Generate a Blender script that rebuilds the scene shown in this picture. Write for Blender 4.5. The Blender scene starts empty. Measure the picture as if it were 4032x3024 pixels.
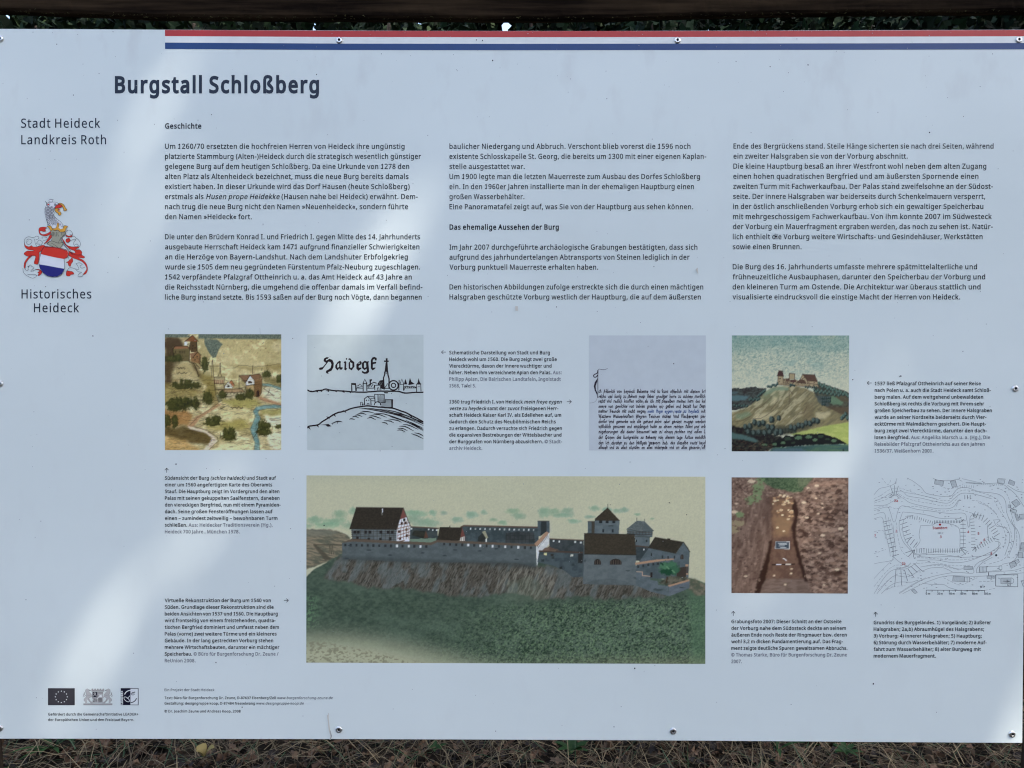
import bpy, math, random
import numpy as np
from mathutils import Vector, Matrix
from mathutils.geometry import tessellate_polygon

# ------------------------------------------------------------------ camera, sky, sun, exposure
sc = bpy.context.scene
COL = sc.collection
PITCH = math.radians(6.0)                 # the board leans back, the camera looks square at it
PX = 1.62 / 4032.0                        # metres on the board per unit of its layout grid
DIST = 0.81 / math.tan(math.radians(34.5))
BC = Vector((0.0, 0.0, 1.35))             # centre of the board face
AX = Vector((1, 0, 0))
AU = Vector((0, math.sin(PITCH), math.cos(PITCH)))
AN = Vector((0, -math.cos(PITCH), math.sin(PITCH)))   # out of the board face
cam_d = bpy.data.cameras.new('camera')
cam = bpy.data.objects.new('camera', cam_d)
COL.objects.link(cam)
cam.location = BC + AN * DIST
cam.rotation_euler = (math.radians(90) - PITCH, 0, 0)
cam_d.sensor_width = 36.0
cam_d.lens = 18.0 / math.tan(math.radians(34.5))
cam_d.clip_start = 0.02
cam_d.clip_end = 500
sc.camera = cam

SUN = Vector((0.47, -0.26, 0.84)).normalized()
world = bpy.data.worlds.new('World')
sc.world = world
world.use_nodes = True
nt = world.node_tree
bg = nt.nodes['Background']
sky = nt.nodes.new('ShaderNodeTexSky')
sky.sky_type = 'NISHITA'
sky.sun_disc = False
sky.sun_elevation = math.asin(SUN.z)
sky.sun_rotation = math.atan2(SUN.x, SUN.y)
sky.air_density = 1.0
sky.dust_density = 3.6
sky.ozone_density = 1.2
bg.inputs['Strength'].default_value = 0.15
nt.links.new(sky.outputs[0], bg.inputs['Color'])
sun_d = bpy.data.lights.new('sun', 'SUN')
sun_d.energy = 2.0
sun_d.angle = math.radians(0.5)
sun_d.color = (1.0, 0.95, 0.88)
sun = bpy.data.objects.new('sun', sun_d)
COL.objects.link(sun)
sun.rotation_euler = SUN.to_track_quat('Z', 'Y').to_euler()
sun.location = SUN * 20
sc.view_settings.view_transform = 'Standard'
sc.view_settings.look = 'None'
sc.view_settings.exposure = 1.96
sc.view_settings.gamma = 1.0
sc.view_settings.use_curve_mapping = False
sc.render.engine = 'CYCLES'
sc.cycles.use_denoising = True
sc.cycles.denoiser = 'OPENIMAGEDENOISE'
sc.cycles.denoising_prefilter = 'NONE'
sc.cycles.denoising_input_passes = 'RGB_ALBEDO_NORMAL'
sc.cycles.denoising_quality = 'HIGH'
sc.cycles.pixel_filter_type = 'BLACKMAN_HARRIS'
sc.cycles.filter_width = 1.15

ROOT = Vector((0.0, 0.06, 0.0))
def P(x, y, h=0.0):
    return BC + AX * ((x - 2016) * PX) + AU * ((1512 - y) * PX) + AN * h

# the light that falls on the printed face (seen white over paper white): turns seen print colours into ink colours
LIGHT = np.array([0.579, 0.634, 0.765])
def s2l(c):
    c = np.clip(np.asarray(c, float) / 255.0, 0, 1)
    return np.where(c <= 0.04045, c / 12.92, ((c + 0.055) / 1.055) ** 2.4)
def ink(c):
    return np.clip((s2l(c) - 0.016) / LIGHT, 0.006, 0.84)

# ------------------------------------------------------------------ materials
def new_mat(name, col=(0.5, 0.5, 0.5), rough=0.6, metal=0.0, spec=0.5):
    m = bpy.data.materials.new(name)
    m.use_nodes = True
    b = m.node_tree.nodes['Principled BSDF']
    b.inputs['Base Color'].default_value = (*[float(v) for v in col[:3]], 1)
    b.inputs['Roughness'].default_value = rough
    b.inputs['Metallic'].default_value = metal
    b.inputs['Specular IOR Level'].default_value = spec
    if rough == 0.3: b.inputs['Specular IOR Level'].default_value = 0.36
    return m, m.node_tree, b
def noise_col(m, nt_, b, c1, c2, scale, stretch=(1, 1, 1), lo=0.35, hi=0.65, detail=6, bump=0.0, dist=0.002):
    tc = nt_.nodes.new('ShaderNodeTexCoord')
    mp = nt_.nodes.new('ShaderNodeMapping')
    mp.inputs['Scale'].default_value = stretch
    nz = nt_.nodes.new('ShaderNodeTexNoise')
    nz.inputs['Scale'].default_value = scale
    nz.inputs['Detail'].default_value = detail
    rp = nt_.nodes.new('ShaderNodeValToRGB')
    rp.color_ramp.elements[0].position = lo
    rp.color_ramp.elements[1].position = hi
    rp.color_ramp.elements[0].color = (*c1, 1)
    rp.color_ramp.elements[1].color = (*c2, 1)
    nt_.links.new(tc.outputs['Object'], mp.inputs[0])
    nt_.links.new(mp.outputs[0], nz.inputs['Vector'])
    nt_.links.new(nz.outputs['Fac'], rp.inputs[0])
    nt_.links.new(rp.outputs[0], b.inputs['Base Color'])
    if bump:
        bp = nt_.nodes.new('ShaderNodeBump')
        bp.inputs['Strength'].default_value = bump
        bp.inputs['Distance'].default_value = dist
        nt_.links.new(nz.outputs['Fac'], bp.inputs['Height'])
        nt_.links.new(bp.outputs[0], b.inputs['Normal'])
    return rp
GLOSS = 0.3
_mc = {}
def ink_mat(name, seen):
    if name not in _mc:
        c = ink(seen)
        m, n, b = new_mat(name, c, GLOSS)
        c = [float(v) for v in c]
        noise_col(m, n, b, [v * 0.975 for v in c], [v * 1.02 for v in c], 60)
        _mc[name] = m
    return _mc[name]

def make_panel_mat():
    m, n, b = new_mat('coated_panel_white', (0.8, 0.8, 0.8), GLOSS)
    rp = noise_col(m, n, b, (0.735, 0.785, 0.735), (0.785, 0.835, 0.78), 3.0, (1, 1, 1.6), 0.3, 0.7, 4)
    # weathering grime: faint smears, densest just under the stripes
    tc = n.nodes.new('ShaderNodeTexCoord')
    nz = n.nodes.new('ShaderNodeTexNoise'); nz.inputs['Scale'].default_value = 26; nz.inputs['Detail'].default_value = 8
    mp = n.nodes.new('ShaderNodeMapping'); mp.inputs['Scale'].default_value = (1, 1, 0.45)
    n.links.new(tc.outputs['Object'], mp.inputs[0]); n.links.new(mp.outputs[0], nz.inputs['Vector'])
    sep = n.nodes.new('ShaderNodeSeparateXYZ'); n.links.new(tc.outputs['Object'], sep.inputs[0])
    mr = n.nodes.new('ShaderNodeMapRange')
    mr.inputs['From Min'].default_value = 1.70; mr.inputs['From Max'].default_value = 1.90
    mr.inputs['To Min'].default_value = 0.05; mr.inputs['To Max'].default_value = 0.20
    n.links.new(sep.outputs['Z'], mr.inputs['Value'])
    r2 = n.nodes.new('ShaderNodeValToRGB')
    r2.color_ramp.elements[0].position = 0.56; r2.color_ramp.elements[1].position = 0.74
    n.links.new(nz.outputs['Fac'], r2.inputs[0])
    mu = n.nodes.new('ShaderNodeMath'); mu.operation = 'MULTIPLY'
    n.links.new(r2.outputs[0], mu.inputs[0]); n.links.new(mr.outputs[0], mu.inputs[1])
    mx = n.nodes.new('ShaderNodeMix'); mx.data_type = 'RGBA'
    mx.inputs['B'].default_value = (0.45, 0.40, 0.38, 1)
    n.links.new(mu.outputs[0], mx.inputs['Factor'])
    n.links.new(rp.outputs[0], mx.inputs['A'])
    n.links.new(mx.outputs['Result'], b.inputs['Base Color'])
    return m
PANEL = make_panel_mat()
TXT = ink_mat('ink_black', (26, 30, 40))
TXG = ink_mat('ink_grey', (104, 110, 122))
TITLE = ink_mat('ink_title', (38, 43, 55))

# ------------------------------------------------------------------ glyphs (outlines of a humanist sans, cap height = 1)
GLYPHS = {
    'A': (895, [[763, 0, 643, 310, 246, 310, 127, 0, 0, 0, 391, 1004, 504, 1004, 894, 0], [493, 724, 479, 765, 460, 826, 445, 874, 431, 817, 415, 765, 402, 724, 289, 422, 605, 422]]),
    'B': (910, [[422, 1000, 586, 986, 705, 945, 777, 869, 801, 752, 779, 648, 715, 572, 611, 531, 611, 524, 725, 487, 805, 412, 835, 284, 793, 130, 673, 33, 487, 0, 136, 0, 136, 1000], [447, 574, 623, 616, 671, 738, 656, 809, 613, 856, 427, 892, 262, 892, 262, 574], [262, 469, 262, 106, 464, 106, 576, 119, 648, 158, 700, 294, 677, 387, 600, 447, 454, 469]]),
    'C': (885, [[564, 903, 420, 876, 311, 796, 242, 669, 218, 500, 257, 286, 372, 146, 563, 97, 688, 108, 803, 136, 803, 27, 687, -4, 545, -14, 405, 2, 290, 49, 200, 125, 137, 228, 85, 501, 117, 709, 209, 871, 360, 977, 566, 1014, 714, 999, 842, 955, 791, 849, 688, 887]]),
    'D': (1022, [[937, 510, 921, 355, 875, 228, 799, 129, 696, 57, 415, 0, 136, 0, 136, 1000, 444, 1000, 706, 944, 804, 875, 877, 779], [804, 506, 760, 724, 631, 851, 426, 892, 262, 892, 262, 108, 398, 108, 575, 133, 702, 208, 779, 332]]),
    'E': (779, [[695, 0, 136, 0, 136, 1000, 695, 1000, 695, 889, 262, 889, 262, 577, 669, 577, 669, 468, 262, 468, 262, 111, 695, 111]]),
    'F': (727, [[262, 0, 136, 0, 136, 1000, 695, 1000, 695, 889, 262, 889, 262, 535, 668, 535, 668, 424, 262, 424]]),
    'G': (1020, [[570, 528, 916, 528, 916, 38, 752, -1, 564, -14, 421, 2, 303, 48, 209, 124, 141, 226, 85, 500, 147, 772, 222, 874, 324, 950, 452, 998, 604, 1014, 763, 999, 902, 955, 854, 846, 735, 887, 597, 903, 392, 854, 262, 715, 217, 500, 256, 289, 377, 146, 594, 95, 706, 102, 790, 119, 790, 416, 570, 416]]),
    'H': (1038, [[901, 0, 775, 0, 775, 466, 262, 466, 262, 0, 136, 0, 136, 1000, 262, 1000, 262, 577, 775, 577, 775, 1000, 901, 1000]]),
    'I': (475, [[417, 0, 56, 0, 56, 73, 174, 99, 174, 899, 56, 927, 56, 1000, 417, 1000, 417, 927, 300, 899, 300, 99, 417, 73]]),
    'J': (382, [[-6, -266, -64, -261, -109, -248, -109, -141, -62, -151, -8, -155, 58, -141, 109, -92, 129, 6, 129, 1000, 255, 1000, 255, 15, 223, -144, 132, -236]]),
    'K': (867, [[867, 0, 718, 0, 364, 478, 262, 388, 262, 0, 136, 0, 136, 1000, 262, 1000, 262, 507, 347, 602, 434, 697, 704, 1000, 852, 1000, 455, 564]]),
    'L': (734, [[136, 0, 136, 1000, 262, 1000, 262, 112, 699, 112, 699, 0]]),
    'M': (1270, [[577, 0, 248, 877, 242, 877, 247, 805, 251, 711, 252, 606, 252, 0, 136, 0, 136, 1000, 322, 1000, 630, 181, 636, 181, 950, 1000, 1134, 1000, 1134, 0, 1010, 0, 1010, 615, 1011, 712, 1015, 803, 1020, 875, 1014, 875, 681, 0]]),
    'N': (1064, [[929, 0, 782, 0, 246, 831, 241, 831, 246, 754, 250, 660, 252, 559, 252, 0, 136, 0, 136, 1000, 282, 1000, 815, 172, 821, 172, 817, 239, 813, 338, 811, 436, 811, 1000, 929, 1000]]),
    'O': (1094, [[1008, 501, 979, 291, 891, 127, 747, 22, 548, -14, 343, 23, 199, 128, 113, 291, 85, 503, 136, 772, 199, 874, 289, 951, 406, 999, 549, 1015, 687, 999, 801, 952, 891, 875, 956, 772], [218, 501, 254, 284, 362, 144, 548, 95, 733, 144, 840, 284, 875, 501, 856, 670, 797, 798, 696, 878, 549, 905, 362, 856, 254, 718]]),
    'P': (847, [[401, 1000, 570, 981, 686, 923, 754, 830, 776, 706, 756, 588, 689, 486, 566, 415, 377, 389, 262, 389, 262, 0, 136, 0, 136, 1000], [389, 892, 262, 892, 262, 497, 363, 497, 521, 518, 615, 583, 646, 700, 630, 785, 584, 845]]),
    'Q': (1094, [[1008, 501, 975, 280, 878, 112, 717, 11, 957, -238, 776, -238, 583, -13, 565, -13, 548, -14, 343, 23, 199, 128, 113, 291, 85, 503, 136, 772, 199, 874, 289, 951, 406, 999, 549, 1015, 687, 999, 801, 952, 891, 875, 956, 772], [218, 501, 254, 284, 362, 144, 548, 95, 733, 144, 840, 284, 875, 501, 856, 670, 797, 798, 696, 878, 549, 905, 362, 856, 254, 718]]),
    'R': (871, [[412, 1000, 617, 968, 737, 874, 776, 716, 746, 583, 672, 498, 576, 448, 850, 0, 703, 0, 461, 413, 262, 413, 262, 0, 136, 0, 136, 1000], [405, 891, 262, 891, 262, 520, 412, 520, 590, 568, 646, 710, 620, 815, 541, 873]]),
    'S': (769, [[703, 268, 660, 116, 536, 20, 346, -14, 239, -8, 146, 8, 71, 34, 71, 154, 197, 113, 352, 95, 476, 115, 552, 171, 577, 256, 556, 339, 484, 401, 342, 462, 229, 513, 148, 576, 100, 655, 84, 759, 125, 896, 237, 983, 403, 1014, 555, 999, 679, 958, 640, 850, 527, 888, 401, 903, 296, 885, 232, 834, 211, 758, 232, 674, 301, 613, 430, 556, 579, 487, 672, 398]]),
    'T': (779, [[452, 0, 326, 0, 326, 889, 14, 889, 14, 1000, 763, 1000, 763, 889, 452, 889]]),
    'U': (1024, [[896, 353, 854, 166, 726, 34, 507, -14, 343, 11, 223, 88, 150, 205, 126, 356, 126, 1000, 252, 1000, 252, 352, 268, 243, 317, 162, 399, 112, 514, 95, 662, 128, 745, 219, 772, 353, 772, 1000, 896, 1000]]),
    'V': (840, [[840, 1000, 483, 0, 357, 0, 0, 1000, 132, 1000, 357, 359, 384, 280, 404, 208, 420, 140, 436, 209, 457, 282, 483, 361, 707, 1000]]),
    'W': (1303, [[1284, 1000, 1018, 0, 891, 0, 696, 655, 679, 716, 664, 775, 652, 823, 646, 853, 641, 823, 630, 775, 616, 715, 598, 651, 409, 0, 282, 0, 17, 1000, 148, 1000, 304, 389, 319, 326, 333, 264, 343, 206, 352, 151, 361, 209, 373, 270, 388, 333, 405, 396, 581, 1000, 711, 1000, 895, 392, 913, 327, 929, 263, 940, 204, 950, 151, 961, 225, 978, 305, 999, 391, 1153, 1000]]),
    'X': (821, [[815, 0, 672, 0, 408, 434, 139, 0, 6, 0, 338, 521, 27, 1000, 167, 1000, 412, 608, 658, 1000, 791, 1000, 482, 524]]),
    'Y': (793, [[396, 508, 657, 1000, 793, 1000, 459, 388, 459, 0, 333, 0, 333, 382, 0, 1000, 137, 1000]]),
    'Z': (801, [[746, 0, 53, 0, 53, 95, 580, 888, 70, 888, 70, 1000, 732, 1000, 732, 905, 206, 112, 746, 112]]),
    'a': (786, [[403, 763, 523, 748, 606, 703, 656, 625, 672, 511, 672, 0, 583, 0, 559, 106, 553, 106, 487, 39, 408, -1, 301, -14, 180, 10, 95, 83, 64, 209, 86, 308, 153, 382, 265, 429, 424, 448, 552, 452, 552, 497, 511, 627, 396, 664, 284, 646, 185, 606, 147, 699, 263, 744], [440, 363, 246, 318, 192, 207, 230, 115, 329, 85, 487, 138, 535, 205, 550, 300, 550, 367]]),
    'b': (861, [[242, 805, 240, 716, 235, 651, 242, 651, 331, 731, 475, 763, 601, 739, 700, 666, 763, 545, 784, 375, 746, 160, 637, 29, 475, -14, 331, 18, 242, 95, 232, 95, 207, 0, 119, 0, 119, 1064, 242, 1064], [454, 661, 328, 631, 262, 539, 242, 380, 242, 374, 288, 162, 353, 107, 457, 88, 545, 107, 607, 162, 657, 377, 607, 590, 544, 643]]),
    'c': (672, [[420, -14, 243, 27, 121, 153, 77, 371, 123, 597, 249, 724, 429, 765, 539, 753, 626, 724, 588, 622, 510, 646, 426, 657, 301, 625, 228, 529, 204, 373, 228, 220, 300, 125, 419, 92, 527, 105, 613, 136, 613, 27, 530, -4]]),
    'd': (861, [[385, -14, 259, 10, 161, 83, 98, 205, 77, 374, 98, 544, 162, 666, 260, 740, 387, 765, 489, 750, 564, 710, 619, 654, 627, 654, 623, 708, 619, 765, 619, 1064, 742, 1064, 742, 0, 643, 0, 625, 101, 619, 101, 564, 43, 488, 1], [405, 88, 506, 105, 572, 153, 620, 350, 620, 373, 574, 588, 508, 644, 403, 662, 316, 643, 254, 583, 204, 371, 254, 162, 317, 107]]),
    'e': (790, [[409, 765, 575, 723, 681, 604, 718, 426, 718, 352, 204, 352, 222, 239, 270, 158, 344, 108, 444, 91, 571, 104, 685, 143, 685, 35, 571, -2, 438, -14, 250, 29, 123, 159, 77, 370, 118, 581, 235, 717], [408, 664, 268, 607, 207, 450, 590, 450, 570, 562, 511, 637]]),
    'f': (482, [[465, 655, 276, 655, 276, 0, 153, 0, 153, 655, 21, 655, 21, 713, 153, 755, 153, 798, 181, 955, 265, 1043, 396, 1071, 478, 1064, 542, 1046, 510, 950, 458, 964, 398, 971, 306, 929, 276, 800, 276, 751, 465, 751]]),
    'g': (861, [[385, 765, 519, 737, 620, 651, 627, 651, 644, 751, 742, 751, 742, -13, 706, -191, 595, -300, 406, -336, 257, -324, 136, -289, 136, -175, 261, -218, 413, -234, 565, -177, 620, -22, 620, 7, 622, 55, 625, 99, 619, 99, 522, 14, 387, -14, 257, 12, 159, 88, 98, 211, 77, 374, 98, 535, 159, 659, 256, 738], [402, 661, 295, 627, 228, 529, 204, 373, 256, 160, 318, 105, 405, 87, 503, 102, 570, 148, 609, 228, 622, 345, 622, 374, 599, 539, 527, 632]]),
    'h': (866, [[242, 752, 240, 697, 235, 647, 244, 647, 304, 711, 385, 750, 478, 763, 630, 735, 721, 646, 752, 489, 752, 0, 630, 0, 630, 480, 590, 616, 462, 661, 331, 630, 263, 537, 242, 388, 242, 0, 119, 0, 119, 1064, 242, 1064]]),
    'i': (361, [[242, 751, 242, 0, 119, 0, 119, 751], [182, 1032, 232, 1013, 254, 954, 232, 895, 182, 875, 130, 895, 109, 954, 130, 1013]]),
    'j': (361, [[31, -336, -31, -331, -77, -319, -77, -220, -34, -230, 15, -234, 90, -209, 119, -116, 119, 751, 242, 751, 242, -112, 220, -232, 151, -310], [109, 954, 130, 1013, 182, 1032, 232, 1013, 254, 954, 232, 895, 182, 875, 130, 895]]),
    'k': (748, [[241, 508, 239, 450, 235, 387, 241, 387, 266, 419, 300, 461, 331, 497, 570, 751, 714, 751, 410, 430, 735, 0, 587, 0, 326, 350, 241, 276, 241, 0, 119, 0, 119, 1064, 241, 1064]]),
    'l': (361, [[242, 0, 119, 0, 119, 1064, 242, 1064]]),
    'm': (1310, [[943, 765, 1054, 748, 1133, 700, 1180, 614, 1196, 489, 1196, 0, 1074, 0, 1074, 483, 1037, 616, 922, 661, 828, 645, 765, 598, 718, 415, 718, 0, 597, 0, 597, 483, 580, 582, 529, 641, 443, 661, 324, 630, 261, 538, 242, 389, 242, 0, 119, 0, 119, 751, 218, 751, 237, 648, 244, 648, 302, 714, 378, 752, 465, 765, 610, 734, 695, 639, 702, 639, 805, 734]]),
    'n': (866, [[480, 765, 598, 748, 683, 700, 735, 614, 752, 489, 752, 0, 630, 0, 630, 480, 590, 616, 462, 661, 357, 644, 290, 591, 242, 389, 242, 0, 119, 0, 119, 751, 218, 751, 237, 648, 244, 648, 306, 714, 388, 752]]),
    'o': (847, [[772, 377, 747, 211, 677, 88, 567, 12, 422, -14, 284, 12, 175, 88, 103, 211, 77, 377, 119, 588, 239, 719, 426, 765, 606, 719, 728, 588], [204, 377, 228, 223, 300, 123, 424, 88, 549, 123, 621, 223, 644, 377, 620, 529, 548, 627, 423, 661, 324, 642, 256, 585]]),
    'p': (861, [[476, 765, 601, 741, 700, 668, 763, 547, 784, 377, 746, 162, 638, 30, 475, -14, 373, 1, 296, 41, 242, 95, 234, 95, 239, 35, 242, -28, 242, -336, 119, -336, 119, 751, 220, 751, 237, 648, 242, 648, 296, 707, 372, 749], [454, 661, 332, 632, 265, 546, 242, 401, 242, 377, 262, 220, 328, 122, 457, 88, 569, 126, 635, 229, 657, 378, 607, 584, 544, 642]]),
    'q': (861, [[619, -15, 620, 43, 626, 101, 618, 101, 529, 20, 382, -14, 259, 10, 162, 83, 98, 205, 77, 374, 116, 590, 225, 721, 387, 765, 531, 731, 620, 648, 626, 648, 644, 751, 742, 751, 742, -336, 619, -336], [406, 88, 530, 116, 598, 202, 620, 347, 620, 373, 573, 589, 507, 644, 403, 662, 315, 643, 254, 583, 204, 371, 254, 163, 317, 107]]),
    'r': (578, [[469, 765, 515, 763, 557, 756, 542, 643, 502, 650, 461, 653, 378, 634, 308, 583, 260, 504, 242, 401, 242, 0, 119, 0, 119, 751, 220, 751, 234, 613, 239, 613, 297, 690, 374, 744]]),
    's': (671, [[608, 207, 571, 85, 468, 11, 308, -14, 173, -1, 73, 34, 73, 146, 181, 104, 311, 85, 447, 116, 489, 196, 473, 246, 418, 291, 304, 342, 179, 398, 99, 465, 71, 566, 91, 650, 149, 713, 353, 765, 481, 751, 592, 714, 550, 616, 451, 650, 345, 664, 229, 639, 189, 573, 207, 520, 268, 478, 382, 430, 504, 375, 581, 307]]),
    't': (506, [[370, 87, 427, 92, 475, 102, 475, 8, 419, -8, 349, -14, 240, 6, 160, 77, 129, 218, 129, 655, 22, 655, 22, 714, 130, 763, 179, 923, 252, 923, 252, 751, 469, 751, 469, 655, 252, 655, 252, 221, 285, 120]]),
    'u': (866, [[746, 751, 746, 0, 646, 0, 627, 99, 622, 99, 560, 35, 478, -2, 384, -14, 233, 15, 141, 104, 111, 259, 111, 751, 235, 751, 235, 268, 276, 133, 402, 88, 534, 120, 603, 212, 623, 360, 623, 751]]),
    'v': (711, [[284, 0, 0, 751, 132, 751, 291, 308, 315, 239, 338, 167, 352, 109, 357, 109, 373, 168, 397, 241, 420, 308, 580, 751, 711, 751, 426, 0]]),
    'w': (1101, [[604, 424, 587, 482, 572, 537, 560, 585, 552, 623, 546, 623, 539, 585, 527, 536, 513, 481, 496, 423, 361, 1, 221, 1, 15, 752, 143, 752, 246, 352, 268, 270, 285, 191, 296, 127, 301, 127, 311, 169, 323, 223, 337, 279, 352, 329, 485, 752, 619, 752, 748, 329, 768, 261, 787, 190, 798, 129, 804, 129, 814, 188, 833, 267, 854, 352, 959, 752, 1085, 752, 877, 1, 732, 1]]),
    'x': (741, [[297, 384, 38, 751, 178, 751, 371, 468, 563, 751, 702, 751, 443, 384, 716, 0, 576, 0, 371, 300, 164, 0, 25, 0]]),
    'y': (714, [[1, 751, 133, 751, 296, 324, 321, 251, 343, 183, 359, 119, 364, 119, 391, 211, 429, 325, 581, 751, 714, 751, 391, -104, 328, -226, 242, -307, 118, -336, 59, -333, 15, -325, 15, -227, 53, -232, 98, -235, 173, -219, 227, -173, 265, -102, 304, -3]]),
    'z': (658, [[604, 0, 55, 0, 55, 81, 458, 655, 78, 655, 78, 751, 594, 751, 594, 658, 196, 95, 604, 95]]),
    '0': (801, [[732, 501, 714, 284, 656, 123, 553, 21, 399, -14, 297, 1, 214, 48, 104, 225, 69, 501, 102, 779, 207, 954, 292, 1000, 399, 1015, 585, 954, 696, 779], [192, 501, 212, 273, 278, 137, 399, 91, 520, 136, 587, 272, 608, 501, 587, 729, 520, 865, 399, 910, 278, 865, 212, 729]]),
    '1': (801, [[497, 0, 377, 0, 377, 699, 377, 768, 380, 820, 382, 871, 342, 833, 296, 794, 189, 707, 125, 790, 395, 1000, 497, 1000]]),
    '2': (801, [[728, 0, 67, 0, 67, 102, 329, 367, 457, 501, 535, 617, 562, 741, 513, 866, 385, 909, 257, 884, 144, 814, 78, 896, 165, 957, 267, 999, 385, 1014, 546, 982, 651, 890, 688, 748, 655, 601, 566, 466, 431, 324, 223, 118, 223, 112, 728, 112]]),
    '3': (801, [[690, 766, 665, 650, 593, 570, 483, 527, 483, 521, 662, 445, 721, 284, 681, 130, 555, 24, 338, -14, 192, -2, 63, 41, 63, 155, 199, 107, 339, 90, 533, 142, 592, 287, 560, 389, 464, 445, 312, 464, 216, 464, 216, 569, 314, 569, 452, 592, 536, 659, 564, 758, 515, 870, 382, 910, 286, 900, 205, 870, 130, 826, 69, 910, 201, 983, 381, 1014, 518, 996, 614, 944, 671, 864]]),
    '4': (801, [[773, 227, 627, 227, 627, 0, 508, 0, 508, 227, 29, 227, 29, 332, 500, 1006, 627, 1006, 627, 338, 773, 338], [508, 338, 508, 870, 150, 338]]),
    '5': (801, [[385, 613, 563, 578, 680, 478, 721, 319, 676, 141, 548, 26, 347, -14, 202, 0, 88, 41, 88, 157, 211, 109, 349, 91, 478, 114, 564, 186, 595, 307, 580, 393, 535, 457, 345, 510, 255, 503, 174, 489, 112, 528, 150, 1000, 651, 1000, 651, 888, 255, 888, 231, 598, 296, 608]]),
    '6': (801, [[77, 427, 89, 598, 130, 757, 211, 890, 342, 981, 535, 1014, 600, 1011, 658, 1001, 658, 896, 602, 909, 538, 913, 377, 881, 275, 793, 221, 664, 200, 508, 209, 508, 262, 569, 340, 611, 445, 626, 597, 590, 699, 487, 735, 322, 696, 143, 586, 27, 417, -14, 284, 13, 176, 94, 103, 232], [416, 90, 559, 146, 600, 219, 613, 322, 565, 473, 420, 529, 305, 502, 229, 433, 202, 346, 215, 255, 256, 172, 323, 112]]),
    '7': (801, [[190, 0, 601, 888, 62, 888, 62, 1000, 732, 1000, 732, 905, 326, 0]]),
    '8': (801, [[399, 1014, 555, 987, 660, 906, 699, 775, 673, 669, 604, 590, 508, 529, 620, 463, 701, 377, 731, 259, 690, 114, 576, 20, 403, -14, 221, 18, 107, 110, 69, 255, 97, 374, 174, 461, 276, 522, 187, 586, 124, 668, 101, 776, 140, 905, 246, 986], [189, 254, 241, 132, 401, 84, 557, 132, 611, 258, 585, 344, 512, 410, 401, 464, 378, 472, 275, 415, 211, 345], [398, 915, 271, 877, 221, 770, 246, 683, 312, 624, 405, 577, 492, 623, 554, 684, 577, 770, 528, 877]]),
    '9': (801, [[728, 573, 716, 403, 675, 243, 594, 110, 462, 19, 269, -14, 204, -11, 143, 0, 143, 105, 202, 92, 266, 87, 428, 119, 529, 207, 584, 335, 604, 490, 595, 490, 542, 431, 464, 389, 357, 374, 207, 410, 106, 513, 70, 676, 110, 857, 221, 973, 389, 1014, 522, 987, 630, 905, 702, 768], [389, 910, 247, 853, 206, 780, 192, 678, 239, 526, 384, 471, 500, 498, 576, 567, 604, 654, 590, 744, 550, 828, 483, 888]]),
    'ä': (786, [[403, 763, 523, 748, 606, 703, 656, 625, 672, 511, 672, 0, 583, 0, 559, 106, 553, 106, 487, 39, 408, -1, 301, -14, 180, 10, 95, 83, 64, 209, 86, 308, 153, 382, 265, 429, 424, 448, 552, 452, 552, 497, 511, 627, 396, 664, 284, 646, 185, 606, 147, 699, 263, 744], [440, 363, 246, 318, 192, 207, 230, 115, 329, 85, 487, 138, 535, 205, 550, 300, 550, 367], [197, 954, 217, 1006, 263, 1022, 310, 1006, 329, 954, 310, 901, 263, 884, 217, 901], [461, 954, 480, 1006, 525, 1022, 571, 1006, 591, 954, 571, 901, 525, 884, 480, 901]]),
    'ö': (847, [[772, 377, 747, 211, 677, 88, 567, 12, 422, -14, 284, 12, 175, 88, 103, 211, 77, 377, 119, 588, 239, 719, 426, 765, 606, 719, 728, 588], [204, 377, 228, 223, 300, 123, 424, 88, 549, 123, 621, 223, 644, 377, 620, 529, 548, 627, 423, 661, 324, 642, 256, 585], [228, 954, 248, 1006, 294, 1022, 340, 1006, 360, 954, 340, 901, 294, 884, 248, 901], [492, 954, 511, 1006, 556, 1022, 602, 1006, 622, 954, 602, 901, 556, 884, 511, 901]]),
    'ü': (866, [[746, 751, 746, 0, 646, 0, 627, 99, 622, 99, 560, 35, 478, -2, 384, -14, 233, 15, 141, 104, 111, 259, 111, 751, 235, 751, 235, 268, 276, 133, 402, 88, 534, 120, 603, 212, 623, 360, 623, 751], [237, 954, 256, 1006, 303, 1022, 349, 1006, 368, 954, 349, 901, 303, 884, 256, 901], [500, 954, 519, 1006, 564, 1022, 611, 1006, 630, 954, 611, 901, 564, 884, 519, 901]]),
    'Ä': (895, [[763, 0, 643, 310, 246, 310, 127, 0, 0, 0, 391, 1004, 504, 1004, 894, 0], [493, 724, 479, 765, 460, 826, 445, 874, 431, 817, 415, 765, 402, 724, 289, 422, 605, 422], [249, 1203, 269, 1256, 315, 1272, 361, 1256, 381, 1203, 361, 1151, 315, 1133, 269, 1151], [513, 1203, 532, 1256, 577, 1272, 623, 1256, 643, 1203, 623, 1151, 577, 1133, 532, 1151]]),
    'Ö': (1094, [[1008, 501, 979, 291, 891, 127, 747, 22, 548, -14, 343, 23, 199, 128, 113, 291, 85, 503, 136, 772, 199, 874, 289, 951, 406, 999, 549, 1015, 687, 999, 801, 952, 891, 875, 956, 772], [218, 501, 254, 284, 362, 144, 548, 95, 733, 144, 840, 284, 875, 501, 856, 670, 797, 798, 696, 878, 549, 905, 362, 856, 254, 718], [352, 1203, 371, 1256, 417, 1272, 464, 1256, 483, 1203, 464, 1151, 417, 1133, 371, 1151], [615, 1203, 634, 1256, 679, 1272, 725, 1256, 745, 1203, 725, 1151, 679, 1133, 634, 1151]]),
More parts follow.
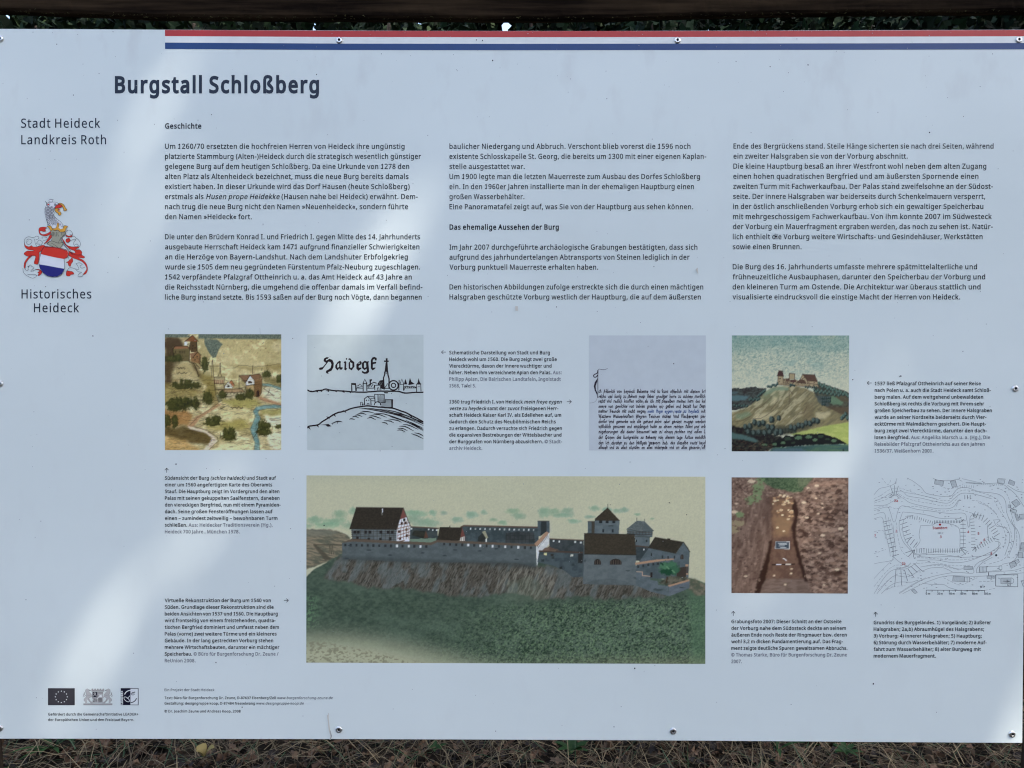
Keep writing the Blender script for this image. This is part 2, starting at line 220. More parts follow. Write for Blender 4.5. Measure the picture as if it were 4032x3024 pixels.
    'Ü': (1024, [[896, 353, 854, 166, 726, 34, 507, -14, 343, 11, 223, 88, 150, 205, 126, 356, 126, 1000, 252, 1000, 252, 352, 268, 243, 317, 162, 399, 112, 514, 95, 662, 128, 745, 219, 772, 353, 772, 1000, 896, 1000], [317, 1203, 336, 1256, 382, 1272, 429, 1256, 448, 1203, 429, 1151, 382, 1133, 336, 1151], [580, 1203, 599, 1256, 644, 1272, 690, 1256, 710, 1203, 690, 1151, 644, 1133, 599, 1151]]),
    'ß': (884, [[731, 864, 711, 781, 662, 718, 604, 668, 555, 624, 535, 577, 544, 543, 580, 508, 658, 452, 745, 385, 801, 311, 821, 214, 788, 84, 696, 10, 560, -14, 444, -1, 357, 34, 357, 144, 413, 116, 482, 94, 556, 85, 667, 118, 700, 206, 688, 265, 648, 317, 569, 374, 477, 442, 430, 503, 416, 570, 435, 644, 482, 698, 540, 744, 588, 793, 606, 857, 557, 943, 429, 969, 337, 956, 268, 910, 242, 818, 242, 0, 119, 0, 119, 818, 160, 967, 270, 1047, 429, 1071, 588, 1048, 693, 980]]),
    '.': (375, [[101, 76, 126, 148, 186, 169, 249, 148, 275, 76, 249, 3, 186, -20, 126, 3]]),
    ',': (375, [[269, 147, 237, 41, 194, -74, 148, -181, 57, -181, 85, -67, 109, 54, 127, 162, 259, 162]]),
    ':': (375, [[101, 76, 126, 148, 186, 169, 249, 148, 275, 76, 249, 3, 186, -20, 126, 3], [101, 675, 126, 749, 186, 770, 249, 749, 275, 675, 249, 602, 186, 580, 126, 602]]),
    ';': (375, [[256, 147, 224, 41, 181, -74, 136, -181, 43, -181, 64, -97, 84, -6, 102, 83, 115, 162, 246, 162], [98, 675, 123, 749, 183, 770, 246, 749, 272, 675, 246, 602, 183, 580, 123, 602]]),
    '(': (420, [[56, 384, 78, 608, 146, 817, 262, 1000, 378, 1000, 230, 710, 181, 385, 203, 171, 269, -34, 377, -221, 262, -221, 146, -41, 78, 164]]),
    ')': (420, [[364, 384, 342, 164, 275, -41, 158, -221, 43, -221, 151, -34, 217, 171, 239, 385, 217, 604, 151, 812, 42, 1000, 158, 1000, 275, 817, 342, 608]]),
    '-': (451, [[56, 321, 56, 430, 395, 430, 395, 321]]),
    '–': (700, [[56, 321, 56, 430, 644, 430, 644, 321]]),
    '/': (521, [[507, 1000, 134, 0, 14, 0, 387, 1000]]),
    '»': (713, [[657, 360, 419, 78, 332, 130, 528, 370, 332, 609, 419, 660, 657, 378], [378, 360, 141, 78, 55, 130, 251, 370, 55, 609, 141, 660, 378, 378]]),
    '«': (713, [[56, 378, 291, 660, 380, 609, 183, 370, 380, 130, 291, 78, 56, 360], [333, 378, 571, 660, 658, 609, 462, 370, 658, 130, 571, 78, 333, 360]]),
    '©': (1165, [[604, 186, 482, 208, 396, 272, 345, 372, 328, 500, 360, 662, 455, 772, 609, 812, 697, 801, 782, 770, 741, 685, 673, 712, 611, 721, 482, 662, 437, 500, 477, 335, 530, 292, 609, 277, 681, 286, 756, 310, 756, 220, 688, 196], [583, -14, 377, 24, 214, 131, 106, 294, 69, 500, 106, 706, 214, 869, 377, 976, 583, 1014, 782, 976, 946, 869, 1057, 706, 1097, 500, 1059, 294, 952, 131, 789, 24], [583, 60, 751, 92, 889, 184, 983, 324, 1017, 500, 985, 671, 894, 811, 757, 905, 583, 940, 408, 908, 270, 816, 179, 676, 147, 500, 179, 329, 270, 189, 408, 95]]),
    '+': (801, [[450, 543, 728, 543, 728, 444, 450, 444, 450, 155, 349, 155, 349, 444, 70, 444, 70, 543, 349, 543, 349, 833, 450, 833]]),
}
GL = {}
for ch, (adv_, cons_) in GLYPHS.items():        # thousandths of the cap height: x, y, x, y ...
    GL[ch] = (adv_ / 1000.0, [[(c_[i] / 1000.0, c_[i + 1] / 1000.0) for i in range(0, len(c_), 2)] for c_ in cons_])
def _offset(con, d):
    n = len(con)
    out = []
    for i in range(n):
        p0, p1, p2 = con[i - 1], con[i], con[(i + 1) % n]
        a = np.array(p1) - p0; b = np.array(p2) - p1
        la, lb = np.hypot(*a), np.hypot(*b)
        if la < 1e-6 or lb < 1e-6:
            out.append(p1); continue
        na = np.array([-a[1], a[0]]) / la; nb = np.array([-b[1], b[0]]) / lb
        m = na + nb
        k = max(0.35, (m @ m) / 2)
        m = m / k
        out.append((p1[0] + m[0] * d, p1[1] + m[1] * d))
    return out
def embolden(con, d):
    """offset an outline; points whose edge would turn over are dropped and the offset made again"""
    con = list(con)
    for _ in range(30):
        out = _offset(con, d); n = len(con); bad = None
        for i in range(n):
            j = (i + 1) % n
            ax, ay = con[j][0] - con[i][0], con[j][1] - con[i][1]
            bx, by = out[j][0] - out[i][0], out[j][1] - out[i][1]
            if ax * bx + ay * by <= 0: bad = (i, j); break
        if bad is None or n < 6: return out
        def turn(k):
            p0, p1, p2 = con[k - 1], con[k], con[(k + 1) % n]
            a = (p1[0] - p0[0], p1[1] - p0[1]); b = (p2[0] - p1[0], p2[1] - p1[1])
            return abs(a[0] * b[1] - a[1] * b[0]) / (math.hypot(*a) * math.hypot(*b) + 1e-9) + (1 if a[0] * b[0] + a[1] * b[1] < 0 else 0)
        con.pop(bad[0] if turn(bad[0]) < turn(bad[1]) else bad[1])
    return out
_gc = {}
def glyph(ch, bold):
    key = (ch, bold)
    if key not in _gc:
        adv, cons = GL[ch]
        cs = []
        seen = []
        for c in cons:
            q = [c[0]]
            for p in c[1:]:
                if abs(p[0] - q[-1][0]) + abs(p[1] - q[-1][1]) > 0.008: q.append(p)
            if abs(q[0][0] - q[-1][0]) + abs(q[0][1] - q[-1][1]) < 0.008: q.pop()
            k = 0
            while bold > 0.02 and k < len(q) and len(q) > 8:      # near-straight points go
                a, b, c2 = q[k - 1], q[k], q[(k + 1) % len(q)]
                L = math.hypot(c2[0] - a[0], c2[1] - a[1]) + 1e-9
                if abs((b[0] - a[0]) * (c2[1] - a[1]) - (b[1] - a[1]) * (c2[0] - a[0])) / L < 0.008: q.pop(k)
                else: k += 1
            cs.append(embolden(q, bold) if bold else q)
        cd = bpy.data.curves.new('outline', 'CURVE')    # let a filled 2-D curve do the triangulating
        cd.dimensions = '2D'; cd.fill_mode = 'FRONT'
        for c in cs:
            sp = cd.splines.new('POLY'); sp.points.add(len(c) - 1); sp.use_cyclic_u = True
            sp.points.foreach_set('co', [v_ for p in c for v_ in (p[0], p[1], 0.0, 1.0)])
        ob_ = bpy.data.objects.new('outline', cd)
        me_ = ob_.to_mesh(); me_.calc_loop_triangles()
        vs = [(v_.co.x, v_.co.y) for v_ in me_.vertices]
        tris = [tuple(t.vertices) for t in me_.loop_triangles]
        ob_.to_mesh_clear(); bpy.data.objects.remove(ob_); bpy.data.curves.remove(cd)
        if ch == '1':                                   # figure one with a foot, as in the board's typeface
            k = len(vs); w = 0.065 + bold
            vs += [(0.10, 0), (0.56, 0), (0.56, 2 * w), (0.10, 2 * w)]
            tris = list(tris) + [(k, k + 1, k + 2), (k, k + 2, k + 3)]
        _gc[key] = (adv + bold * 0.6, np.array(vs), np.array(tris, dtype=int))
    return _gc[key]

# ------------------------------------------------------------------ mesh helpers
def link(name, me, parent=None):
    o = bpy.data.objects.new(name, me)
    COL.objects.link(o)
    if parent is not None: o.parent = parent
    return o
def tag(o, label=None, category=None, group=None, kind=None):
    if label: o['label'] = label
    if category: o['category'] = category
    if group: o['group'] = group
    if kind: o['kind'] = kind
    return o
def mesh(name, verts, faces, mats, midx=None, smooth=False):
    me = bpy.data.meshes.new(name)
    me.from_pydata([tuple(v) for v in verts], [], faces)
    for m in mats: me.materials.append(m)
    if midx is not None: me.polygons.foreach_set('material_index', np.asarray(midx, dtype=np.int32))
    if smooth: me.polygons.foreach_set('use_smooth', np.ones(len(me.polygons), dtype=bool))
    me.update()
    return me
def rawmesh(name, verts, tris, mats, midx=None, smooth=False):
    """fast path for many triangles (arrays)"""
    me = bpy.data.meshes.new(name)
    verts = np.asarray(verts, dtype=np.float32); tris = np.asarray(tris, dtype=np.int32)
    k = tris.shape[1]
    me.vertices.add(len(verts)); me.vertices.foreach_set('co', verts.ravel())
    me.loops.add(tris.size); me.loops.foreach_set('vertex_index', tris.ravel())
    me.polygons.add(len(tris))
    me.polygons.foreach_set('loop_start', np.arange(0, tris.size, k, dtype=np.int32))
    for m in mats: me.materials.append(m)
    if midx is not None: me.polygons.foreach_set('material_index', np.asarray(midx, dtype=np.int32))
    me.polygons.foreach_set('use_smooth', np.full(len(tris), smooth, dtype=bool))
    me.update(calc_edges=True)
    return me
MATB = np.array([AX, AU, AN]).T      # board axes
def to3(xyh):
    """layout (x, y, height) -> coordinates under the board's root"""
    a = np.asarray(xyh, float)
    loc = np.stack([(a[:, 0] - 2016) * PX, (1512 - a[:, 1]) * PX, a[:, 2]], 1)
    return loc @ MATB.T + np.array(BC) - np.array(ROOT)
LAYER = 0.00010
class Draw:
    """flat print laid on the panel: filled shapes, strokes and lettering"""
    def __init__(s, ox=0, oy=0, sc_=1.0):
        s.ox, s.oy, s.s = ox, oy, sc_
        s.v = []; s.f = []; s.mi = []; s.mats = []; s.n = 0; s.clip = None
    def _m(s, m):
        if m not in s.mats: s.mats.append(m)
        return s.mats.index(m)
    def _add(s, pts, tris, m, layer):
        pts = np.asarray(pts, float)
        if s.clip is not None:
            pts = pts.copy()
            pts[:, 0] = np.clip(pts[:, 0], s.clip[0], s.clip[2]); pts[:, 1] = np.clip(pts[:, 1], s.clip[1], s.clip[3])
        q = np.empty((len(pts), 3))
        q[:, 0] = s.ox + pts[:, 0] / s.s; q[:, 1] = s.oy + pts[:, 1] / s.s; q[:, 2] = 0.00015 + LAYER * layer
        s.v.append(q); t = np.asarray(tris, dtype=int) + s.n
        s.f.append(t); s.mi += [s._m(m)] * len(t); s.n += len(pts)
    def poly(s, pts, m, layer=1):
        t = tessellate_polygon([[Vector((p[0], p[1], 0)) for p in pts]])
        if len(t): s._add(pts, t, m, layer)
    def rect(s, x0, y0, x1, y1, m, layer=1):
        s._add([(x0, y0), (x1, y0), (x1, y1), (x0, y1)], [(0, 1, 2), (0, 2, 3)], m, layer)
    def disc(s, cx, cy, r, m, layer=1, ry=None, n=14):
        ry = ry or r
        pts = [(cx + r * math.cos(2 * math.pi * i / n), cy + ry * math.sin(2 * math.pi * i / n)) for i in range(n)]
        s._add(pts, [(0, i, i + 1) for i in range(1, n - 1)], m, layer)
    def stroke(s, pts, w, m, layer=2, closed=False, taper=False):
        p = np.asarray(pts, float)
        if closed: p = np.vstack([p, p[:1]])
        n = len(p)
        if n < 2: return
        d = np.zeros_like(p)
        seg = p[1:] - p[:-1]
        seg = seg / np.maximum(np.hypot(seg[:, 0], seg[:, 1]), 1e-6)[:, None]
        d[0] = seg[0]; d[-1] = seg[-1]
        if n > 2:
            d[1:-1] = seg[1:] + seg[:-1]
            d /= np.maximum(np.hypot(d[:, 0], d[:, 1]), 0.25)[:, None]
        nn = np.stack([-d[:, 1], d[:, 0]], 1)
        ww = np.full(n, w / 2.0)
        if taper:
            u = np.linspace(-1, 1, n); ww = ww * (1.05 - 0.75 * u * u)
        a = p + nn * ww[:, None]; b = p - nn * ww[:, None]
        pts2 = np.empty((2 * n, 2)); pts2[0::2] = a; pts2[1::2] = b
        t = []
        for i in range(n - 1):
            t += [(2 * i, 2 * i + 1, 2 * i + 3), (2 * i, 2 * i + 3, 2 * i + 2)]
        s._add(pts2, t, m, layer)
    def dash(s, pts, w, m, on=26, off=12, layer=2):
        p = np.asarray(pts, float)
        seg = np.hypot(*(p[1:] - p[:-1]).T); cum = np.concatenate([[0], np.cumsum(seg)])
        t = 0.0
        while t < cum[-1]:
            u = np.linspace(t, min(t + on, cum[-1]), 4)
            s.stroke(np.stack([np.interp(u, cum, p[:, 0]), np.interp(u, cum, p[:, 1])], 1), w, m, layer)
            t += on + off
    def text(s, line, x0, x1, base, cap, m=TXT, mg=TXG, bold=0.01, track=0.05, layer=1, nat=0.86, slant=0.0, rot=None):
        """one line fitted between x0 and x1; _ toggles italics, ~ toggles grey ink, | starts bold"""
        items = []; x = 0.0; ital = False; grey = False
        for ch in line:
            if ch == '_': ital = not ital; continue
            if ch == '~': grey = not grey; continue
            if ch == ' ': x += 0.36; continue
            adv, vs, tr = glyph(ch, bold)
            items.append((x, vs, tr, ital, grey)); x += adv + track
        if not items: return
        end = items[-1][0] + items[-1][1][:, 0].max()
        start = items[0][0] + items[0][1][:, 0].min()
        kx = (x1 - x0) / (end - start) if x1 is not None else cap * nat
        for (gx, vs, tr, it, gr) in items:
            q = np.empty_like(vs)
            q[:, 0] = x0 + (gx - start + vs[:, 0]) * kx + vs[:, 1] * cap * ((0.2 if it else 0) + slant)
            q[:, 1] = base - vs[:, 1] * cap
            if rot: q = rot(q)
            s._add(q, tr, mg if gr else m, layer)
    def build(s, name, parent, label=None):
        me = rawmesh(name, to3(np.vstack(s.v)), np.vstack(s.f), s.mats, s.mi)
        o = link(name, me, parent)
        if label: o['label'] = label
        return o

# ------------------------------------------------------------------ painter for the printed pictures (pure arithmetic, ends as vertex colours)
_rng = np.random.RandomState(7)
_tab = _rng.rand(256, 256)
def vnoise(x, y, seed):
    x = x + seed * 17.37; y = y + seed * 5.91
    xi = np.floor(x).astype(int); yi = np.floor(y).astype(int)
    fx = x - xi; fy = y - yi
    fx = fx * fx * (3 - 2 * fx); fy = fy * fy * (3 - 2 * fy)
    a = _tab[xi & 255, yi & 255]; b = _tab[(xi + 1) & 255, yi & 255]
    c = _tab[xi & 255, (yi + 1) & 255]; d = _tab[(xi + 1) & 255, (yi + 1) & 255]
    return (a * (1 - fx) + b * fx) * (1 - fy) + (c * (1 - fx) + d * fx) * fy
def fbm(x, y, seed=0, octv=4):
    v = 0; a = 0.5; t = 0
    for i in range(octv):
        v = v + a * vnoise(x * 2 ** i, y * 2 ** i, seed + i * 3); t += a; a *= 0.55
    return v / t
def sstep(a, b, x):
    t = np.clip((x - a) / (b - a), 0, 1)
    return t * t * (3 - 2 * t)
class Pic:
    def __init__(s, x0, y0, x1, y1, unit, base):
        s.x0, s.y0, s.x1, s.y1 = x0, y0, x1, y1
        s.w = int(round((x1 - x0) / unit)) * 2; s.h = int(round((y1 - y0) / unit)) * 2
        xs = x0 + (np.arange(s.w) + 0.5) * (x1 - x0) / s.w
        ys = y0 + (np.arange(s.h) + 0.5) * (y1 - y0) / s.h
        s.X, s.Y = np.meshgrid(xs, ys)
        s.dx = (x1 - x0) / s.w
        s.a = np.zeros((s.h, s.w, 3)) + np.array(base, float)
        s.rnd = random.Random(3)
    def n(s, sx, sy=None, seed=0, octv=4, rot=0.0):
        sy = sy or sx
        X, Y = s.X, s.Y
        if rot:
            c, q = math.cos(rot), math.sin(rot)
            X, Y = X * c + Y * q, -X * q + Y * c
        return fbm(X / sx, Y / sy, seed, octv)
    def _box(s, pts, pad=0):
        p = np.asarray(pts, float)
        j0 = max(0, int((p[:, 0].min() - pad - s.x0) / s.dx) - 1); j1 = min(s.w, int((p[:, 0].max() + pad - s.x0) / s.dx) + 2)
        i0 = max(0, int((p[:, 1].min() - pad - s.y0) / s.dx) - 1); i1 = min(s.h, int((p[:, 1].max() + pad - s.y0) / s.dx) + 2)
        return i0, max(i0, i1), j0, max(j0, j1)
    def mask(s, pts, wob=0, wsc=20, seed=1):
        m = np.zeros((s.h, s.w))
        i0, i1, j0, j1 = s._box(pts, wob * 2)
        X, Y = s.X[i0:i1, j0:j1], s.Y[i0:i1, j0:j1]
        if X.size == 0: return m
        if wob:
            nx = fbm(X / wsc, Y / wsc, seed, 3) - 0.5; ny = fbm(X / wsc, Y / wsc, seed + 9, 3) - 0.5
            X = X + nx * 4 * wob; Y = Y + ny * 4 * wob
        ins = np.zeros(X.shape, bool)
        p = np.asarray(pts, float); q = np.roll(p, -1, 0)
        for (ax, ay), (bx, by) in zip(p, q):
            if ay == by: continue
            c = (ay > Y) != (by > Y)
            ins ^= c & (X < (bx - ax) * (Y - ay) / (by - ay) + ax)
        m[i0:i1, j0:j1] = ins
        return m
    def blur(s, m, r):
        k = max(1, int(r / s.dx))
        for ax in (0, 1):
            for _ in range(2):
                c = np.cumsum(np.concatenate([np.repeat(m.take([0], ax), k + 1, ax), m, np.repeat(m.take([-1], ax), k, ax)], ax), ax)
                n = m.shape[ax]
                m = (c.take(range(2 * k + 1, 2 * k + 1 + n), ax) - c.take(range(0, n), ax)) / (2 * k + 1)
        return m
    def put(s, m, c, a=1.0):
        c = np.asarray(c, float)
        k = (np.clip(m, 0, 1) * a)[..., None]
        s.a = s.a * (1 - k) + c * k
    def fill(s, pts, c, a=1.0, wob=0, wsc=20, soft=0, c2=None, nz=None, seed=1):
        m = s.mask(pts, wob, wsc, seed)
        if soft: m = s.blur(m, soft)
        if c2 is not None:
            n = sstep(0.3, 0.7, nz if nz is not None else s.n(30, seed=seed + 2))[..., None]
            c = np.array(c, float) * (1 - n) + np.array(c2, float) * n
        s.put(m, c, a)
        return m
    def line(s, pts, w, c, a=1.0, wob=0):
        p = np.asarray(pts, float)
        if wob: p = p + np.array([[s.rnd.uniform(-wob, wob), s.rnd.uniform(-wob, wob)] for _ in p])
        c = np.asarray(c, float)
        for (ax, ay), (bx, by) in zip(p[:-1], p[1:]):
            i0, i1, j0, j1 = s._box([(ax, ay), (bx, by)], w)
            X, Y = s.X[i0:i1, j0:j1], s.Y[i0:i1, j0:j1]
            if X.size == 0: continue
            dx, dy = bx - ax, by - ay
            t = np.clip(((X - ax) * dx + (Y - ay) * dy) / max(dx * dx + dy * dy, 1e-6), 0, 1)
            d = np.hypot(X - ax - t * dx, Y - ay - t * dy)
            k = (np.clip((w / 2 - d) / s.dx + 0.5, 0, 1) * a)[..., None]
            s.a[i0:i1, j0:j1] = s.a[i0:i1, j0:j1] * (1 - k) + c * k
    def blob(s, cx, cy, rx, ry, c, a=1.0, soft=0.5, rough=0.5, sc_=None, seed=0):
        i0, i1, j0, j1 = s._box([(cx - rx * 1.6, cy - ry * 1.6), (cx + rx * 1.6, cy + ry * 1.6)])
        X, Y = s.X[i0:i1, j0:j1], s.Y[i0:i1, j0:j1]
        if X.size == 0: return
        q = sc_ or max(rx, ry) * 0.45
        d = np.hypot((X - cx) / rx, (Y - cy) / ry) + (fbm(X / q, Y / q, seed, 3) - 0.5) * 2 * rough
        k = (sstep(1 + soft * 0.5, 1 - soft * 0.5 - 0.02, d) * a)[..., None]
        s.a[i0:i1, j0:j1] = s.a[i0:i1, j0:j1] * (1 - k) + np.asarray(c, float) * k
    def mesh(s, name, parent, quad, label):
        """quad: layout corners tl, tr, br, bl"""
        a = s.a.reshape(s.h // 2, 2, s.w // 2, 2, 3).mean((1, 3))
        h, w = a.shape[:2]
        u, v = np.meshgrid(np.linspace(0, 1, w), np.linspace(0, 1, h))
        q = np.array(quad, float)
        xy = (q[0] * ((1 - u) * (1 - v))[..., None] + q[1] * (u * (1 - v))[..., None] + q[2] * (u * v)[..., None] + q[3] * ((1 - u) * v)[..., None]).reshape(-1, 2)
        co = to3(np.column_stack([xy, np.full(len(xy), 0.0002)]))
        idx = np.arange(h * w).reshape(h, w)
        f = np.stack([idx[1:, :-1].ravel(), idx[1:, 1:].ravel(), idx[:-1, 1:].ravel(), idx[:-1, :-1].ravel()], 1)
        me = rawmesh(name, co, f, [PICMAT])
        at = me.color_attributes.new('print', 'FLOAT_COLOR', 'POINT')
        col = np.ones((h * w, 4), dtype=np.float32); col[:, :3] = ink(a.reshape(-1, 3))
        at.data.foreach_set('color', col.ravel())
        o = link(name, me, parent)
        o['label'] = label
        return o
PICMAT, _n, _b = new_mat('printed_picture', (0.5, 0.5, 0.5), GLOSS)
_at = _n.nodes.new('ShaderNodeAttribute'); _at.attribute_name = 'print'
_n.links.new(_at.outputs['Color'], _b.inputs['Base Color'])

# ------------------------------------------------------------------ THE BOARD: frame and panel
root = bpy.data.objects.new('information_board', None)
COL.objects.link(root)
root.location = ROOT
tag(root, 'large pale printed information board with red and blue stripes on a dark timber frame', 'sign')

def wood(name, c1, c2, sc_=9, stretch=(0.6, 9, 9)):
    m, n, b = new_mat(name, c1, 0.95, 0, 0.06)
    noise_col(m, n, b, c1, c2, sc_, stretch, 0.35, 0.7, 8, 0.6, 0.004)
    return m
WOOD = wood('dark_weathered_timber', (0.008, 0.005, 0.003), (0.048, 0.031, 0.017))
WOODV = wood('dark_weathered_post', (0.03, 0.02, 0.014), (0.085, 0.06, 0.04), 9, (9, 9, 0.6))
MOSS, _n, _b = new_mat('moss', (0.05, 0.05, 0.02), 1.0, 0, 0.1)
noise_col(MOSS, _n, _b, (0.025, 0.022, 0.012), (0.085, 0.08, 0.035), 90)

# crossbeam: rough sawn, its lower arris sags a little and carries moss
def make_beam():
    kx = np.array([-620, 0, 300, 650, 1344, 2016, 2400, 2700, 3300, 4032, 4700], float)
    ky = np.array([42, 52, 63, 77, 81, 83, 81, 71, 60, 54, 50], float)
    xs = np.linspace(-620, 4680, 300)
    rnd = np.random.RandomState(5)
    low = np.interp(xs, kx, ky)
    low = low + 1.3 * np.interp(xs, np.linspace(-620, 4680, 120), rnd.uniform(-1, 1, 120))
    prof = []
    for i, x in enumerate(xs):
        l = low[i]; w = rnd.uniform(-1, 1)
        prof.append([(x, l - 430, 0.007), (x, l - 200, 0.0072 + 0.0006 * w), (x, l - 60, 0.0075), (x, l - 14, 0.0068 + 0.0006 * w),
                     (x, l - 5, 0.004), (x, l + 0.5 * w, -0.001), (x, l - 3, -0.008), (x, l - 430, -0.008)])
    k = len(prof[0])
    v = to3(np.array(prof).reshape(-1, 3))
    f = []
    for i in range(len(xs) - 1):
        for j in range(k):
            a = i * k + j; b = i * k + (j + 1) % k
            f.append((a, a + k, b + k, b))
    f.append(tuple(range(k))[::-1]); f.append(tuple((len(xs) - 1) * k + j for j in range(k)))
    o = link('crossbeam', mesh('crossbeam', v, f, [WOOD]), root)
    # moss and lichen crumbs on the lower arris
    vs = []; fs = []; r = random.Random(8)
    for _ in range(900):
        x = r.uniform(-100, 4130)
        y = np.interp(x, xs, low) - r.random() ** 2 * 10 + 1
        s = r.uniform(1.2, 4.5)
        c = np.array([x, y - 3, 0.0075 - r.random() * 0.010])
        n = len(vs)
        for _k in range(4):
            an = r.uniform(0, 6.28)
            vs.append((c[0] + math.cos(an) * s * 1.5, c[1] + math.sin(an) * s * 0.6, c[2] + r.uniform(-1, 1) * s * PX * 1.5))
        fs += [(n, n + 1, n + 2), (n, n + 2, n + 3), (n, n + 1, n + 3), (n + 1, n + 2, n + 3)]
    mo = link('moss', rawmesh('moss', to3(np.array(vs)), fs, [MOSS]), o)
    mo['kind'] = 'stuff'
make_beam()

def box_local(name, cx, cy, cz, sx, sy, sz, m, parent, bev=0.006, rough=0.0):
    import bmesh
    bm = bmesh.new()
    bmesh.ops.create_cube(bm, size=1)
    for v in bm.verts: v.co = Vector((v.co.x * sx, v.co.y * sy, v.co.z * sz))
    bmesh.ops.bevel(bm, geom=bm.edges[:], offset=bev, segments=2, affect='EDGES')
    for v in bm.verts: v.co += Vector((cx, cy, cz)) - ROOT
    me = bpy.data.meshes.new(name); bm.to_mesh(me); bm.free(); me.materials.append(m)
    return link(name, me, parent)
for sx in (-1, 1):
    box_local('post', sx * 1.04, 0.115, 1.06, 0.12, 0.14, 2.12, WOODV, root)
for py in (420, 1512, 2650):
    c = P(2016, py, -0.022)
    box_local('rail', 0, c.y + 0.0, c.z, 2.0, 0.034, 0.09, WOOD, root, 0.003)

# panel: thin coated sheet, edges very slightly bowed
def make_panel():
    top = [(-42, 113), (300, 114.5), (1000, 118.5), (1700, 121), (2350, 121.5), (3000, 120), (3600, 118), (4052, 116.5)]
    bot = [(4025, 2926), (3400, 2922), (2700, 2916.5), (2000, 2913), (1400, 2911), (700, 2910), (-40, 2909)]
    n = 60
    def res(pl, m):
        p = np.array(pl, float); d = np.concatenate([[0], np.cumsum(np.hypot(*(p[1:] - p[:-1]).T))])
        u = np.linspace(0, d[-1], m)
        return np.stack([np.interp(u, d, p[:, 0]), np.interp(u, d, p[:, 1])], 1)
    T = res(top, n); B = res(bot[::-1], n)
    v = []; f = []
    for h, ins in ((-0.003, 0), (-0.0004, 0), (0.0, 1.2)):
        for i in range(n): v.append((T[i, 0], T[i, 1] + ins, h))
        for i in range(n): v.append((B[i, 0], B[i, 1] - ins, h))
    F = 4 * n
    for i in range(n - 1):
        f.append((F + i, F + n + i, F + n + i + 1, F + i + 1))
        f.append((i, i + 1, n + i + 1, n + i))
        for l in (0, 1):
            a = l * 2 * n; b = a + 2 * n
            f.append((a + i, b + i, b + i + 1, a + i + 1)); f.append((a + n + i, a + n + i + 1, b + n + i + 1, b + n + i))
    for l in (0, 1):
        a = l * 2 * n; b = a + 2 * n
        f.append((a, a + n, b + n, b)); f.append((a + n - 1, b + n - 1, b + 2 * n - 1, a + 2 * n - 1))
    me = mesh('panel', to3(np.array(v)), f, [PANEL])
    return link('panel', me, root), T, B
panel, TOP, BOT = make_panel()

# stripes: red flush with the upper edge, blue below it, following the bow of the sheet
RED = ink_mat('ink_red_stripe', (152, 50, 48)); BLUE = ink_mat('ink_blue_stripe', (28, 60, 108))
def stripe(nm, ya, yb, m, lab):
    d = Draw()
    kx = [650, 1344, 2000, 2688, 3400, 4048]
    for i in range(len(kx) - 1):
        q = [(kx[i], ya[i]), (kx[i + 1], ya[i + 1]), (kx[i + 1], yb[i + 1]), (kx[i], yb[i])]
        d._add(q, [(0, 1, 2), (0, 2, 3)], m, 1)
    d.build(nm, panel, lab)
stripe('stripe', [118, 121.3, 122.6, 122.2, 120.3, 118], [142.5, 146, 147, 146, 144.5, 143], RED, 'red stripe along the upper edge')
stripe('stripe', [168, 172, 173, 172, 171, 169.5], [193, 197, 198, 197, 196, 194.5], BLUE, 'dark blue stripe under the red one')

stripe('stripe', [142.6, 146.1, 147.1, 146.1, 144.6, 143.1], [167.9, 171.9, 172.9, 171.9, 170.9, 169.4], ink_mat('ink_white_stripe', (190, 198, 205)), 'white stripe between the red and the blue')
# rivets
STEEL, _n, _b = new_mat('stainless_steel', (0.8, 0.79, 0.77), 0.34, 1.0)
noise_col(STEEL, _n, _b, (0.55, 0.52, 0.48), (0.85, 0.84, 0.82), 400, (1, 1, 1), 0.3, 0.55)
HOLE, _n, _b = new_mat('dark_socket', (0.02, 0.018, 0.016), 0.8)
def make_screw():
    prof = [(13.2, 0.0), (13.0, 0.0010), (11.8, 0.0018), (9.4, 0.0022), (6.2, 0.0023), (5.0, 0.0021), (4.5, 0.0006), (0.01, 0.0005)]
    n = 24; v = []; f = []; mi = []
    for r, h in prof:
        for i in range(n):
            a = 2 * math.pi * i / n
            rr = r * (1 + (0.09 * math.cos(6 * a) if r < 5.2 and r > 1 else 0))
            v.append(((rr * math.cos(a)) * PX, rr * math.sin(a) * PX, h))
    for j in range(len(prof) - 1):
        for i in range(n):
            f.append((j * n + i, j * n + (i + 1) % n, (j + 1) * n + (i + 1) % n, (j + 1) * n + i)); mi.append(1 if j >= 5 else 0)
    v = (np.array(v) @ MATB.T)
    return mesh('screw', v, f, [STEEL, HOLE], mi, True)
screw_me = make_screw()
for (x, y) in [(2, 153), (1336, 159), (2667, 159), (4010, 157), (1, 1511), (3996, 1530), (0, 2867), (1335, 2872), (2650, 2878), (3984, 2890)]:
    o = link('screw', screw_me, panel)
    o.location = P(x, y, 0.0002) - ROOT

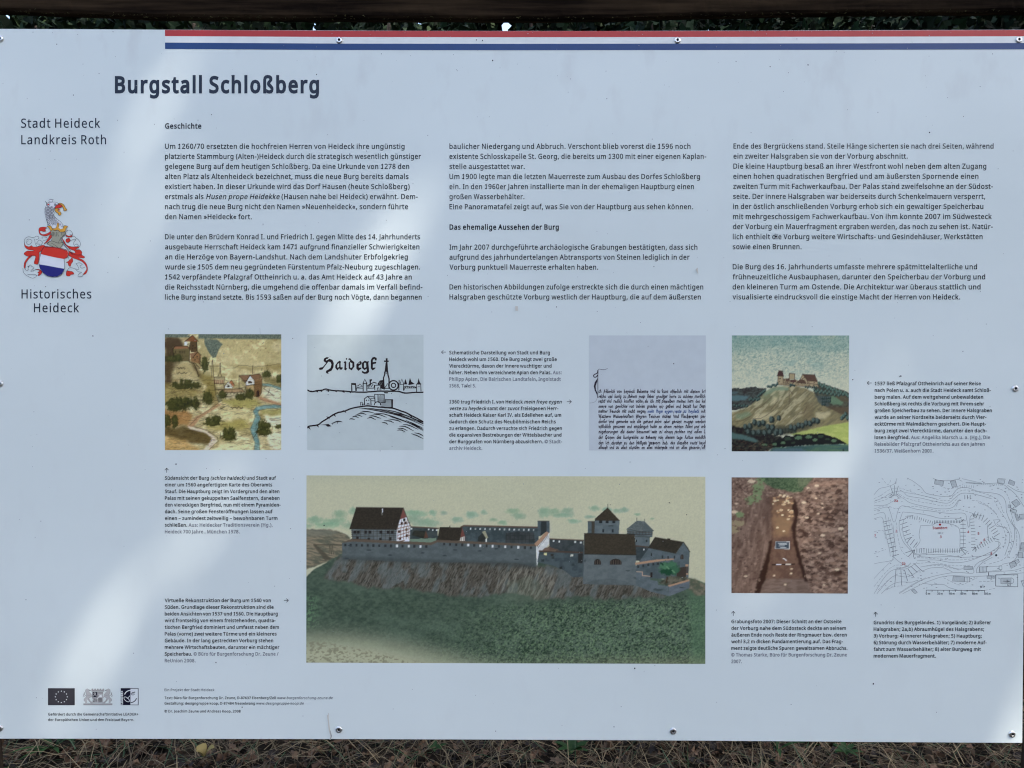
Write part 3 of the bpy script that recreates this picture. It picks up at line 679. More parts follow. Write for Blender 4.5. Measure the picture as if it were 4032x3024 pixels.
# ------------------------------------------------------------------ lettering
K = 4032 / 2212.0
d = Draw(); d.text('Burgstall Schloßberg', 452.7, 1256.5, 364.5, 61.5, TITLE, bold=0.056, track=0.1); d.build('title', panel)
d = Draw()
d.text('Stadt Heideck', 83, 395, 503, 35.5, TITLE, bold=0.012, track=0.09)
d.text('Landkreis Roth', 84, 418, 568, 35.5, TITLE, bold=0.012, track=0.09)
d.build('place_name', panel)
d = Draw()
d.text('Historisches', 85, 360, 1175, 35, TITLE, bold=0.012, track=0.09)
d.text('Heideck', 134, 312, 1229.5, 35, TITLE, bold=0.012, track=0.09)
d.build('emblem_name', panel)
CAP = 19.6
d = Draw(); d.text('Geschichte', 650, 793, 506, CAP, bold=0.05, track=0.08); d.build('heading', panel)
d = Draw(); d.text('Das ehemalige Aussehen der Burg', 1770, 2200.5, 904, CAP, bold=0.05, track=0.08); d.build('heading', panel)
def para(x0, y0, pitch, ends, lines, cap=CAP, bold=0.026, nm='paragraph', dx=0.0, dy=0.0):
    d = Draw()
    for i, (e, l) in enumerate(zip(ends, lines)):
        d.text(l, x0 + dx * i, e, y0 + pitch * i + dy * i * i, cap, bold=bold)
    return d.build(nm, panel)
c1 = ['Um 1260/70 ersetzten die hochfreien Herren von Heideck ihre ungünstig',
 'platzierte Stammburg (Alten-)Heideck durch die strategisch wesentlich günstiger',
 'gelegene Burg auf dem heutigen Schloßberg. Da eine Urkunde von 1278 den',
 'alten Platz als Altenheideck bezeichnet, muss die neue Burg bereits damals',
 'existiert haben. In dieser Urkunde wird das Dorf Hausen (heute Schloßberg)',
 'erstmals als _Husen prope Heidekke_ (Hausen nahe bei Heideck) erwähnt. Dem-',
 'nach trug die neue Burg nicht den Namen »Neuenheideck«, sondern führte',
 'den Namen »Heideck« fort.']
para(650, 586, 39.55, [v * K for v in (874, 909.5, 884, 882.5, 885, 902.5, 881.5, 544)], c1)
c1b = ['Die unter den Brüdern Konrad I. und Friedrich I. gegen Mitte des 14. Jahrhunderts',
 'ausgebaute Herrschaft Heideck kam 1471 aufgrund finanzieller Schwierigkeiten',
 'an die Herzöge von Bayern-Landshut. Nach dem Landshuter Erbfolgekrieg',
 'wurde sie 1505 dem neu gegründeten Fürstentum Pfalz-Neuburg zugeschlagen.',
 '1542 verpfändete Pfalzgraf Ottheinrich u. a. das Amt Heideck auf 43 Jahre an',
 'die Reichsstadt Nürnberg, die umgehend die offenbar damals im Verfall befind-',
 'liche Burg instand setzte. Bis 1593 saßen auf der Burg noch Vögte, dann begannen']
para(650, 942, 39.6, [v * K for v in (907.5, 906, 881, 907.5, 889.5, 912.5, 911)], c1b)
q = lambda v: v / 2.0868 + 1740
c2 = ['baulicher Niedergang und Abbruch. Verschont blieb vorerst die 1596 noch',
 'existente Schlosskapelle St. Georg, die bereits um 1300 mit einer eigenen Kaplan-',
 'stelle ausgestattet war.',
 'Um 1900 legte man die letzten Mauerreste zum Ausbau des Dorfes Schloßberg',
 'ein. In den 1960er Jahren installierte man in der ehemaligen Hauptburg einen',
 'großen Wasserbehälter.',
 'Eine Panoramatafel zeigt auf, was Sie von der Hauptburg aus sehen können.']
para(1769.8, 586, 39.6, [q(v) for v in (2042, 2172, 681, 2120, 2071, 678, 2064)], c2)
para(1769.8, 983, 39.3, [q(v) for v in (2099, 2035, 1284)], ['Im Jahr 2007 durchgeführte archäologische Grabungen bestätigten, dass sich',
 'aufgrund des jahrhundertelangen Abtransports von Steinen lediglich in der', 'Vorburg punktuell Mauerreste erhalten haben.'])
para(1770, 1139.5, 39.4, [q(v) for v in (2147, 2127)], ['Den historischen Abbildungen zufolge erstreckte sich die durch einen mächtigen',
 'Halsgraben geschützte Vorburg westlich der Hauptburg, die auf dem äußersten'])
q = lambda v: v / 1.6458 + 2688
c3 = ['Ende des Bergrückens stand. Steile Hänge sicherten sie nach drei Seiten, während',
 'ein zweiter Halsgraben sie von der Vorburg abschnitt.',
 'Die kleine Hauptburg besaß an ihrer Westfront wohl neben dem alten Zugang',
 'einen hohen quadratischen Bergfried und am äußersten Spornende einen',
 'zweiten Turm mit Fachwerkaufbau. Der Palas stand zweifelsohne an der Südost-',
 'seite. Der innere Halsgraben war beiderseits durch Schenkelmauern versperrt,',
 'in der östlich anschließenden Vorburg erhob sich ein gewaltiger Speicherbau',
 'mit mehrgeschossigem Fachwerkaufbau. Von ihm konnte 2007 im Südwesteck',
 'der Vorburg ein Mauerfragment ergraben werden, das noch zu sehen ist. Natür-',
 'lich enthielt die Vorburg weitere Wirtschafts- und Gesindehäuser, Werkstätten',
 'sowie einen Brunnen.']
para(2888, 585, 39.6, [q(v) for v in (2014, 1458, 1967, 1916, 2010, 1960, 1948, 2003, 2009, 1943, 770)], c3, dx=-0.28)
para(2885, 1060, 39.6, [v * K for v in (2110.5, 2128, 2118, 2074)], ['Die Burg des 16. Jahrhunderts umfasste mehrere spätmittelalterliche und',
 'frühneuzeitliche Ausbauphasen, darunter den Speicherbau der Vorburg und',
 'den kleineren Turm am Ostende. Die Architektur war überaus stattlich und',
 'visualisierte eindrucksvoll die einstige Macht der Herren von Heideck.'], dx=-0.28)
CB = 0.038; CC = 13.2
q = lambda v: v / 1.843 + 600
para(649.5, 1888.5, 26.4, [q(v) for v in (898, 870, 922, 923, 931, 873, 908, 873, 634)],
 ['Südansicht der Burg _(schlos haideck)_ und Stadt auf', 'einer um 1560 angefertigten Karte des Oberamts', 'Stauf. Die Hauptburg zeigt im Vordergrund den alten',
  'Palas mit seinen gekuppelten Saalfenstern, daneben', 'den viereckigen Bergfried, nun mit einem Pyramiden-', 'dach. Seine großen Fensteröffnungen lassen auf',
  'einen – zumindest zeitweilig – bewohnbaren Turm', 'schließen. ~Aus: Heidecker Traditionsverein (Hg.),', '~Heideck 700 Jahre . München 1978.'], CC, CB, 'caption')
para(649, 2370.3, 26.35, [q(v) for v in (860, 880, 910, 894, 919, 902, 877, 922, 916, 314)],
 ['Virtuelle Rekonstruktion der Burg um 1540 von', 'Süden. Grundlage dieser Rekonstruktion sind die', 'beiden Ansichten von 1537 und 1560. Die Hauptburg',
  'wird frontseitig von einem freistehenden, quadra-', 'tischen Bergfried dominiert und umfasst neben dem', 'Palas (vorne) zwei weitere Türme und ein kleineres',
  'Gebäude. In der lang gestreckten Vorburg stehen', 'mehrere Wirtschaftsbauten, darunter ein mächtiger', 'Speicherbau. ~© Büro für Burgenforschung Dr. Zeune /', '~ReUnion 2008.'], CC, CB, 'caption')
q = lambda v: v / 1.975 + 1680
para(1769, 1395, 26.05, [q(v) for v in (958, 1012, 971, 1050, 1043, 384)],
 ['Schematische Darstellung von Stadt und Burg', 'Heideck wohl um 1560. Die Burg zeigt zwei große', 'Vierecktürme, davon der innere wuchtiger und',
  'höher. Neben ihm verzeichnete Apian den Palas. ~Aus:', '~Philipp Apian, Die Bairischen Landtafeln, Ingolstadt', '~1568, Tafel 5.'], CC, CB, 'caption')
para(1769, 1588.4, 26.1, [q(v) for v in (1048, 1024, 1046, 1004, 1052, 1048, 1053, 432)],
 ['1360 trug Friedrich I. von Heideck _mein freye eygen', '_veste zu heydeck_ samt der zuvor freieigenen Herr-', 'schaft Heideck Kaiser Karl IV. als Edellehen auf, um',
  'dadurch den Schutz des Neuböhmischen Reichs', 'zu erlangen. Dadurch versuchte sich Friedrich gegen', 'die expansiven Bestrebungen der Wittelsbacher und',
  'der Burggrafen von Nürnberg abzusichern. ~© Stadt-', '~archiv Heideck.'], CC, CB, 'caption')
q = lambda v: v / 1.7254 + 2750
para(3444, 1516.5, 26.5, [q(v) for v in (1918, 1986, 1934, 1941, 1993, 1956, 1953, 1959, 1981, 1945, 1596)],
 ['1537 ließ Pfalzgraf Ottheinrich auf seiner Reise', 'nach Polen u. a. auch die Stadt Heideck samt Schloß-', 'berg malen. Auf dem weitgehend unbewaldeten',
  'Schloßberg ist rechts die Vorburg mit ihrem sehr', 'großen Speicherbau zu sehen. Der innere Halsgraben', 'wurde an seiner Nordseite beiderseits durch Vier-',
  'ecktürme mit Walmdächern gesichert. Die Haupt-', 'burg zeigt zwei Vierecktürme, darunter den dach-', 'losen Bergfried. ~Aus: Angelika Marsch u. a. (Hg.), Die',
  '~Reisebilder Pfalzgraf Ottheinrichs aus den Jahren', '~1536/37. Weißenhorn 2001.'], CC, CB, 'caption', -0.05)
q = lambda v: v / 1.7955 + 2800
para(2879.6, 2453.5, 26.2, [q(v) for v in (921, 953, 958, 932, 963, 960, 217)],
 ['Grabungsfoto 2007: Dieser Schnitt an der Ostseite', 'der Vorburg nahe dem Südosteck deckte an seinem', 'äußeren Ende noch Reste der Ringmauer bzw. deren',
  'wohl 3,2 m dicken Fundamentierung auf. Das Frag-', 'ment zeigte deutliche Spuren gewaltsamen Abbruchs.', '~© Thomas Starke, Büro für Burgenforschung Dr. Zeune', '~2007.'], CC, CB, 'caption', -0.05)
para(3440, 2457.5, 26.25, [q(v) for v in (1978, 1929, 1913, 1947, 1907, 1588)],
 ['Grundriss des Burggeländes. 1) Vorgelände; 2) äußerer', 'Halsgraben; 2a,b) Abraumhügel des Halsgrabens;', '3) Vorburg; 4) innerer Halsgraben; 5) Hauptburg;',
  '6) Störung durch Wasserbehälter; 7) moderne Auf-', 'fahrt zum Wasserbehälter; 8) alter Burgweg mit', 'modernem Mauerfragment.'], CC, CB, 'caption', -0.05)
q = lambda v: v / 1.58
d = Draw(); CS = 9.9
d.text('Ein Projekt der Stadt Heideck', 648, q(1335), 2721, CS, ink_mat('ink_dark_grey', (70, 74, 84)), bold=0.018)
d.text('Text: Büro für Burgenforschung Dr. Zeune, D-87637 Eisenberg/Zell', 648, q(1716), 2752.5, CS, bold=0.028)
d.text('_www.burgenforschung-zeune.de', q(1724), q(2069), 2752.5, CS, ink_mat('ink_dark_grey', (70, 74, 84)), bold=0.018)
d.text('Gestaltung: designgruppe koop, D-87484 Nesselwang', 648, q(1586), 2774, CS, bold=0.028)
d.text('_www.designgruppe-koop.de', q(1593), q(1889), 2774, CS, ink_mat('ink_dark_grey', (70, 74, 84)), bold=0.018)
d.text('© Dr. Joachim Zeune und Andreas Koop, 2008', 648, q(1497), 2805, CS, bold=0.028)
d.build('credits', panel)
d = Draw()
d.text('Gefördert durch die Gemeinschaftinitiative LEADER+', 190, q(861), 2817, CS, bold=0.03)
d.text('der Europäischen Union und den Freistaat Bayern.', 190, q(835), 2838.6, CS, bold=0.03)
d.build('credits', panel)
def arrow(cx, cy, dr, r=9.0):
    d = Draw(cx, cy, 1.0)
    dx, dy = {'l': (-1, 0), 'r': (1, 0), 'u': (0, -1)}[dr]
    nx, ny = -dy, dx
    d.stroke([(-dx * r, -dy * r), (dx * r, dy * r)], 1.9, TXT)
    for s_ in (-1, 1):
        d.stroke([(dx * (r - 8) + nx * s_ * 7.5, dy * (r - 8) + ny * s_ * 7.5), (dx * r, dy * r)], 1.9, TXT, 3)
    d.build('arrow', panel)
arrow(1747, 1386.5, 'l'); arrow(2241, 1581.5, 'r'); arrow(3423, 1508, 'l'); arrow(1127, 2364, 'r')
arrow(656.5, 1852, 'u'); arrow(2887, 2415.5, 'u'); arrow(3447.5, 2419, 'u')

# ------------------------------------------------------------------ printed pictures
def castle_picture():
    p = Pic(57, 46, 3354, 1600, 5.2, (170, 171, 148))
    X, Y = p.X, p.Y
    g = sstep(200, 3300, X)[..., None]
    p.a = np.array((166, 170, 149.)) * (1 - g) + np.array((175, 176, 151.)) * g
    p.a += (p.n(700, 300, 2)[..., None] - 0.5) * 10 + (p.n(9, 9, 4, 1)[..., None] - 0.5) * 4
    p.put(sstep(470, 330, np.abs(Y - 480)) * sstep(1900, 1200, X) * 0.5, (182, 182, 155))
    # misty trees on the horizon
    for i, (x, y, rx, ry) in enumerate([(130, 418, 60, 32), (335, 375, 55, 40), (300, 430, 90, 30), (230, 460, 110, 26), (420, 470, 70, 30), (450, 340, 40, 28), (960, 360, 90, 26), (950, 410, 70, 40), (1060, 440, 110, 40),
            (1100, 355, 32, 24), (1195, 357, 30, 18), (1300, 412, 48, 26), (1420, 370, 50, 26), (1525, 350, 30, 18), (1600, 412, 32, 14), (1680, 433, 36, 18), (1770, 340, 60, 26), (1820, 380, 60, 26),
            (2022, 345, 52, 42), (2110, 345, 50, 34), (2215, 340, 55, 30), (2180, 372, 90, 18), (2267, 420, 50, 18), (2440, 312, 42, 22), (2400, 385, 40, 14), (2540, 325, 40, 20), (2622, 335, 38, 20), (2685, 326, 36, 22), (2790, 362, 22, 10), (2915, 398, 20, 8), (60, 470, 60, 20)]):
        t = (112 + (i * 37) % 22, 150 + (i * 13) % 10, 126 + (i * 29) % 14)
        p.blob(x, y, rx, ry, t, 0.6, 0.7, 0.55, 20, i); p.blob(x - rx * 0.1, y - ry * 0.2, rx * 0.6, ry * 0.6, (104, 144, 120), 0.4, 0.8, 0.6, 14, i + 50)
    p.put(sstep(60, 0, np.abs(Y - 505)) * sstep(1300, 900, X) * 0.5, (178, 180, 152))
    # far left hillside
    nz = p.n(60, 9, 6, 4, 0.2)
    p.fill([(40, 497), (200, 492), (310, 505), (390, 535), (440, 585), (360, 700), (240, 760), (40, 835)], (128, 116, 98), 1, 4, 20, 3, (82, 84, 74), nz)
    p.fill([(40, 494), (230, 494), (330, 515), (260, 545), (40, 560)], (98, 104, 96), 0.6, 4, 20, 10)
    p.fill([(112, 618), (140, 620), (215, 690), (275, 745), (215, 752), (150, 670)], (70, 66, 58), 0.85, 2, 14, 5)
    # hill body
    nb = p.n(26, 16, 11, 4)
    nl = p.n(300, 160, 12, 3)
    body = [(40, 905), (120, 830), (250, 750), (360, 690), (1780, 740), (2450, 700), (3000, 900), (3180, 880), (3260, 898), (3370, 935), (3370, 1620), (40, 1620)]
    p.fill(body, (55, 70, 63), 1, 3, 30, 2, (70, 86, 76), nb)
    p.put(p.mask(body) * sstep(0.45, 0.75, nl) * 0.5, (84, 104, 92))
    # leafy texture, stronger to the right
    lf = p.n(15, 10, 21, 2); lf2 = p.n(11, 15, 25, 2, 0.7)
    right = sstep(900, 2300, X + (Y - 1200) * 0.8) * sstep(1010, 1150, Y + 0.05 * (X - 2500))
    m = p.mask(body)
    p.put(m * sstep(0.52, 0.62, lf) * sstep(960, 1080, Y) * (0.25 + 0.75 * right), (30, 44, 36), 0.8)
    p.put(m * sstep(0.55, 0.7, lf2) * sstep(1000, 1120, Y) * (0.15 + 0.75 * right), (96, 126, 96), 0.7)
    p.put(m * sstep(0.62, 0.7, p.n(8, 8, 28, 1)) * right, (118, 146, 112), 0.45)
    p.put(m * sstep(3190, 3260, X + (Y - 1300) * -0.05) * 0.55, (76, 108, 84))
    p.put(m * sstep(220, 60, X) * sstep(1000, 1080, Y) * sstep(1350, 1250, Y) * sstep(0.5, 0.6, lf2), (92, 132, 98), 0.7)
    # bare rock below the walls, hatched downwards
    rock = [(365, 700), (1780, 765), (1970, 790), (2200, 800), (2450, 930), (2760, 900), (3050, 1000), (3000, 1050), (2700, 1050), (2500, 1060), (2330, 1040), (2120, 1060), (1960, 1075), (1800, 1010), (1560, 1040), (1300, 1040), (1100, 1010), (950, 985), (800, 975), (560, 965), (400, 925), (200, 910), (260, 810)]
    st = p.n(60, 9, 31, 4, math.radians(112)); st2 = p.n(26, 7, 33, 3, math.radians(122)); big = p.n(150, 60, 35, 3, math.radians(115))
    rm = p.blur(p.mask(rock, 12, 40), 10)
    c = np.array((74, 70, 66.))
    p.put(rm, c, 1)
    p.put(rm * sstep(0.42, 0.7, st), (96, 96, 94), 0.9); p.put(rm * sstep(0.5, 0.3, st2), (44, 42, 38), 0.8)
    p.put(rm * sstep(0.52, 0.7, big), (92, 106, 112), 0.55)
    p.put(rm * sstep(330, 200, np.hypot(X - 1880, (Y - 960) * 1.7)) * sstep(0.45, 0.6, st), (126, 124, 114), 0.6)
    p.fill([(3220, 885), (3290, 905), (3370, 960), (3370, 1030), (3270, 1030), (3215, 980)], (112, 104, 92), 1, 5, 20, 6, (74, 80, 68))
    p.fill([(1720, 930), (1900, 880), (2090, 1020), (1960, 1090), (1700, 1080)], (96, 110, 96), 0.35, 14, 30, 14)
    # mist low on the left
    d1 = (Y - 1285) / 420 - sstep(200, 2500, X) * 0.95
    p.put(sstep(-0.15, 0.6, d1) * 1.0, (160, 164, 140), 0.95)
    p.put(sstep(1480, 1620, Y) * sstep(900, 3300, X) * 0.35, (150, 150, 116))
    k = p.n(20, 12, 41, 2)
    p.put(sstep(0.54, 0.6, k) * sstep(1400, 1440, Y - sstep(60, 1300, X) * 200 + 0) * sstep(1330, 1000, X), (116, 116, 98), 0.85)
    # --- walls and houses
    wall = (80, 90, 96); dark = (72, 81, 87); roof = (52, 47, 44); brown = (88, 72, 62); white = (196, 202, 206); tan = (156, 122, 100)
    nw = p.n(40, 30, 51, 3)
    def W(pts, c=wall, c2=dark): p.fill(pts, c, 1, 0, 20, 0, c2, nw)
    def R(pts, c=roof): p.fill(pts, c, 1, 0, 20, 0, tuple(v * 0.86 for v in c), p.n(10, 6, 61, 2))
    def L(pts, w, c, a=1.0): p.line(pts, w, c, a)
    # back walls of the outer ward
    W([(905, 470), (1140, 480), (1145, 600), (905, 600)], (60, 68, 72), (50, 58, 62)); L([(905, 470), (1150, 482)], 9, (82, 66, 58))
    W([(1345, 465), (1975, 475), (1975, 620), (1345, 600)], (64, 76, 84), (52, 62, 68)); L([(1335, 472), (1360, 460), (1975, 472)], 12, (84, 66, 58))
    for i in range(15): p.fill([(1408 + i * 40, 478 + i * 0.7), (1420 + i * 40, 478 + i * 0.7), (1420 + i * 40, 492 + i * 0.7), (1408 + i * 40, 492 + i * 0.7)], white if i % 3 != 1 else (150, 158, 160))
    p.fill([(905, 570), (1130, 565), (1130, 605), (905, 605)], (104, 128, 112), 0.9, 3)
    W([(930, 540), (945, 500), (1040, 505), (1065, 560), (1030, 568)], (50, 50, 46), (40, 40, 38)); W([(1030, 565), (1045, 500), (1065, 560)], (84, 60, 52), (74, 52, 48))
    for x, y in [(1068, 492), (1102, 496), (1134, 497), (926, 486)]: p.fill([(x - 5, y - 6), (x + 6, y - 6), (x + 6, y + 7), (x - 5, y + 7)], white)
    # small house with red gable
    R([(1160, 472), (1345, 475), (1328, 585), (1138, 580)]); p.fill([(1345, 475), (1370, 550), (1366, 590), (1325, 585)], (104, 62, 58)); p.fill([(1330, 560), (1366, 548), (1366, 590), (1328, 588)], (188, 190, 190)); L([(1340, 560), (1340, 588)], 4, brown); L([(1355, 556), (1355, 588)], 4, brown)
    L([(1243, 478), (1243, 464)], 8, (70, 66, 60))
    # shed
    W([(1475, 590), (1478, 552), (1510, 520), (1540, 545), (1545, 595)], (48, 52, 54), (42, 44, 46)); p.fill([(1508, 510), (1535, 500), (1560, 560), (1545, 570)], (140, 140, 118)); p.fill([(1536, 570), (1550, 562), (1550, 595), (1536, 595)], (196, 200, 200))
    W([(1705, 520), (1800, 505), (1935, 515), (1950, 600), (1700, 600)], (58, 62, 66), (46, 50, 54))
    for x in range(1710, 1940, 32): L([(x, 522), (x, 600)], 3, (38, 40, 42), 0.8)
    for y in (540, 572): L([(1705, y), (1945, y)], 3, (38, 40, 42), 0.8)
    # big half-timbered storehouse
    W([(428, 490), (805, 495), (802, 602), (440, 598)], (92, 104, 112), (78, 90, 98))
    for y in (508, 522, 538, 552, 572, 590): L([(430, y), (804, y + 4)], 3.5, (52, 42, 38), 0.85)
    for x in range(440, 800, 34): L([(x, 500), (x, 596)], 3.5, (52, 42, 38), 0.7)
    for x, y in [(460, 515), (490, 515), (550, 515), (585, 515), (675, 515), (735, 515), (768, 515), (482, 565), (575, 575), (672, 575), (752, 570)]: p.fill([(x - 12, y - 12), (x + 10, y - 12), (x + 10, y + 14), (x - 12, y + 14)], (40, 36, 36))
    R([(470, 311), (858, 314), (803, 497), (413, 493)]); L([(470, 311), (858, 314)], 5, (74, 66, 60))
    p.fill([(858, 314), (918, 466), (910, 600), (803, 602), (805, 495)], (206, 210, 216))
    p.fill([(857, 318), (885, 392), (830, 410)], (112, 66, 62))
    for y0, y1 in [(452, 436), (480, 462), (508, 486), (536, 512), (562, 540), (588, 574)]: L([(812, y0 + 6), (912, y1)], 5, (104, 68, 60))
    for x in (815, 838, 862, 885, 905): L([(x, 470), (x - 1, 575)], 4, (104, 68, 60), 0.9)
    for x in (846, 868, 890): L([(x, 412), (x, 470)], 3.5, (104, 68, 60), 0.9)
    for x, y, c_ in [(866, 414, (40, 36, 36)), (845, 444, (60, 44, 40)), (878, 440, (60, 44, 40)), (825, 512, (70, 50, 44)), (884, 496, (100, 74, 58)), (832, 570, (70, 50, 44)), (888, 545, (70, 50, 44))]: p.fill([(x - 9, y - 11), (x + 9, y - 13), (x + 9, y + 9), (x - 9, y + 11)], c_)
    p.fill([(875, 575), (908, 568), (908, 600), (872, 601)], (212, 216, 222)); L([(858, 314), (918, 466)], 6, (60, 54, 50)); L([(858, 314), (803, 497)], 5, (60, 54, 50))
    p.fill([(682, 322), (692, 322), (692, 352), (684, 352)], (222, 224, 226)); p.fill([(676, 352), (690, 352), (688, 376), (678, 376)], (92, 94, 94))
    # long curtain wall
    W([(352, 605), (440, 580), (1085, 612), (1140, 588), (1955, 628), (1955, 798), (1780, 768), (1400, 765), (900, 760), (358, 738)])
    p.fill([(350, 606), (436, 572), (1085, 600), (1140, 578), (1960, 612), (1955, 630), (1140, 598), (1085, 622), (440, 594)], (86, 74, 66))
    p.put(p.blur(p.mask([(352, 715), (1000, 735), (1950, 765), (1955, 812), (1400, 775), (900, 770), (352, 748)]), 12), (52, 60, 64), 0.6)
    xs_ = [380, 424, 472, 518, 566, 612, 660, 710, 757, 806, 852, 904, 950, 1000, 1048, 1195, 1245, 1296, 1345, 1394, 1443, 1494, 1546, 1596, 1648, 1700, 1752, 1808, 1862, 1912]
    for i, x in enumerate(xs_):
        y = 622 + (x - 380) * 0.016 if x < 1100 else 612 + (x - 1195) * 0.04
        c_ = white if i in (9, 11, 13, 19, 21, 23, 25, 27) else (44, 46, 50)
        p.fill([(x - 8, y - 10), (x + 9, y - 10), (x + 9, y + 12), (x - 8, y + 12)], c_)
    for x, y in [(418, 628), (575, 665), (750, 705), (1018, 686), (1200, 708), (1287, 662), (1490, 668), (392, 735), (1625, 650), (1795, 738)]:
        p.blob(x, y, 18, 6, (48, 56, 62), 0.9, 0.4, 0.5, 9, int(x))
    # little bridge on the left
    L([(120, 622), (352, 622)], 6, (64, 58, 50)); 
    for x in (252, 272): L([(x, 624), (x - 6, 700)], 4, (70, 66, 58)); L([(x, 624), (x + 12, 700)], 4, (70, 66, 58))
    # gate tower and bright flank
    p.fill([(1955, 628), (2048, 500), (2068, 470), (2062, 610), (1990, 690), (1960, 800)], (176, 182, 190), 1, 0, 20, 0, (200, 205, 210))
    p.fill([(1940, 608), (2052, 494), (2060, 522), (1962, 632)], tan)
    for i in range(9): L([(1968 + i * 10, 620 - i * 11), (1974 + i * 10, 640 - i * 11)], 3.5, (70, 60, 56))
    W([(1968, 420), (2066, 420), (2066, 520), (2040, 505), (1985, 545), (1968, 545)], (70, 82, 92), (62, 74, 82)); p.fill([(1996, 424), (2040, 424), (2040, 506), (1992, 545)], (44, 48, 52)); L([(1968, 420), (2066, 420)], 4, (40, 40, 42)); L([(2066, 420), (2074, 490), (2060, 540)], 3, (160, 160, 160))
    # link wall to the inner castle
    W([(2066, 565), (2345, 575), (2345, 690), (2062, 660)], (58, 64, 70), (48, 54, 58)); L([(2066, 566), (2345, 577)], 7, (92, 74, 64))
    for x, y in [(2099, 585), (2146, 590), (2278, 592), (2324, 598)]: p.fill([(x - 7, y - 8), (x + 7, y - 8), (x + 7, y + 7), (x - 7, y + 7)], white)
    p.fill([(2010, 655), (2060, 630), (2150, 660), (2000, 672)], (92, 72, 64), 0.9, 3)
    W([(1982, 665), (2345, 682), (2345, 880), (2260, 885), (2190, 830), (2100, 790), (1965, 760)], (66, 78, 86), (54, 64, 72)); L([(1982, 668), (2345, 680)], 12, (70, 56, 50))
    for x, y, c_ in [(2032, 692, (206, 196, 140)), (2088, 700, (48, 46, 46)), (2250, 702, (170, 176, 170)), (2010, 745, (44, 50, 54)), (2094, 722, (50, 56, 58)), (2160, 805, (40, 42, 44)), (2260, 780, (48, 56, 60)), (2325, 750, (40, 42, 44)), (2330, 700, (50, 46, 44))]:
        p.fill([(x - 12, y - 9), (x + 12, y - 9), (x + 12, y + 10), (x - 12, y + 10)], c_, 1, 1.5, 8)
    p.fill([(2302, 690), (2345, 688), (2345, 770), (2302, 765)], (42, 42, 44))
    # keep with pyramid roof
    W([(2382, 420), (2445, 420), (2445, 525), (2380, 525)], (76, 88, 96), (66, 76, 84)); p.fill([(2412, 424), (2442, 424), (2442, 520), (2412, 520)], (60, 56, 52)); L([(2382, 421), (2442, 421)], 4, (46, 46, 46))
    W([(2440, 405), (2645, 410), (2638, 530), (2436, 530)], (88, 100, 108), (78, 90, 98))
    R([(2545, 306), (2648, 416), (2440, 414), (2442, 398)], (58, 52, 46)); L([(2547, 278), (2547, 312)], 4, (60, 60, 56))
    for x in (2488, 2542, 2597): p.fill([(x - 12, 414), (x + 12, 414), (x + 12, 437), (x - 12, 437)], (38, 40, 44))
    for x in (2508, 2586): p.fill([(x - 8, 486), (x + 8, 486), (x + 8, 512), (x - 8, 512)], (40, 44, 50))
    p.blob(2574, 458, 22, 5, (54, 62, 68), 0.9)
    # round-looking hipped turret
    W([(2705, 490), (2918, 495), (2914, 548), (2895, 552), (2893, 640), (2775, 630), (2772, 548), (2706, 520)], (84, 96, 104), (72, 84, 92))
    R([(2788, 414), (2848, 418), (2926, 496), (2900, 502), (2820, 504), (2703, 482)], (92, 102, 106)); p.fill([(2848, 418), (2926, 496), (2838, 502)], (78, 88, 94))
    for a_ in range(6): L([(2725 + a_ * 8, 470 - a_ * 9), (2895 - a_ * 8, 480 - a_ * 9)], 2, (58, 66, 70), 0.6)
    L([(2786, 390), (2786, 414)], 4, (60, 64, 64)); L([(2850, 400), (2850, 418)], 4, (60, 64, 64)); L([(2703, 484), (2820, 505), (2926, 497)], 4, (44, 48, 50))
    L([(2705, 522), (2830, 532), (2915, 524)], 5, (48, 46, 44)); L([(2706, 506), (2916, 512)], 4, (66, 58, 54)); L([(2775, 545), (2895, 550)], 4, (50, 48, 46))
    for x in range(2730, 2910, 26): L([(x, 506), (x, 530)], 3.5, (52, 46, 44))
    for x in (2782, 2868): p.fill([(x - 5, 570), (x + 5, 570), (x + 5, 592), (x - 5, 592)], (36, 38, 42))
    # palace: great roof and arched windows
    W([(2772, 620), (3110, 640), (3095, 760), (2778, 745)], (58, 66, 72), (48, 56, 62)); L([(2772, 622), (2880, 632)], 10, (74, 60, 54)); p.fill([(2838, 645), (2850, 645), (2850, 658), (2838, 658)], white)
    W([(2352, 530), (2780, 690), (2778, 950), (2344, 940)]); W([(2344, 690), (2780, 690), (2780, 960), (2700, 915), (2550, 892), (2440, 905), (2344, 940)], (88, 98, 104), (80, 90, 96))
    p.fill([(2352, 522), (2350, 690), (2344, 938), (2336, 800)], (64, 74, 82))
    R([(2352, 520), (2768, 528), (2782, 696), (2354, 690)], (60, 54, 48)); L([(2352, 521), (2768, 529)], 5, (44, 40, 38)); L([(2354, 692), (2782, 698)], 5, (36, 34, 34))
    def arch(cx, y, w, h, n):
        pts = [(cx - w, y)] + [(cx - w * math.cos(t), y - h * 0.45 - h * 0.55 * math.sin(t)) for t in np.linspace(0, math.pi, 10)] + [(cx + w, y)]
        p.fill(pts, (44, 38, 38)); 
        for i in range(n): L([(cx - w + (i + 0.5) * 2 * w / n, y - 4), (cx - w + (i + 0.5) * 2 * w / n, y - h * 0.75)], 4, (92, 84, 78))
    arch(2462, 778, 28, 46, 3); arch(2612, 780, 48, 50, 5)
    p.blob(2712, 828, 20, 5, (58, 66, 72), 1); p.blob(2790, 888, 28, 6, (58, 66, 72), 1); p.blob(2358, 748, 8, 12, (60, 68, 76), 1)
    # right-hand house and terrace
    W([(3110, 685), (3172, 590), (3212, 640), (3222, 672), (3212, 890), (3060, 900), (2780, 860), (2780, 790), (2885, 640), (3106, 680)], (82, 94, 104), (72, 84, 92))
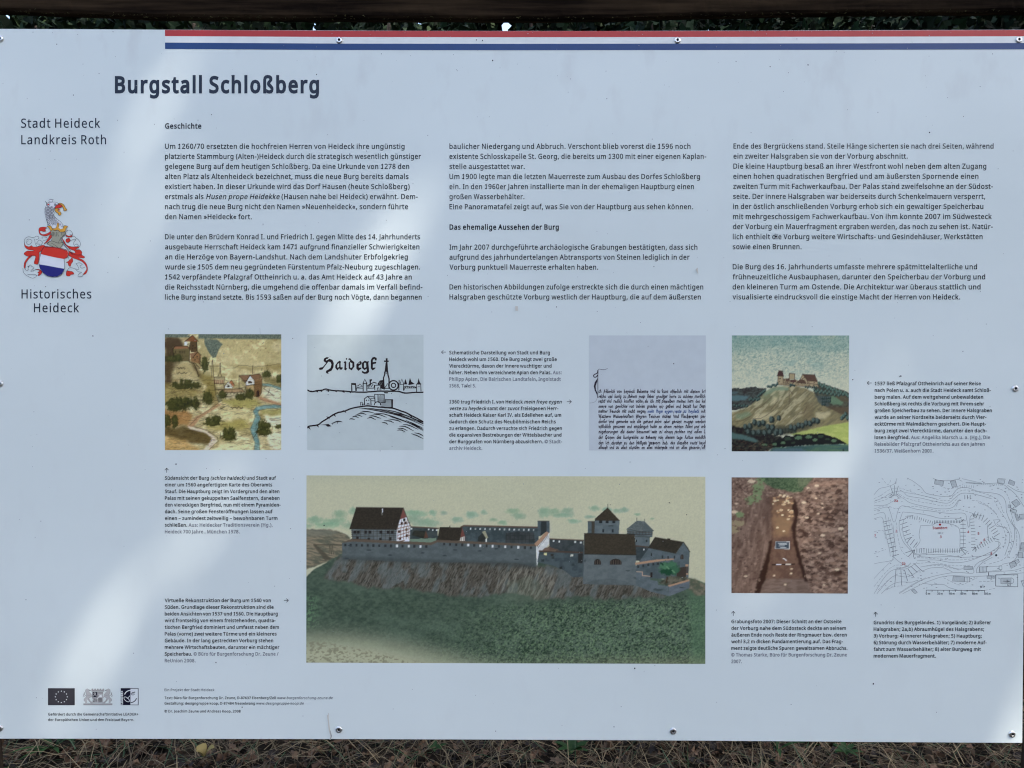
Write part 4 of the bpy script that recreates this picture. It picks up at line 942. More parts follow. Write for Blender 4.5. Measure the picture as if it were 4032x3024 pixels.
    W([(2785, 780), (3140, 750), (3140, 900), (2900, 890), (2785, 850)], (74, 86, 94), (64, 76, 84))
    R([(2935, 550), (3172, 590), (3108, 686), (2878, 640)], (54, 50, 46)); L([(3172, 590), (3224, 670)], 6, (48, 44, 42)); L([(2935, 550), (3172, 590)], 4, (74, 66, 60)); p.fill([(3040, 558), (3064, 562), (3062, 572), (3040, 570)], (50, 44, 42))
    arch(3160, 732, 13, 40, 2)
    for x, y in [(2907, 694), (2997, 712), (3044, 718), (3096, 715)]: p.fill([(x - 5, y - 12), (x + 5, y - 12), (x + 5, y + 12), (x - 5, y + 12)], (42, 44, 48))
    p.fill([(2770, 762), (2950, 735), (3090, 726), (3092, 736), (2960, 752), (2774, 780)], tan)
    for x, y in [(2798, 792), (2840, 784), (2880, 778), (2922, 772), (2960, 768)]: p.fill([(x - 8, y - 8), (x + 8, y - 8), (x + 8, y + 12), (x - 8, y + 12)], (46, 48, 52))
    W([(2780, 835), (2832, 838), (2835, 868), (2895, 875), (2897, 905), (2955, 912), (2965, 945), (3050, 955), (3052, 1038), (2900, 1000), (2780, 950)], (84, 96, 106), (74, 86, 94))
    L([(2785, 835), (2832, 838), (2832, 868), (2896, 874)], 6, (176, 146, 128)); p.fill([(2898, 842), (2914, 842), (2914, 882), (2898, 882)], (40, 34, 34))
    p.fill([(3186, 776), (3212, 778), (3212, 860), (3192, 858)], (66, 62, 62)); p.fill([(3188, 774), (3210, 774), (3210, 792), (3188, 792)], tan); p.fill([(3192, 846), (3212, 848), (3212, 862), (3192, 860)], tan)
    p.fill([(3130, 800), (3190, 795), (3195, 905), (3100, 915)], (58, 50, 48), 1, 3); p.fill([(2965, 930), (3060, 870), (3200, 880), (3215, 905), (3055, 955)], (96, 92, 82), 1, 4, 16, 0, (56, 60, 52))
    W([(3052, 955), (3222, 908), (3222, 968), (3150, 1000), (3052, 1038)], (92, 102, 114), (80, 90, 102)); p.fill([(3040, 950), (3216, 898), (3222, 912), (3056, 960)], tan)
    p.blob(3158, 966, 24, 5, (58, 66, 72), 1); p.blob(2960, 985, 45, 10, (52, 62, 66), 0.8)
    L([(3036, 880), (3032, 925)], 10, (62, 46, 38))
    for i, (x, y, rx, ry, c_) in enumerate([(3052, 808, 82, 56, (48, 82, 64)), (3010, 790, 40, 28, (66, 108, 82)), (3070, 778, 40, 26, (58, 100, 76)), (3092, 824, 36, 30, (50, 90, 68)), (3040, 838, 50, 26, (30, 62, 46))]):
        p.blob(x, y, rx, ry, c_, 0.95, 0.25, 0.5, 16, 70 + i)
    for i in range(60): p.blob(2985 + (i * 47) % 140, 762 + (i * 31) % 92, 6, 5, (84, 128, 96) if i % 3 else (28, 56, 42), 0.8)
    p.a = (p.a * 0.88 + p.a.mean(2, keepdims=True) * 0.12) * 0.91 + np.array((14., 15., 13.))
    p.a = p.a * (1 + (p.n(7, 7, 91, 1)[..., None] - 0.5) * 0.06)
    return p.mesh('picture', panel, [(1207, 1872), (2777, 1877), (2777, 2614), (1206, 2609)], 'wide printed view of a walled hilltop castle above green slopes')
castle_picture()

def trench_picture():
    p = Pic(172, 168, 1486, 1478, 9.5, (108, 88, 78))
    X, Y = p.X, p.Y
    p.put(sstep(0.35, 0.7, p.n(120, 90, 1)), (96, 78, 69), 0.8); p.put(sstep(0.5, 0.72, p.n(34, 24, 3)), (142, 122, 108), 0.7); p.put(sstep(0.5, 0.3, p.n(22, 16, 5)), (68, 52, 46), 0.7)
    # left cut face, smoother and greyer, streaked downwards
    p.fill([(172, 640), (330, 480), (530, 330), (610, 520), (620, 860), (500, 1200), (470, 1478), (172, 1478)], (112, 92, 82), 0.75, 10, 60, 8, (84, 66, 58), p.n(26, 90, 7, 4, 0.15))
    # green behind
    p.fill([(470, 168), (1090, 168), (1010, 270), (960, 330), (860, 345), (740, 310), (640, 285), (560, 240)], (50, 68, 50), 1, 8, 40, 4, (78, 96, 70), p.n(14, 10, 8, 3))
    p.fill([(900, 168), (1080, 168), (1010, 262), (930, 290)], (104, 108, 86), 0.5, 8, 30, 10)
    for i, (x, y, rx, ry) in enumerate([(500, 210, 45, 40), (475, 290, 60, 45), (465, 370, 50, 70), (390, 430, 60, 40), (265, 590, 50, 30), (250, 690, 90, 30), (200, 760, 50, 40)]):
        p.blob(x, y, rx, ry, (98, 124, 84) if i < 5 else (128, 120, 92), 0.8, 0.5, 0.8, 18, i)
    # trench: back wall, shaft, floor
    p.fill([(600, 390), (880, 395), (900, 560), (895, 700), (900, 860), (960, 1100), (1020, 1330), (520, 1330), (550, 1100), (620, 860), (615, 560)], (96, 74, 62), 1, 6, 40, 4, (82, 62, 54))
    p.fill([(630, 420), (850, 420), (870, 620), (820, 840), (650, 850), (630, 620)], (110, 84, 66), 1, 8, 40, 8, (94, 72, 58)); p.fill([(660, 620), (850, 620), (815, 810), (680, 820)], (118, 94, 70), 0.7, 8, 40, 14)
    p.fill([(560, 1310), (1010, 1310), (1080, 1478), (450, 1478)], (106, 90, 82), 1, 5, 40, 8, (90, 74, 66), p.n(60, 14, 12))
    p.fill([(600, 900), (590, 1000), (545, 1130), (470, 1320), (430, 1478), (480, 1478), (560, 1300), (600, 1120), (640, 860)], (46, 34, 30), 0.9, 8, 30, 5)
    p.fill([(880, 400), (930, 560), (900, 700), (900, 860), (960, 1080), (1030, 1350), (1000, 1340), (900, 1040), (860, 840), (840, 730), (885, 620), (850, 500)], (46, 34, 31), 0.9, 8, 30, 5)
    p.fill([(530, 330), (620, 420), (625, 600), (580, 860), (560, 700), (540, 480)], (72, 56, 50), 0.6, 10, 40, 12)
    # heap on the right: clods
    r = random.Random(4)
    for i in range(520):
        x = r.uniform(940, 1486); y = r.uniform(220, 1478)
        if y < 420 and x < 1330 - y * 0.9: continue
        if x < 930 + max(0, (y - 900)) * 0.25: continue
        s_ = r.uniform(8, 30); c_ = r.choice([(64, 48, 42), (52, 38, 34), (132, 110, 98), (122, 98, 84), (96, 76, 66), (146, 122, 106)])
        p.blob(x, y, s_ * 1.3, s_ * 0.7, c_, 0.7, 0.4, 0.6, 10, i)
    for i in range(200):
        x = r.uniform(172, 500); y = r.uniform(180, 1478); s_ = r.uniform(6, 18)
        p.blob(x, y, s_, s_ * 0.7, r.choice([(74, 56, 50), (136, 114, 100), (60, 46, 42)]), 0.55, 0.5, 0.6, 9, i)
    p.fill([(1040, 250), (1200, 215), (1450, 190), (1486, 230), (1300, 260), (1150, 285)], (142, 114, 98), 0.6, 8, 30, 8)
    for (x, y, s_) in [(400, 215, 40), (230, 470, 16), (210, 560, 34), (335, 1285, 20), (1130, 262, 26), (1030, 290, 18), (1120, 405, 18), (985, 455, 28), (1190, 465, 14), (1195, 510, 14), (1145, 577, 18), (1020, 620, 24), (975, 615, 10), (1195, 820, 28), (1430, 833, 12), (1400, 745, 32), (1165, 1020, 18), (1360, 1205, 26), (1215, 1378, 16), (1135, 1078, 8), (1155, 375, 8)]:
        p.blob(x, y, s_, s_ * 0.55, (176, 160, 136), 0.9, 0.3, 0.4, 12, int(x))
    for i in range(34):
        x = r.uniform(640, 860); y = r.choice([r.uniform(370, 480), r.uniform(530, 610)]); s_ = r.uniform(9, 22)
        p.blob(x, y, s_, s_ * 0.62, r.choice([(186, 170, 140), (168, 148, 118), (150, 120, 88)]), 0.95, 0.25, 0.4, 10, i)
    for (x, y) in [(775, 450), (720, 370), (755, 388), (810, 640), (690, 735), (760, 775), (780, 1375), (655, 1275), (845, 1250), (850, 1200)]: p.blob(x, y, 16, 10, (182, 166, 138), 0.9, 0.3, 0.4)
    # slate, trowel and ranging pole
    p.fill([(666, 888), (830, 890), (828, 978), (664, 976)], (150, 156, 162)); p.fill([(674, 895), (822, 897), (820, 970), (672, 968)], (50, 60, 72))
    for y, x0, x1 in [(911, 698, 796), (922, 712, 800), (938, 708, 770), (960, 724, 786)]:
        for k in np.arange(x0, x1, 11): p.line([(k, y), (k + 7, y + (1 if int(k) % 2 else -1))], 6, (182, 190, 196))
    p.line([(754, 1082), (775, 1090), (792, 1106)], 9, (222, 222, 220)); p.line([(775, 1084), (806, 1088)], 4, (80, 70, 66))
    p.line([(632, 1154), (886, 1146)], 8, (24, 20, 20)); p.line([(680, 1150), (732, 1150)], 10, (226, 226, 220)); p.line([(786, 1147), (838, 1147)], 10, (226, 226, 220))
    p.a = (p.a * 0.84 + p.a.mean(2, keepdims=True) * 0.16) * 1.06 + 6 * (1 + (p.n(9, 9, 91, 2)[..., None] - 0.5) * 0.22)
    return p.mesh('picture', panel, [(2880.5, 1879.5), (3340.5, 1881), (3338, 2337), (2880, 2335)], 'square printed photograph of a brown excavation trench')
trench_picture()

def hill_picture():
    p = Pic(40, 38, 1664, 1648, 11, (186, 192, 172))
    X, Y = p.X, p.Y
    n1 = p.n(170, 70, 3); fine = p.n(20, 12, 5, 3)
    p.put(sstep(420, 40, Y + (n1 - 0.5) * 260), (128, 160, 152), 0.95)
    p.put(sstep(170, 40, np.abs(Y - 440)) * sstep(420, 100, np.abs(X - 1050)) * sstep(0.35, 0.6, n1), (142, 170, 160), 0.8)
    p.put(sstep(150, 60, Y) * sstep(200, 0, np.abs(X - 1370)), (176, 184, 160), 0.8)
    p.put(sstep(0.52, 0.68, fine) * sstep(900, 300, Y + (n1 - 0.5) * 500), (94, 132, 128), 0.6); p.put(sstep(0.6, 0.75, p.n(10, 22, 9, 2)), (212, 212, 190), 0.35)
    p.put(sstep(0.48, 0.3, p.n(9, 14, 8, 2)) * sstep(800, 100, Y), (96, 132, 130), 0.5)
    r = random.Random(2)
    for _ in range(260):
        x, y = r.uniform(40, 1650), 40 + 560 * r.random() ** 1.3; a = r.uniform(0, 3.1); l = r.uniform(8, 22)
        p.line([(x, y), (x + l * math.cos(a), y + l * math.sin(a) * 0.6)], 3, (78, 112, 112), 0.5)
    # distant woods
    p.fill([(40, 775), (200, 768), (340, 750), (430, 770), (520, 770), (520, 1000), (40, 1080)], (58, 54, 54), 1, 6, 30, 0, (76, 86, 82), p.n(24, 16, 11))
    p.fill([(40, 868), (150, 868), (290, 885), (230, 935), (40, 950)], (84, 112, 118), 0.95, 4, 20, 5); p.fill([(40, 812), (140, 820), (120, 850), (40, 855)], (80, 100, 106), 0.9, 4, 20, 5)
    p.fill([(1160, 700), (1250, 690), (1664, 830), (1664, 1200), (1200, 1000)], (86, 90, 76), 1, 6, 30, 0, (62, 62, 56), p.n(40, 20, 12))
    p.fill([(1330, 890), (1450, 870), (1580, 960), (1560, 1010), (1400, 985)], (98, 128, 102), 0.9, 6, 30, 8); p.fill([(1450, 880), (1664, 860), (1664, 960), (1560, 950)], (92, 84, 66), 0.8, 5)
    p.fill([(1300, 1010), (1664, 1030), (1664, 1200), (1250, 1230)], (92, 78, 62), 0.8, 10, 60, 12)
    # main hill
    hill = [(40, 1110), (200, 1060), (330, 985), (450, 880), (540, 800), (650, 752), (800, 738), (900, 745), (1050, 765), (1170, 830), (1250, 930), (1330, 1020), (1550, 1130), (1664, 1160), (1664, 1300), (900, 1400), (300, 1330), (40, 1300)]
    hm = p.fill(hill, (134, 126, 94), 1, 5, 40, 2, (112, 108, 82), p.n(80, 22, 15, 4, -0.7))
    p.put(hm * sstep(160, 0, np.abs(Y - 860 - (X - 600) * -0.2)) * sstep(900, 600, X), (124, 140, 110), 0.5)
    p.put(hm * sstep(0.5, 0.66, p.n(110, 30, 17, 3, -0.75)) * sstep(1300, 900, X), (176, 170, 138), 0.75)
    for q in [[(620, 880), (690, 890), (640, 980), (570, 1010)], [(380, 1130), (560, 1100), (700, 1070), (600, 1170), (420, 1230), (300, 1210)], [(900, 1180), (1060, 1100), (1080, 1120), (960, 1180)], [(1200, 1110), (1400, 1090), (1420, 1120), (1330, 1190), (1200, 1200)]]:
        p.fill(q, (190, 182, 146), 0.75, 8, 30, 14)
    p.fill([(100, 1140), (280, 1090), (320, 1140), (200, 1190), (90, 1200)], (108, 132, 106), 0.7, 8, 30, 14); p.fill([(470, 850), (600, 770), (760, 745), (830, 770), (830, 800), (640, 810), (500, 880)], (118, 142, 118), 0.8, 6, 30, 8)
    p.fill([(1180, 860), (1300, 880), (1400, 1000), (1330, 1020), (1240, 960)], (72, 84, 84), 0.8, 10, 30, 10); p.fill([(1060, 980), (1180, 960), (1180, 1200), (1060, 1250), (1000, 1150)], (106, 94, 70), 0.5, 10, 40, 20)
    for q in [[(845, 800), (835, 870), (845, 950), (835, 1010), (780, 1070)], [(850, 810), (890, 860)], [(1080, 1030), (1040, 1110), (960, 1130), (895, 1200)], [(690, 930), (640, 1000), (590, 1060)], [(600, 880), (520, 960), (440, 1030), (350, 1060)], [(620, 1080), (520, 1150), (440, 1190), (330, 1195)], [(300, 1160), (200, 1215), (90, 1235)], [(700, 1090), (620, 1160)], [(1220, 1060), (1290, 1080)], [(1190, 1170), (1230, 1190), (1230, 1270)]]:
        p.line(q, 7, (76, 64, 52), 0.7, 3)
    for _ in range(240):
        x, y = r.uniform(250, 1300), r.uniform(800, 1250); l = r.uniform(14, 50)
        if hm[min(p.h - 1, int((y - 38) / p.dx)), min(p.w - 1, int((x - 40) / p.dx))] > 0.5:
            p.line([(x, y), (x - l, y + l * 0.7)], 3.5, r.choice([(88, 82, 64), (160, 154, 122), (104, 96, 72)]), 0.5, 3)
    # castle on the top
    cw = (158, 144, 114); br = (88, 68, 58); ln = (48, 36, 34)
    p.fill([(675, 640), (755, 640), (800, 640), (850, 660), (920, 650), (1060, 700), (1230, 700), (1245, 760), (1050, 745), (900, 735), (680, 725)], cw, 1, 1, 10, 0, (132, 118, 94))
    p.fill([(680, 605), (752, 605), (752, 700), (676, 700)], cw); p.fill([(690, 530), (745, 532), (760, 605), (668, 600)], (74, 52, 50)); p.line([(668, 600), (760, 606)], 7, ln); p.line([(692, 520), (692, 540)], 4, ln); p.line([(745, 522), (745, 540)], 4, ln)
    p.fill([(838, 568), (912, 570), (910, 652), (840, 648)], (158, 144, 112)); p.line([(838, 650), (838, 566), (912, 571), (908, 650)], 7, ln)
    p.fill([(790, 640), (838, 635), (850, 672), (795, 676)], br); p.fill([(850, 655), (925, 655), (930, 690), (850, 690)], (86, 62, 58))
    p.fill([(1022, 578), (1186, 588), (1228, 680), (1085, 668)], (96, 76, 64)); p.fill([(1022, 580), (1085, 668), (1085, 710), (980, 690), (985, 650)], (160, 146, 116))
    p.fill([(985, 648), (1045, 656), (1075, 705), (935, 690)], br); p.fill([(1085, 668), (1228, 682), (1228, 712), (1085, 706)], (164, 146, 116))
    for i in range(13): p.line([(1034 + i * 12, 580 + i * 0.8), (1090 + i * 11, 668 + i)], 3, (74, 44, 42), 0.75)
    for q in [[(1022, 578), (1186, 588), (1228, 682), (1085, 668), (1022, 578), (985, 650)], [(1085, 668), (1085, 706), (1228, 714)], [(1228, 680), (1245, 762)], [(676, 700), (680, 610)], [(752, 610), (755, 700)], [(795, 640), (795, 720)], [(840, 650), (842, 735)], [(935, 690), (1070, 706)], [(1186, 575), (1186, 590)], [(1022, 570), (1022, 580)], [(680, 725), (900, 738), (1050, 748), (1240, 765)]]: p.line(q, 5, ln, 0.9)
    for x, y in [(700, 640), (715, 640), (700, 680), (770, 660), (765, 655), (815, 685), (820, 705), (885, 700), (960, 715), (1000, 705), (1105, 690), (1180, 695), (1020, 640), (1040, 625), (1110, 730), (1175, 730), (895, 690)]: p.blob(x, y, 6, 7, (52, 38, 36), 1)
    # woods in front
    def trees(lst, c1=(84, 112, 108), c2=(46, 56, 54)):
        for i, (x, y, s_) in enumerate(lst):
            p.blob(x + s_ * 0.25, y + s_ * 0.2, s_, s_ * 1.3, c2, 1, 0.2, 0.35, 14, i); p.blob(x - s_ * 0.15, y - s_ * 0.2, s_ * 0.62, s_ * 0.95, c1, 0.9, 0.4, 0.5, 10, i + 3)
    trees([(540 + i * 22, 745 - i * 6 + (i % 3) * 8, 15) for i in range(7)] + [(400 + i * 20, 880 - i * 16, 15) for i in range(6)] + [(290 + i * 26, 930 - (i % 2) * 14, 17) for i in range(6)] + [(80 + i * 34, 1005 + (i % 2) * 10, 15) for i in range(6)])
    trees([(1245 + i * 24, 700 + i * 9 + (i % 3) * 14, 20) for i in range(18)] + [(1180 + i * 26, 790 + (i % 2) * 24 + i * 4, 18) for i in range(15)], (92, 122, 112), (54, 66, 62))
    trees([(850 + (i % 4) * 18, 720 + i * 4, 12) for i in range(5)] + [(1060 + i * 30, 750 + (i % 2) * 8, 12) for i in range(6)], (70, 92, 90))
    trees([(1290 + (i % 5) * 26, 900 + (i // 5) * 45, 17) for i in range(12)], (76, 92, 92)); trees([(1560 + i * 26, 1180 - (i % 3) * 26, 24) for i in range(5)])
    p.fill([(40, 1290), (260, 1320), (480, 1380), (700, 1430), (800, 1480), (700, 1580), (500, 1648), (40, 1648)], (44, 40, 40), 1, 8, 30, 3, (60, 62, 58))
    trees([(250 + i * 47, 1345 + (i * 37) % 40, 30) for i in range(15)], (74, 90, 88), (46, 50, 48))
    p.fill([(180, 1310), (420, 1250), (700, 1290), (1050, 1240), (1250, 1250), (1100, 1330), (800, 1420), (500, 1390)], (64, 66, 56), 0.6, 10, 30, 12)
    trees([(230 + i * 62, 1300 - int(70 * math.sin(i * 0.55)) + (i % 2) * 26, 34) for i in range(8)] + [(270 + i * 75, 1375 + (i % 2) * 12, 32) for i in range(7)] + [(860 + i * 52, 1310 - i * 16 + (i % 2) * 22, 32) for i in range(8)] + [(690, 1180, 30), (590, 1200, 38)], (84, 102, 100), (46, 52, 50))
    p.fill([(840, 1415), (1000, 1370), (1250, 1310), (1450, 1270), (1664, 1240), (1664, 1560), (1500, 1480), (1250, 1400), (1000, 1420)], (150, 166, 92), 1, 3, 20, 3, (166, 178, 104), p.n(120, 30, 20))
    p.fill([(40, 1380), (220, 1420), (350, 1460), (420, 1500), (380, 1520), (200, 1480), (40, 1470)], (80, 108, 106), 0.95, 5, 20, 6)
    p.fill([(560, 1648), (620, 1590), (900, 1570), (1300, 1545), (1664, 1540), (1664, 1648)], (62, 88, 90), 1, 6, 30, 4, (78, 108, 88), p.n(160, 20, 21)); p.fill([(600, 1648), (620, 1610), (1000, 1600), (1100, 1648)], (80, 104, 118), 0.8, 5, 20, 8)
    p.fill([(700, 1470), (900, 1430), (1100, 1400), (1300, 1400), (1500, 1460), (1640, 1540), (1300, 1545), (900, 1570), (600, 1590), (560, 1560)], (36, 36, 34), 1, 6, 24)
    for i, (x, y, s_) in enumerate([(820, 1465, 66), (970, 1450, 70), (1110, 1440, 60), (1280, 1430, 62), (1200, 1480, 50), (1460, 1490, 52), (1370, 1470, 44), (640, 1540, 50), (760, 1520, 48), (900, 1520, 40), (500, 1545, 50)]):
        p.blob(x, y, s_, s_ * 0.6, (34, 34, 32), 1, 0.15, 0.3, 20, i); p.blob(x - 4, y + 4, s_ * 0.75, s_ * 0.4, (92, 122, 96) if i % 3 else (60, 74, 64), 0.9, 0.4, 0.5, 14, i + 7)
        p.line([(x - s_ * 0.9, y - 4), (x - s_ * 0.4, y - s_ * 0.5), (x + s_ * 0.4, y - s_ * 0.5), (x + s_ * 0.9, y)], 8, (26, 24, 26), 0.8)
    for _ in range(70):
        x, y = r.uniform(60, 600), r.uniform(1500, 1640); p.line([(x, y), (x + 12, y - 8), (x + 26, y - 4)], 4, (112, 92, 74), 0.7)
    p.line([(1584, 1610), (1588, 1648)], 9, (20, 20, 24))
    p.a = (p.a * 0.9 + p.a.mean(2, keepdims=True) * 0.10) * 0.93
    p.a = p.a * (1 + (p.n(8, 8, 91, 2)[..., None] - 0.5) * 0.16)
    return p.mesh('picture', panel, [(2881.5, 1320.8), (3343.5, 1321), (3341, 1777.5), (2881, 1777)], 'square printed painting of a castle on a bare hill under a teal sky')
hill_picture()

def map_picture():
    p = Pic(33, 20, 1650, 1630, 11, (164, 156, 120))
    X, Y = p.X, p.Y
    p.put(sstep(0.35, 0.65, p.n(260, 160, 2)), (142, 132, 92), 0.8); p.put(sstep(0.5, 0.7, p.n(110, 80, 4)), (198, 190, 152), 0.85); p.put(sstep(0.55, 0.75, p.n(60, 40, 6)), (120, 98, 66), 0.45)
    p.put(sstep(700, 150, np.hypot(X - 1100, (Y - 300) * 1.4)), (178, 168, 126), 0.5)
    for q, c_, a in [([(33, 60), (240, 80), (300, 180), (150, 330), (120, 700), (33, 800)], (62, 50, 38), 0.9), ([(33, 300), (300, 330), (200, 480), (33, 640)], (76, 66, 46), 0.8), ([(33, 700), (300, 700), (500, 820), (420, 900), (33, 1000)], (124, 112, 66), 0.7), ([(33, 1080), (300, 1080), (420, 1150), (360, 1290), (33, 1300)], (134, 96, 56), 0.75), ([(33, 1300), (420, 1310), (640, 1380), (700, 1470), (640, 1560), (300, 1500), (33, 1420)], (78, 66, 42), 0.85), ([(33, 1430), (300, 1480), (560, 1630), (33, 1630)], (166, 134, 84), 0.7),
                     ([(480, 580), (680, 600), (760, 820), (740, 960), (560, 940), (620, 760)], (110, 98, 52), 0.7), ([(380, 380), (520, 500), (560, 640), (430, 560)], (90, 76, 52), 0.7), ([(850, 420), (1200, 480), (1650, 440), (1650, 520), (1200, 530)], (124, 110, 70), 0.7), ([(1380, 600), (1650, 640), (1650, 760), (1400, 700)], (100, 92, 58), 0.7), ([(820, 930), (1250, 900), (1380, 980), (1200, 1060), (900, 1000)], (138, 132, 78), 0.8),
                     ([(800, 1050), (1150, 1040), (1180, 1200), (800, 1180)], (182, 174, 132), 0.8), ([(560, 1250), (1200, 1200), (1200, 1330), (700, 1350)], (142, 134, 76), 0.7), ([(1340, 1060), (1650, 1060), (1650, 1180), (1400, 1160)], (128, 124, 72), 0.7), ([(1400, 1150), (1650, 1150), (1650, 1330), (1460, 1280)], (202, 198, 170), 0.9), ([(1400, 760), (1650, 780), (1650, 960), (1500, 950), (1380, 860)], (188, 184, 160), 0.9), ([(780, 1520), (1260, 1540), (1260, 1630), (720, 1630)], (192, 188, 150), 0.8), ([(1450, 1400), (1650, 1380), (1650, 1630), (1480, 1630)], (198, 194, 168), 0.8), ([(180, 430), (380, 410), (480, 540), (460, 650), (200, 660)], (154, 142, 104), 0.7)]:
        p.fill(q, c_, a, 14, 60, 18)
    # hatched river band and blot at the top
    tex = p.n(9, 9, 30, 2)
    for q in ([(33, 20), (380, 20), (380, 70), (33, 72)], [(500, 20), (1650, 20), (1650, 92), (500, 88)], [(580, 88), (760, 100), (835, 165), (780, 240), (745, 340), (700, 350), (640, 270), (590, 170)]):
        p.fill(q, (104, 112, 98), 1, 2, 14, 0, (74, 84, 76), tex)
    p.fill([(340, 60), (400, 30), (420, 20), (380, 20)], (150, 146, 110), 1, 3)
    ink_ = (40, 32, 24)
    r = random.Random(6)
    # castle top left
    p.fill([(315, 125), (420, 40), (500, 125), (470, 130)], (110, 74, 50)); p.fill([(390, 125), (480, 130), (484, 270), (400, 275), (370, 200)], (78, 64, 46)); p.fill([(305, 130), (345, 130), (355, 180), (310, 180)], (206, 206, 190))
    p.fill([(150, 200), (350, 190), (380, 225), (375, 400), (200, 400), (160, 330)], (98, 90, 62)); p.fill([(148, 228), (180, 192), (350, 190), (370, 226)], (122, 90, 66)); p.fill([(390, 330), (440, 280), (490, 270), (535, 312), (522, 440), (400, 400)], (124, 96, 66)); p.fill([(385, 290), (500, 275), (440, 330), (390, 335)], (120, 92, 70))
    for q in [[(315, 125), (420, 40), (500, 125)], [(480, 130), (486, 270)], [(148, 228), (180, 192), (350, 190), (380, 225), (375, 400)], [(150, 228), (160, 330)], [(440, 330), (490, 272), (540, 315)], [(522, 315), (525, 450)], [(375, 400), (440, 440), (480, 520), (500, 610)], [(380, 410), (460, 430), (520, 500)]]: p.line(q, 8, ink_, 0.95, 1)
    for i in range(9): p.line([(170, 250 + i * 18), (365, 248 + i * 18)], 3, ink_, 0.6, 1)
    for x in (185, 240, 262, 285, 310): p.line([(x, 258), (x, 286)], 8, (40, 32, 26), 0.9)
    for x, y in [(355, 165), (425, 185), (420, 225), (455, 215), (485, 335), (455, 380), (430, 345)]: p.blob(x, y, 8, 9, ink_, 1)
    for i in range(12): p.line([(400 + i * 10, 440 + i * 14), (470 + i * 6, 470 + i * 15)], 3, ink_, 0.6, 3)
    # town
    p.fill([(1060, 595), (1215, 590), (1145, 690)], (132, 104, 80)); p.fill([(1215, 590), (1345, 570), (1380, 630), (1270, 665)], (130, 100, 76)); p.fill([(1150, 700), (1215, 595), (1270, 665), (1275, 720), (1155, 740)], (206, 206, 192)); p.fill([(1155, 735), (1275, 720), (1280, 890), (1160, 880)], (152, 132, 94)); p.fill([(1275, 665), (1380, 635), (1372, 830), (1330, 900), (1280, 890)], (116, 90, 62))
    for i in range(10): p.line([(1075 + i * 14, 597), (1130 + i * 8, 680 - i * 9)], 3, ink_, 0.7); p.line([(1228 + i * 12, 590 - i * 2), (1275 + i * 10, 660 - i * 3)], 3, ink_, 0.7); p.line([(1280, 690 + i * 20), (1375, 668 + i * 18)], 3, ink_, 0.6)
    for q in [[(1060, 595), (1215, 590), (1145, 690), (1060, 595)], [(1215, 590), (1345, 570), (1380, 630)], [(1150, 700), (1215, 595), (1275, 665), (1275, 890)], [(1380, 635), (1372, 830), (1330, 905)], [(1155, 735), (1275, 720)], [(1064, 600), (1066, 800)], [(1250, 570), (1252, 460)], [(1155, 700), (1158, 880)]]: p.line(q, 6, ink_, 0.95, 1)
    p.fill([(1180, 700), (1190, 675), (1215, 668), (1240, 680), (1245, 705)], (70, 60, 48)); p.fill([(1300, 890), (1303, 820), (1325, 795), (1345, 820), (1340, 890)], (50, 38, 30))
    p.fill([(718, 650), (858, 650), (852, 712), (722, 708)], (178, 160, 124)); p.fill([(718, 612), (862, 615), (858, 655), (716, 652)], (146, 136, 104))
    for x in (730, 757, 784, 811, 836): p.line([(x, 662), (x, 706)], 11, (92, 54, 42))
    for q in [[(716, 618), (862, 615), (855, 715), (722, 710), (716, 618)], [(700, 380), (712, 620)], [(692, 400), (686, 620)], [(700, 380), (692, 400)], [(804, 420), (792, 560), (770, 610)], [(804, 420), (806, 560), (824, 610)], [(722, 712), (735, 780), (790, 800)], [(855, 715), (860, 790)]]: p.line(q, 6, ink_, 0.9)
    p.fill([(860, 770), (865, 740), (905, 690), (940, 700), (975, 745), (980, 770)], (200, 200, 184)); p.line([(860, 770), (870, 730), (912, 682), (945, 705), (978, 770)], 5, ink_); p.fill([(925, 690), (960, 660), (1000, 730), (980, 745)], (150, 100, 70)); p.line([(925, 690), (960, 660), (1002, 730)], 5, ink_); p.blob(912, 745, 18, 12, ink_, 1)
    p.fill([(770, 790), (1100, 778), (1145, 825), (860, 835)], (146, 124, 94)); p.fill([(870, 838), (1145, 828), (1130, 900), (880, 915)], (172, 166, 134)); p.line([(770, 790), (1100, 778), (1148, 825), (862, 832), (875, 915)], 6, ink_)
    for x in range(900, 1130, 45): p.line([(x, 840), (x, 856)], 6, ink_)
    for i in range(4): p.line([(880, 860 + i * 14), (1120, 856 + i * 12)], 2.5, ink_, 0.6)
    p.line([(720, 720), (745, 860), (780, 960), (830, 940), (760, 830)], 6, ink_); p.fill([(740, 850), (800, 880), (830, 940), (780, 962)], (104, 104, 80), 0.9)
    # road, river
    p.fill([(340, 1300), (440, 1180), (600, 1090), (760, 1000), (840, 965), (800, 1010), (640, 1110), (520, 1190), (430, 1310)], (152, 122, 92), 0.95, 4, 20, 3); p.fill([(345, 1290), (430, 1310), (620, 1360), (720, 1440), (765, 1500), (700, 1560), (640, 1630), (560, 1630), (660, 1520), (690, 1460), (600, 1390), (380, 1330)], (190, 176, 158), 0.95, 4, 20, 3)
    p.fill([(1330, 880), (1450, 920), (1540, 950), (1650, 990), (1650, 1030), (1540, 990), (1400, 950), (1330, 920)], (146, 112, 86), 0.9, 3, 20, 4)
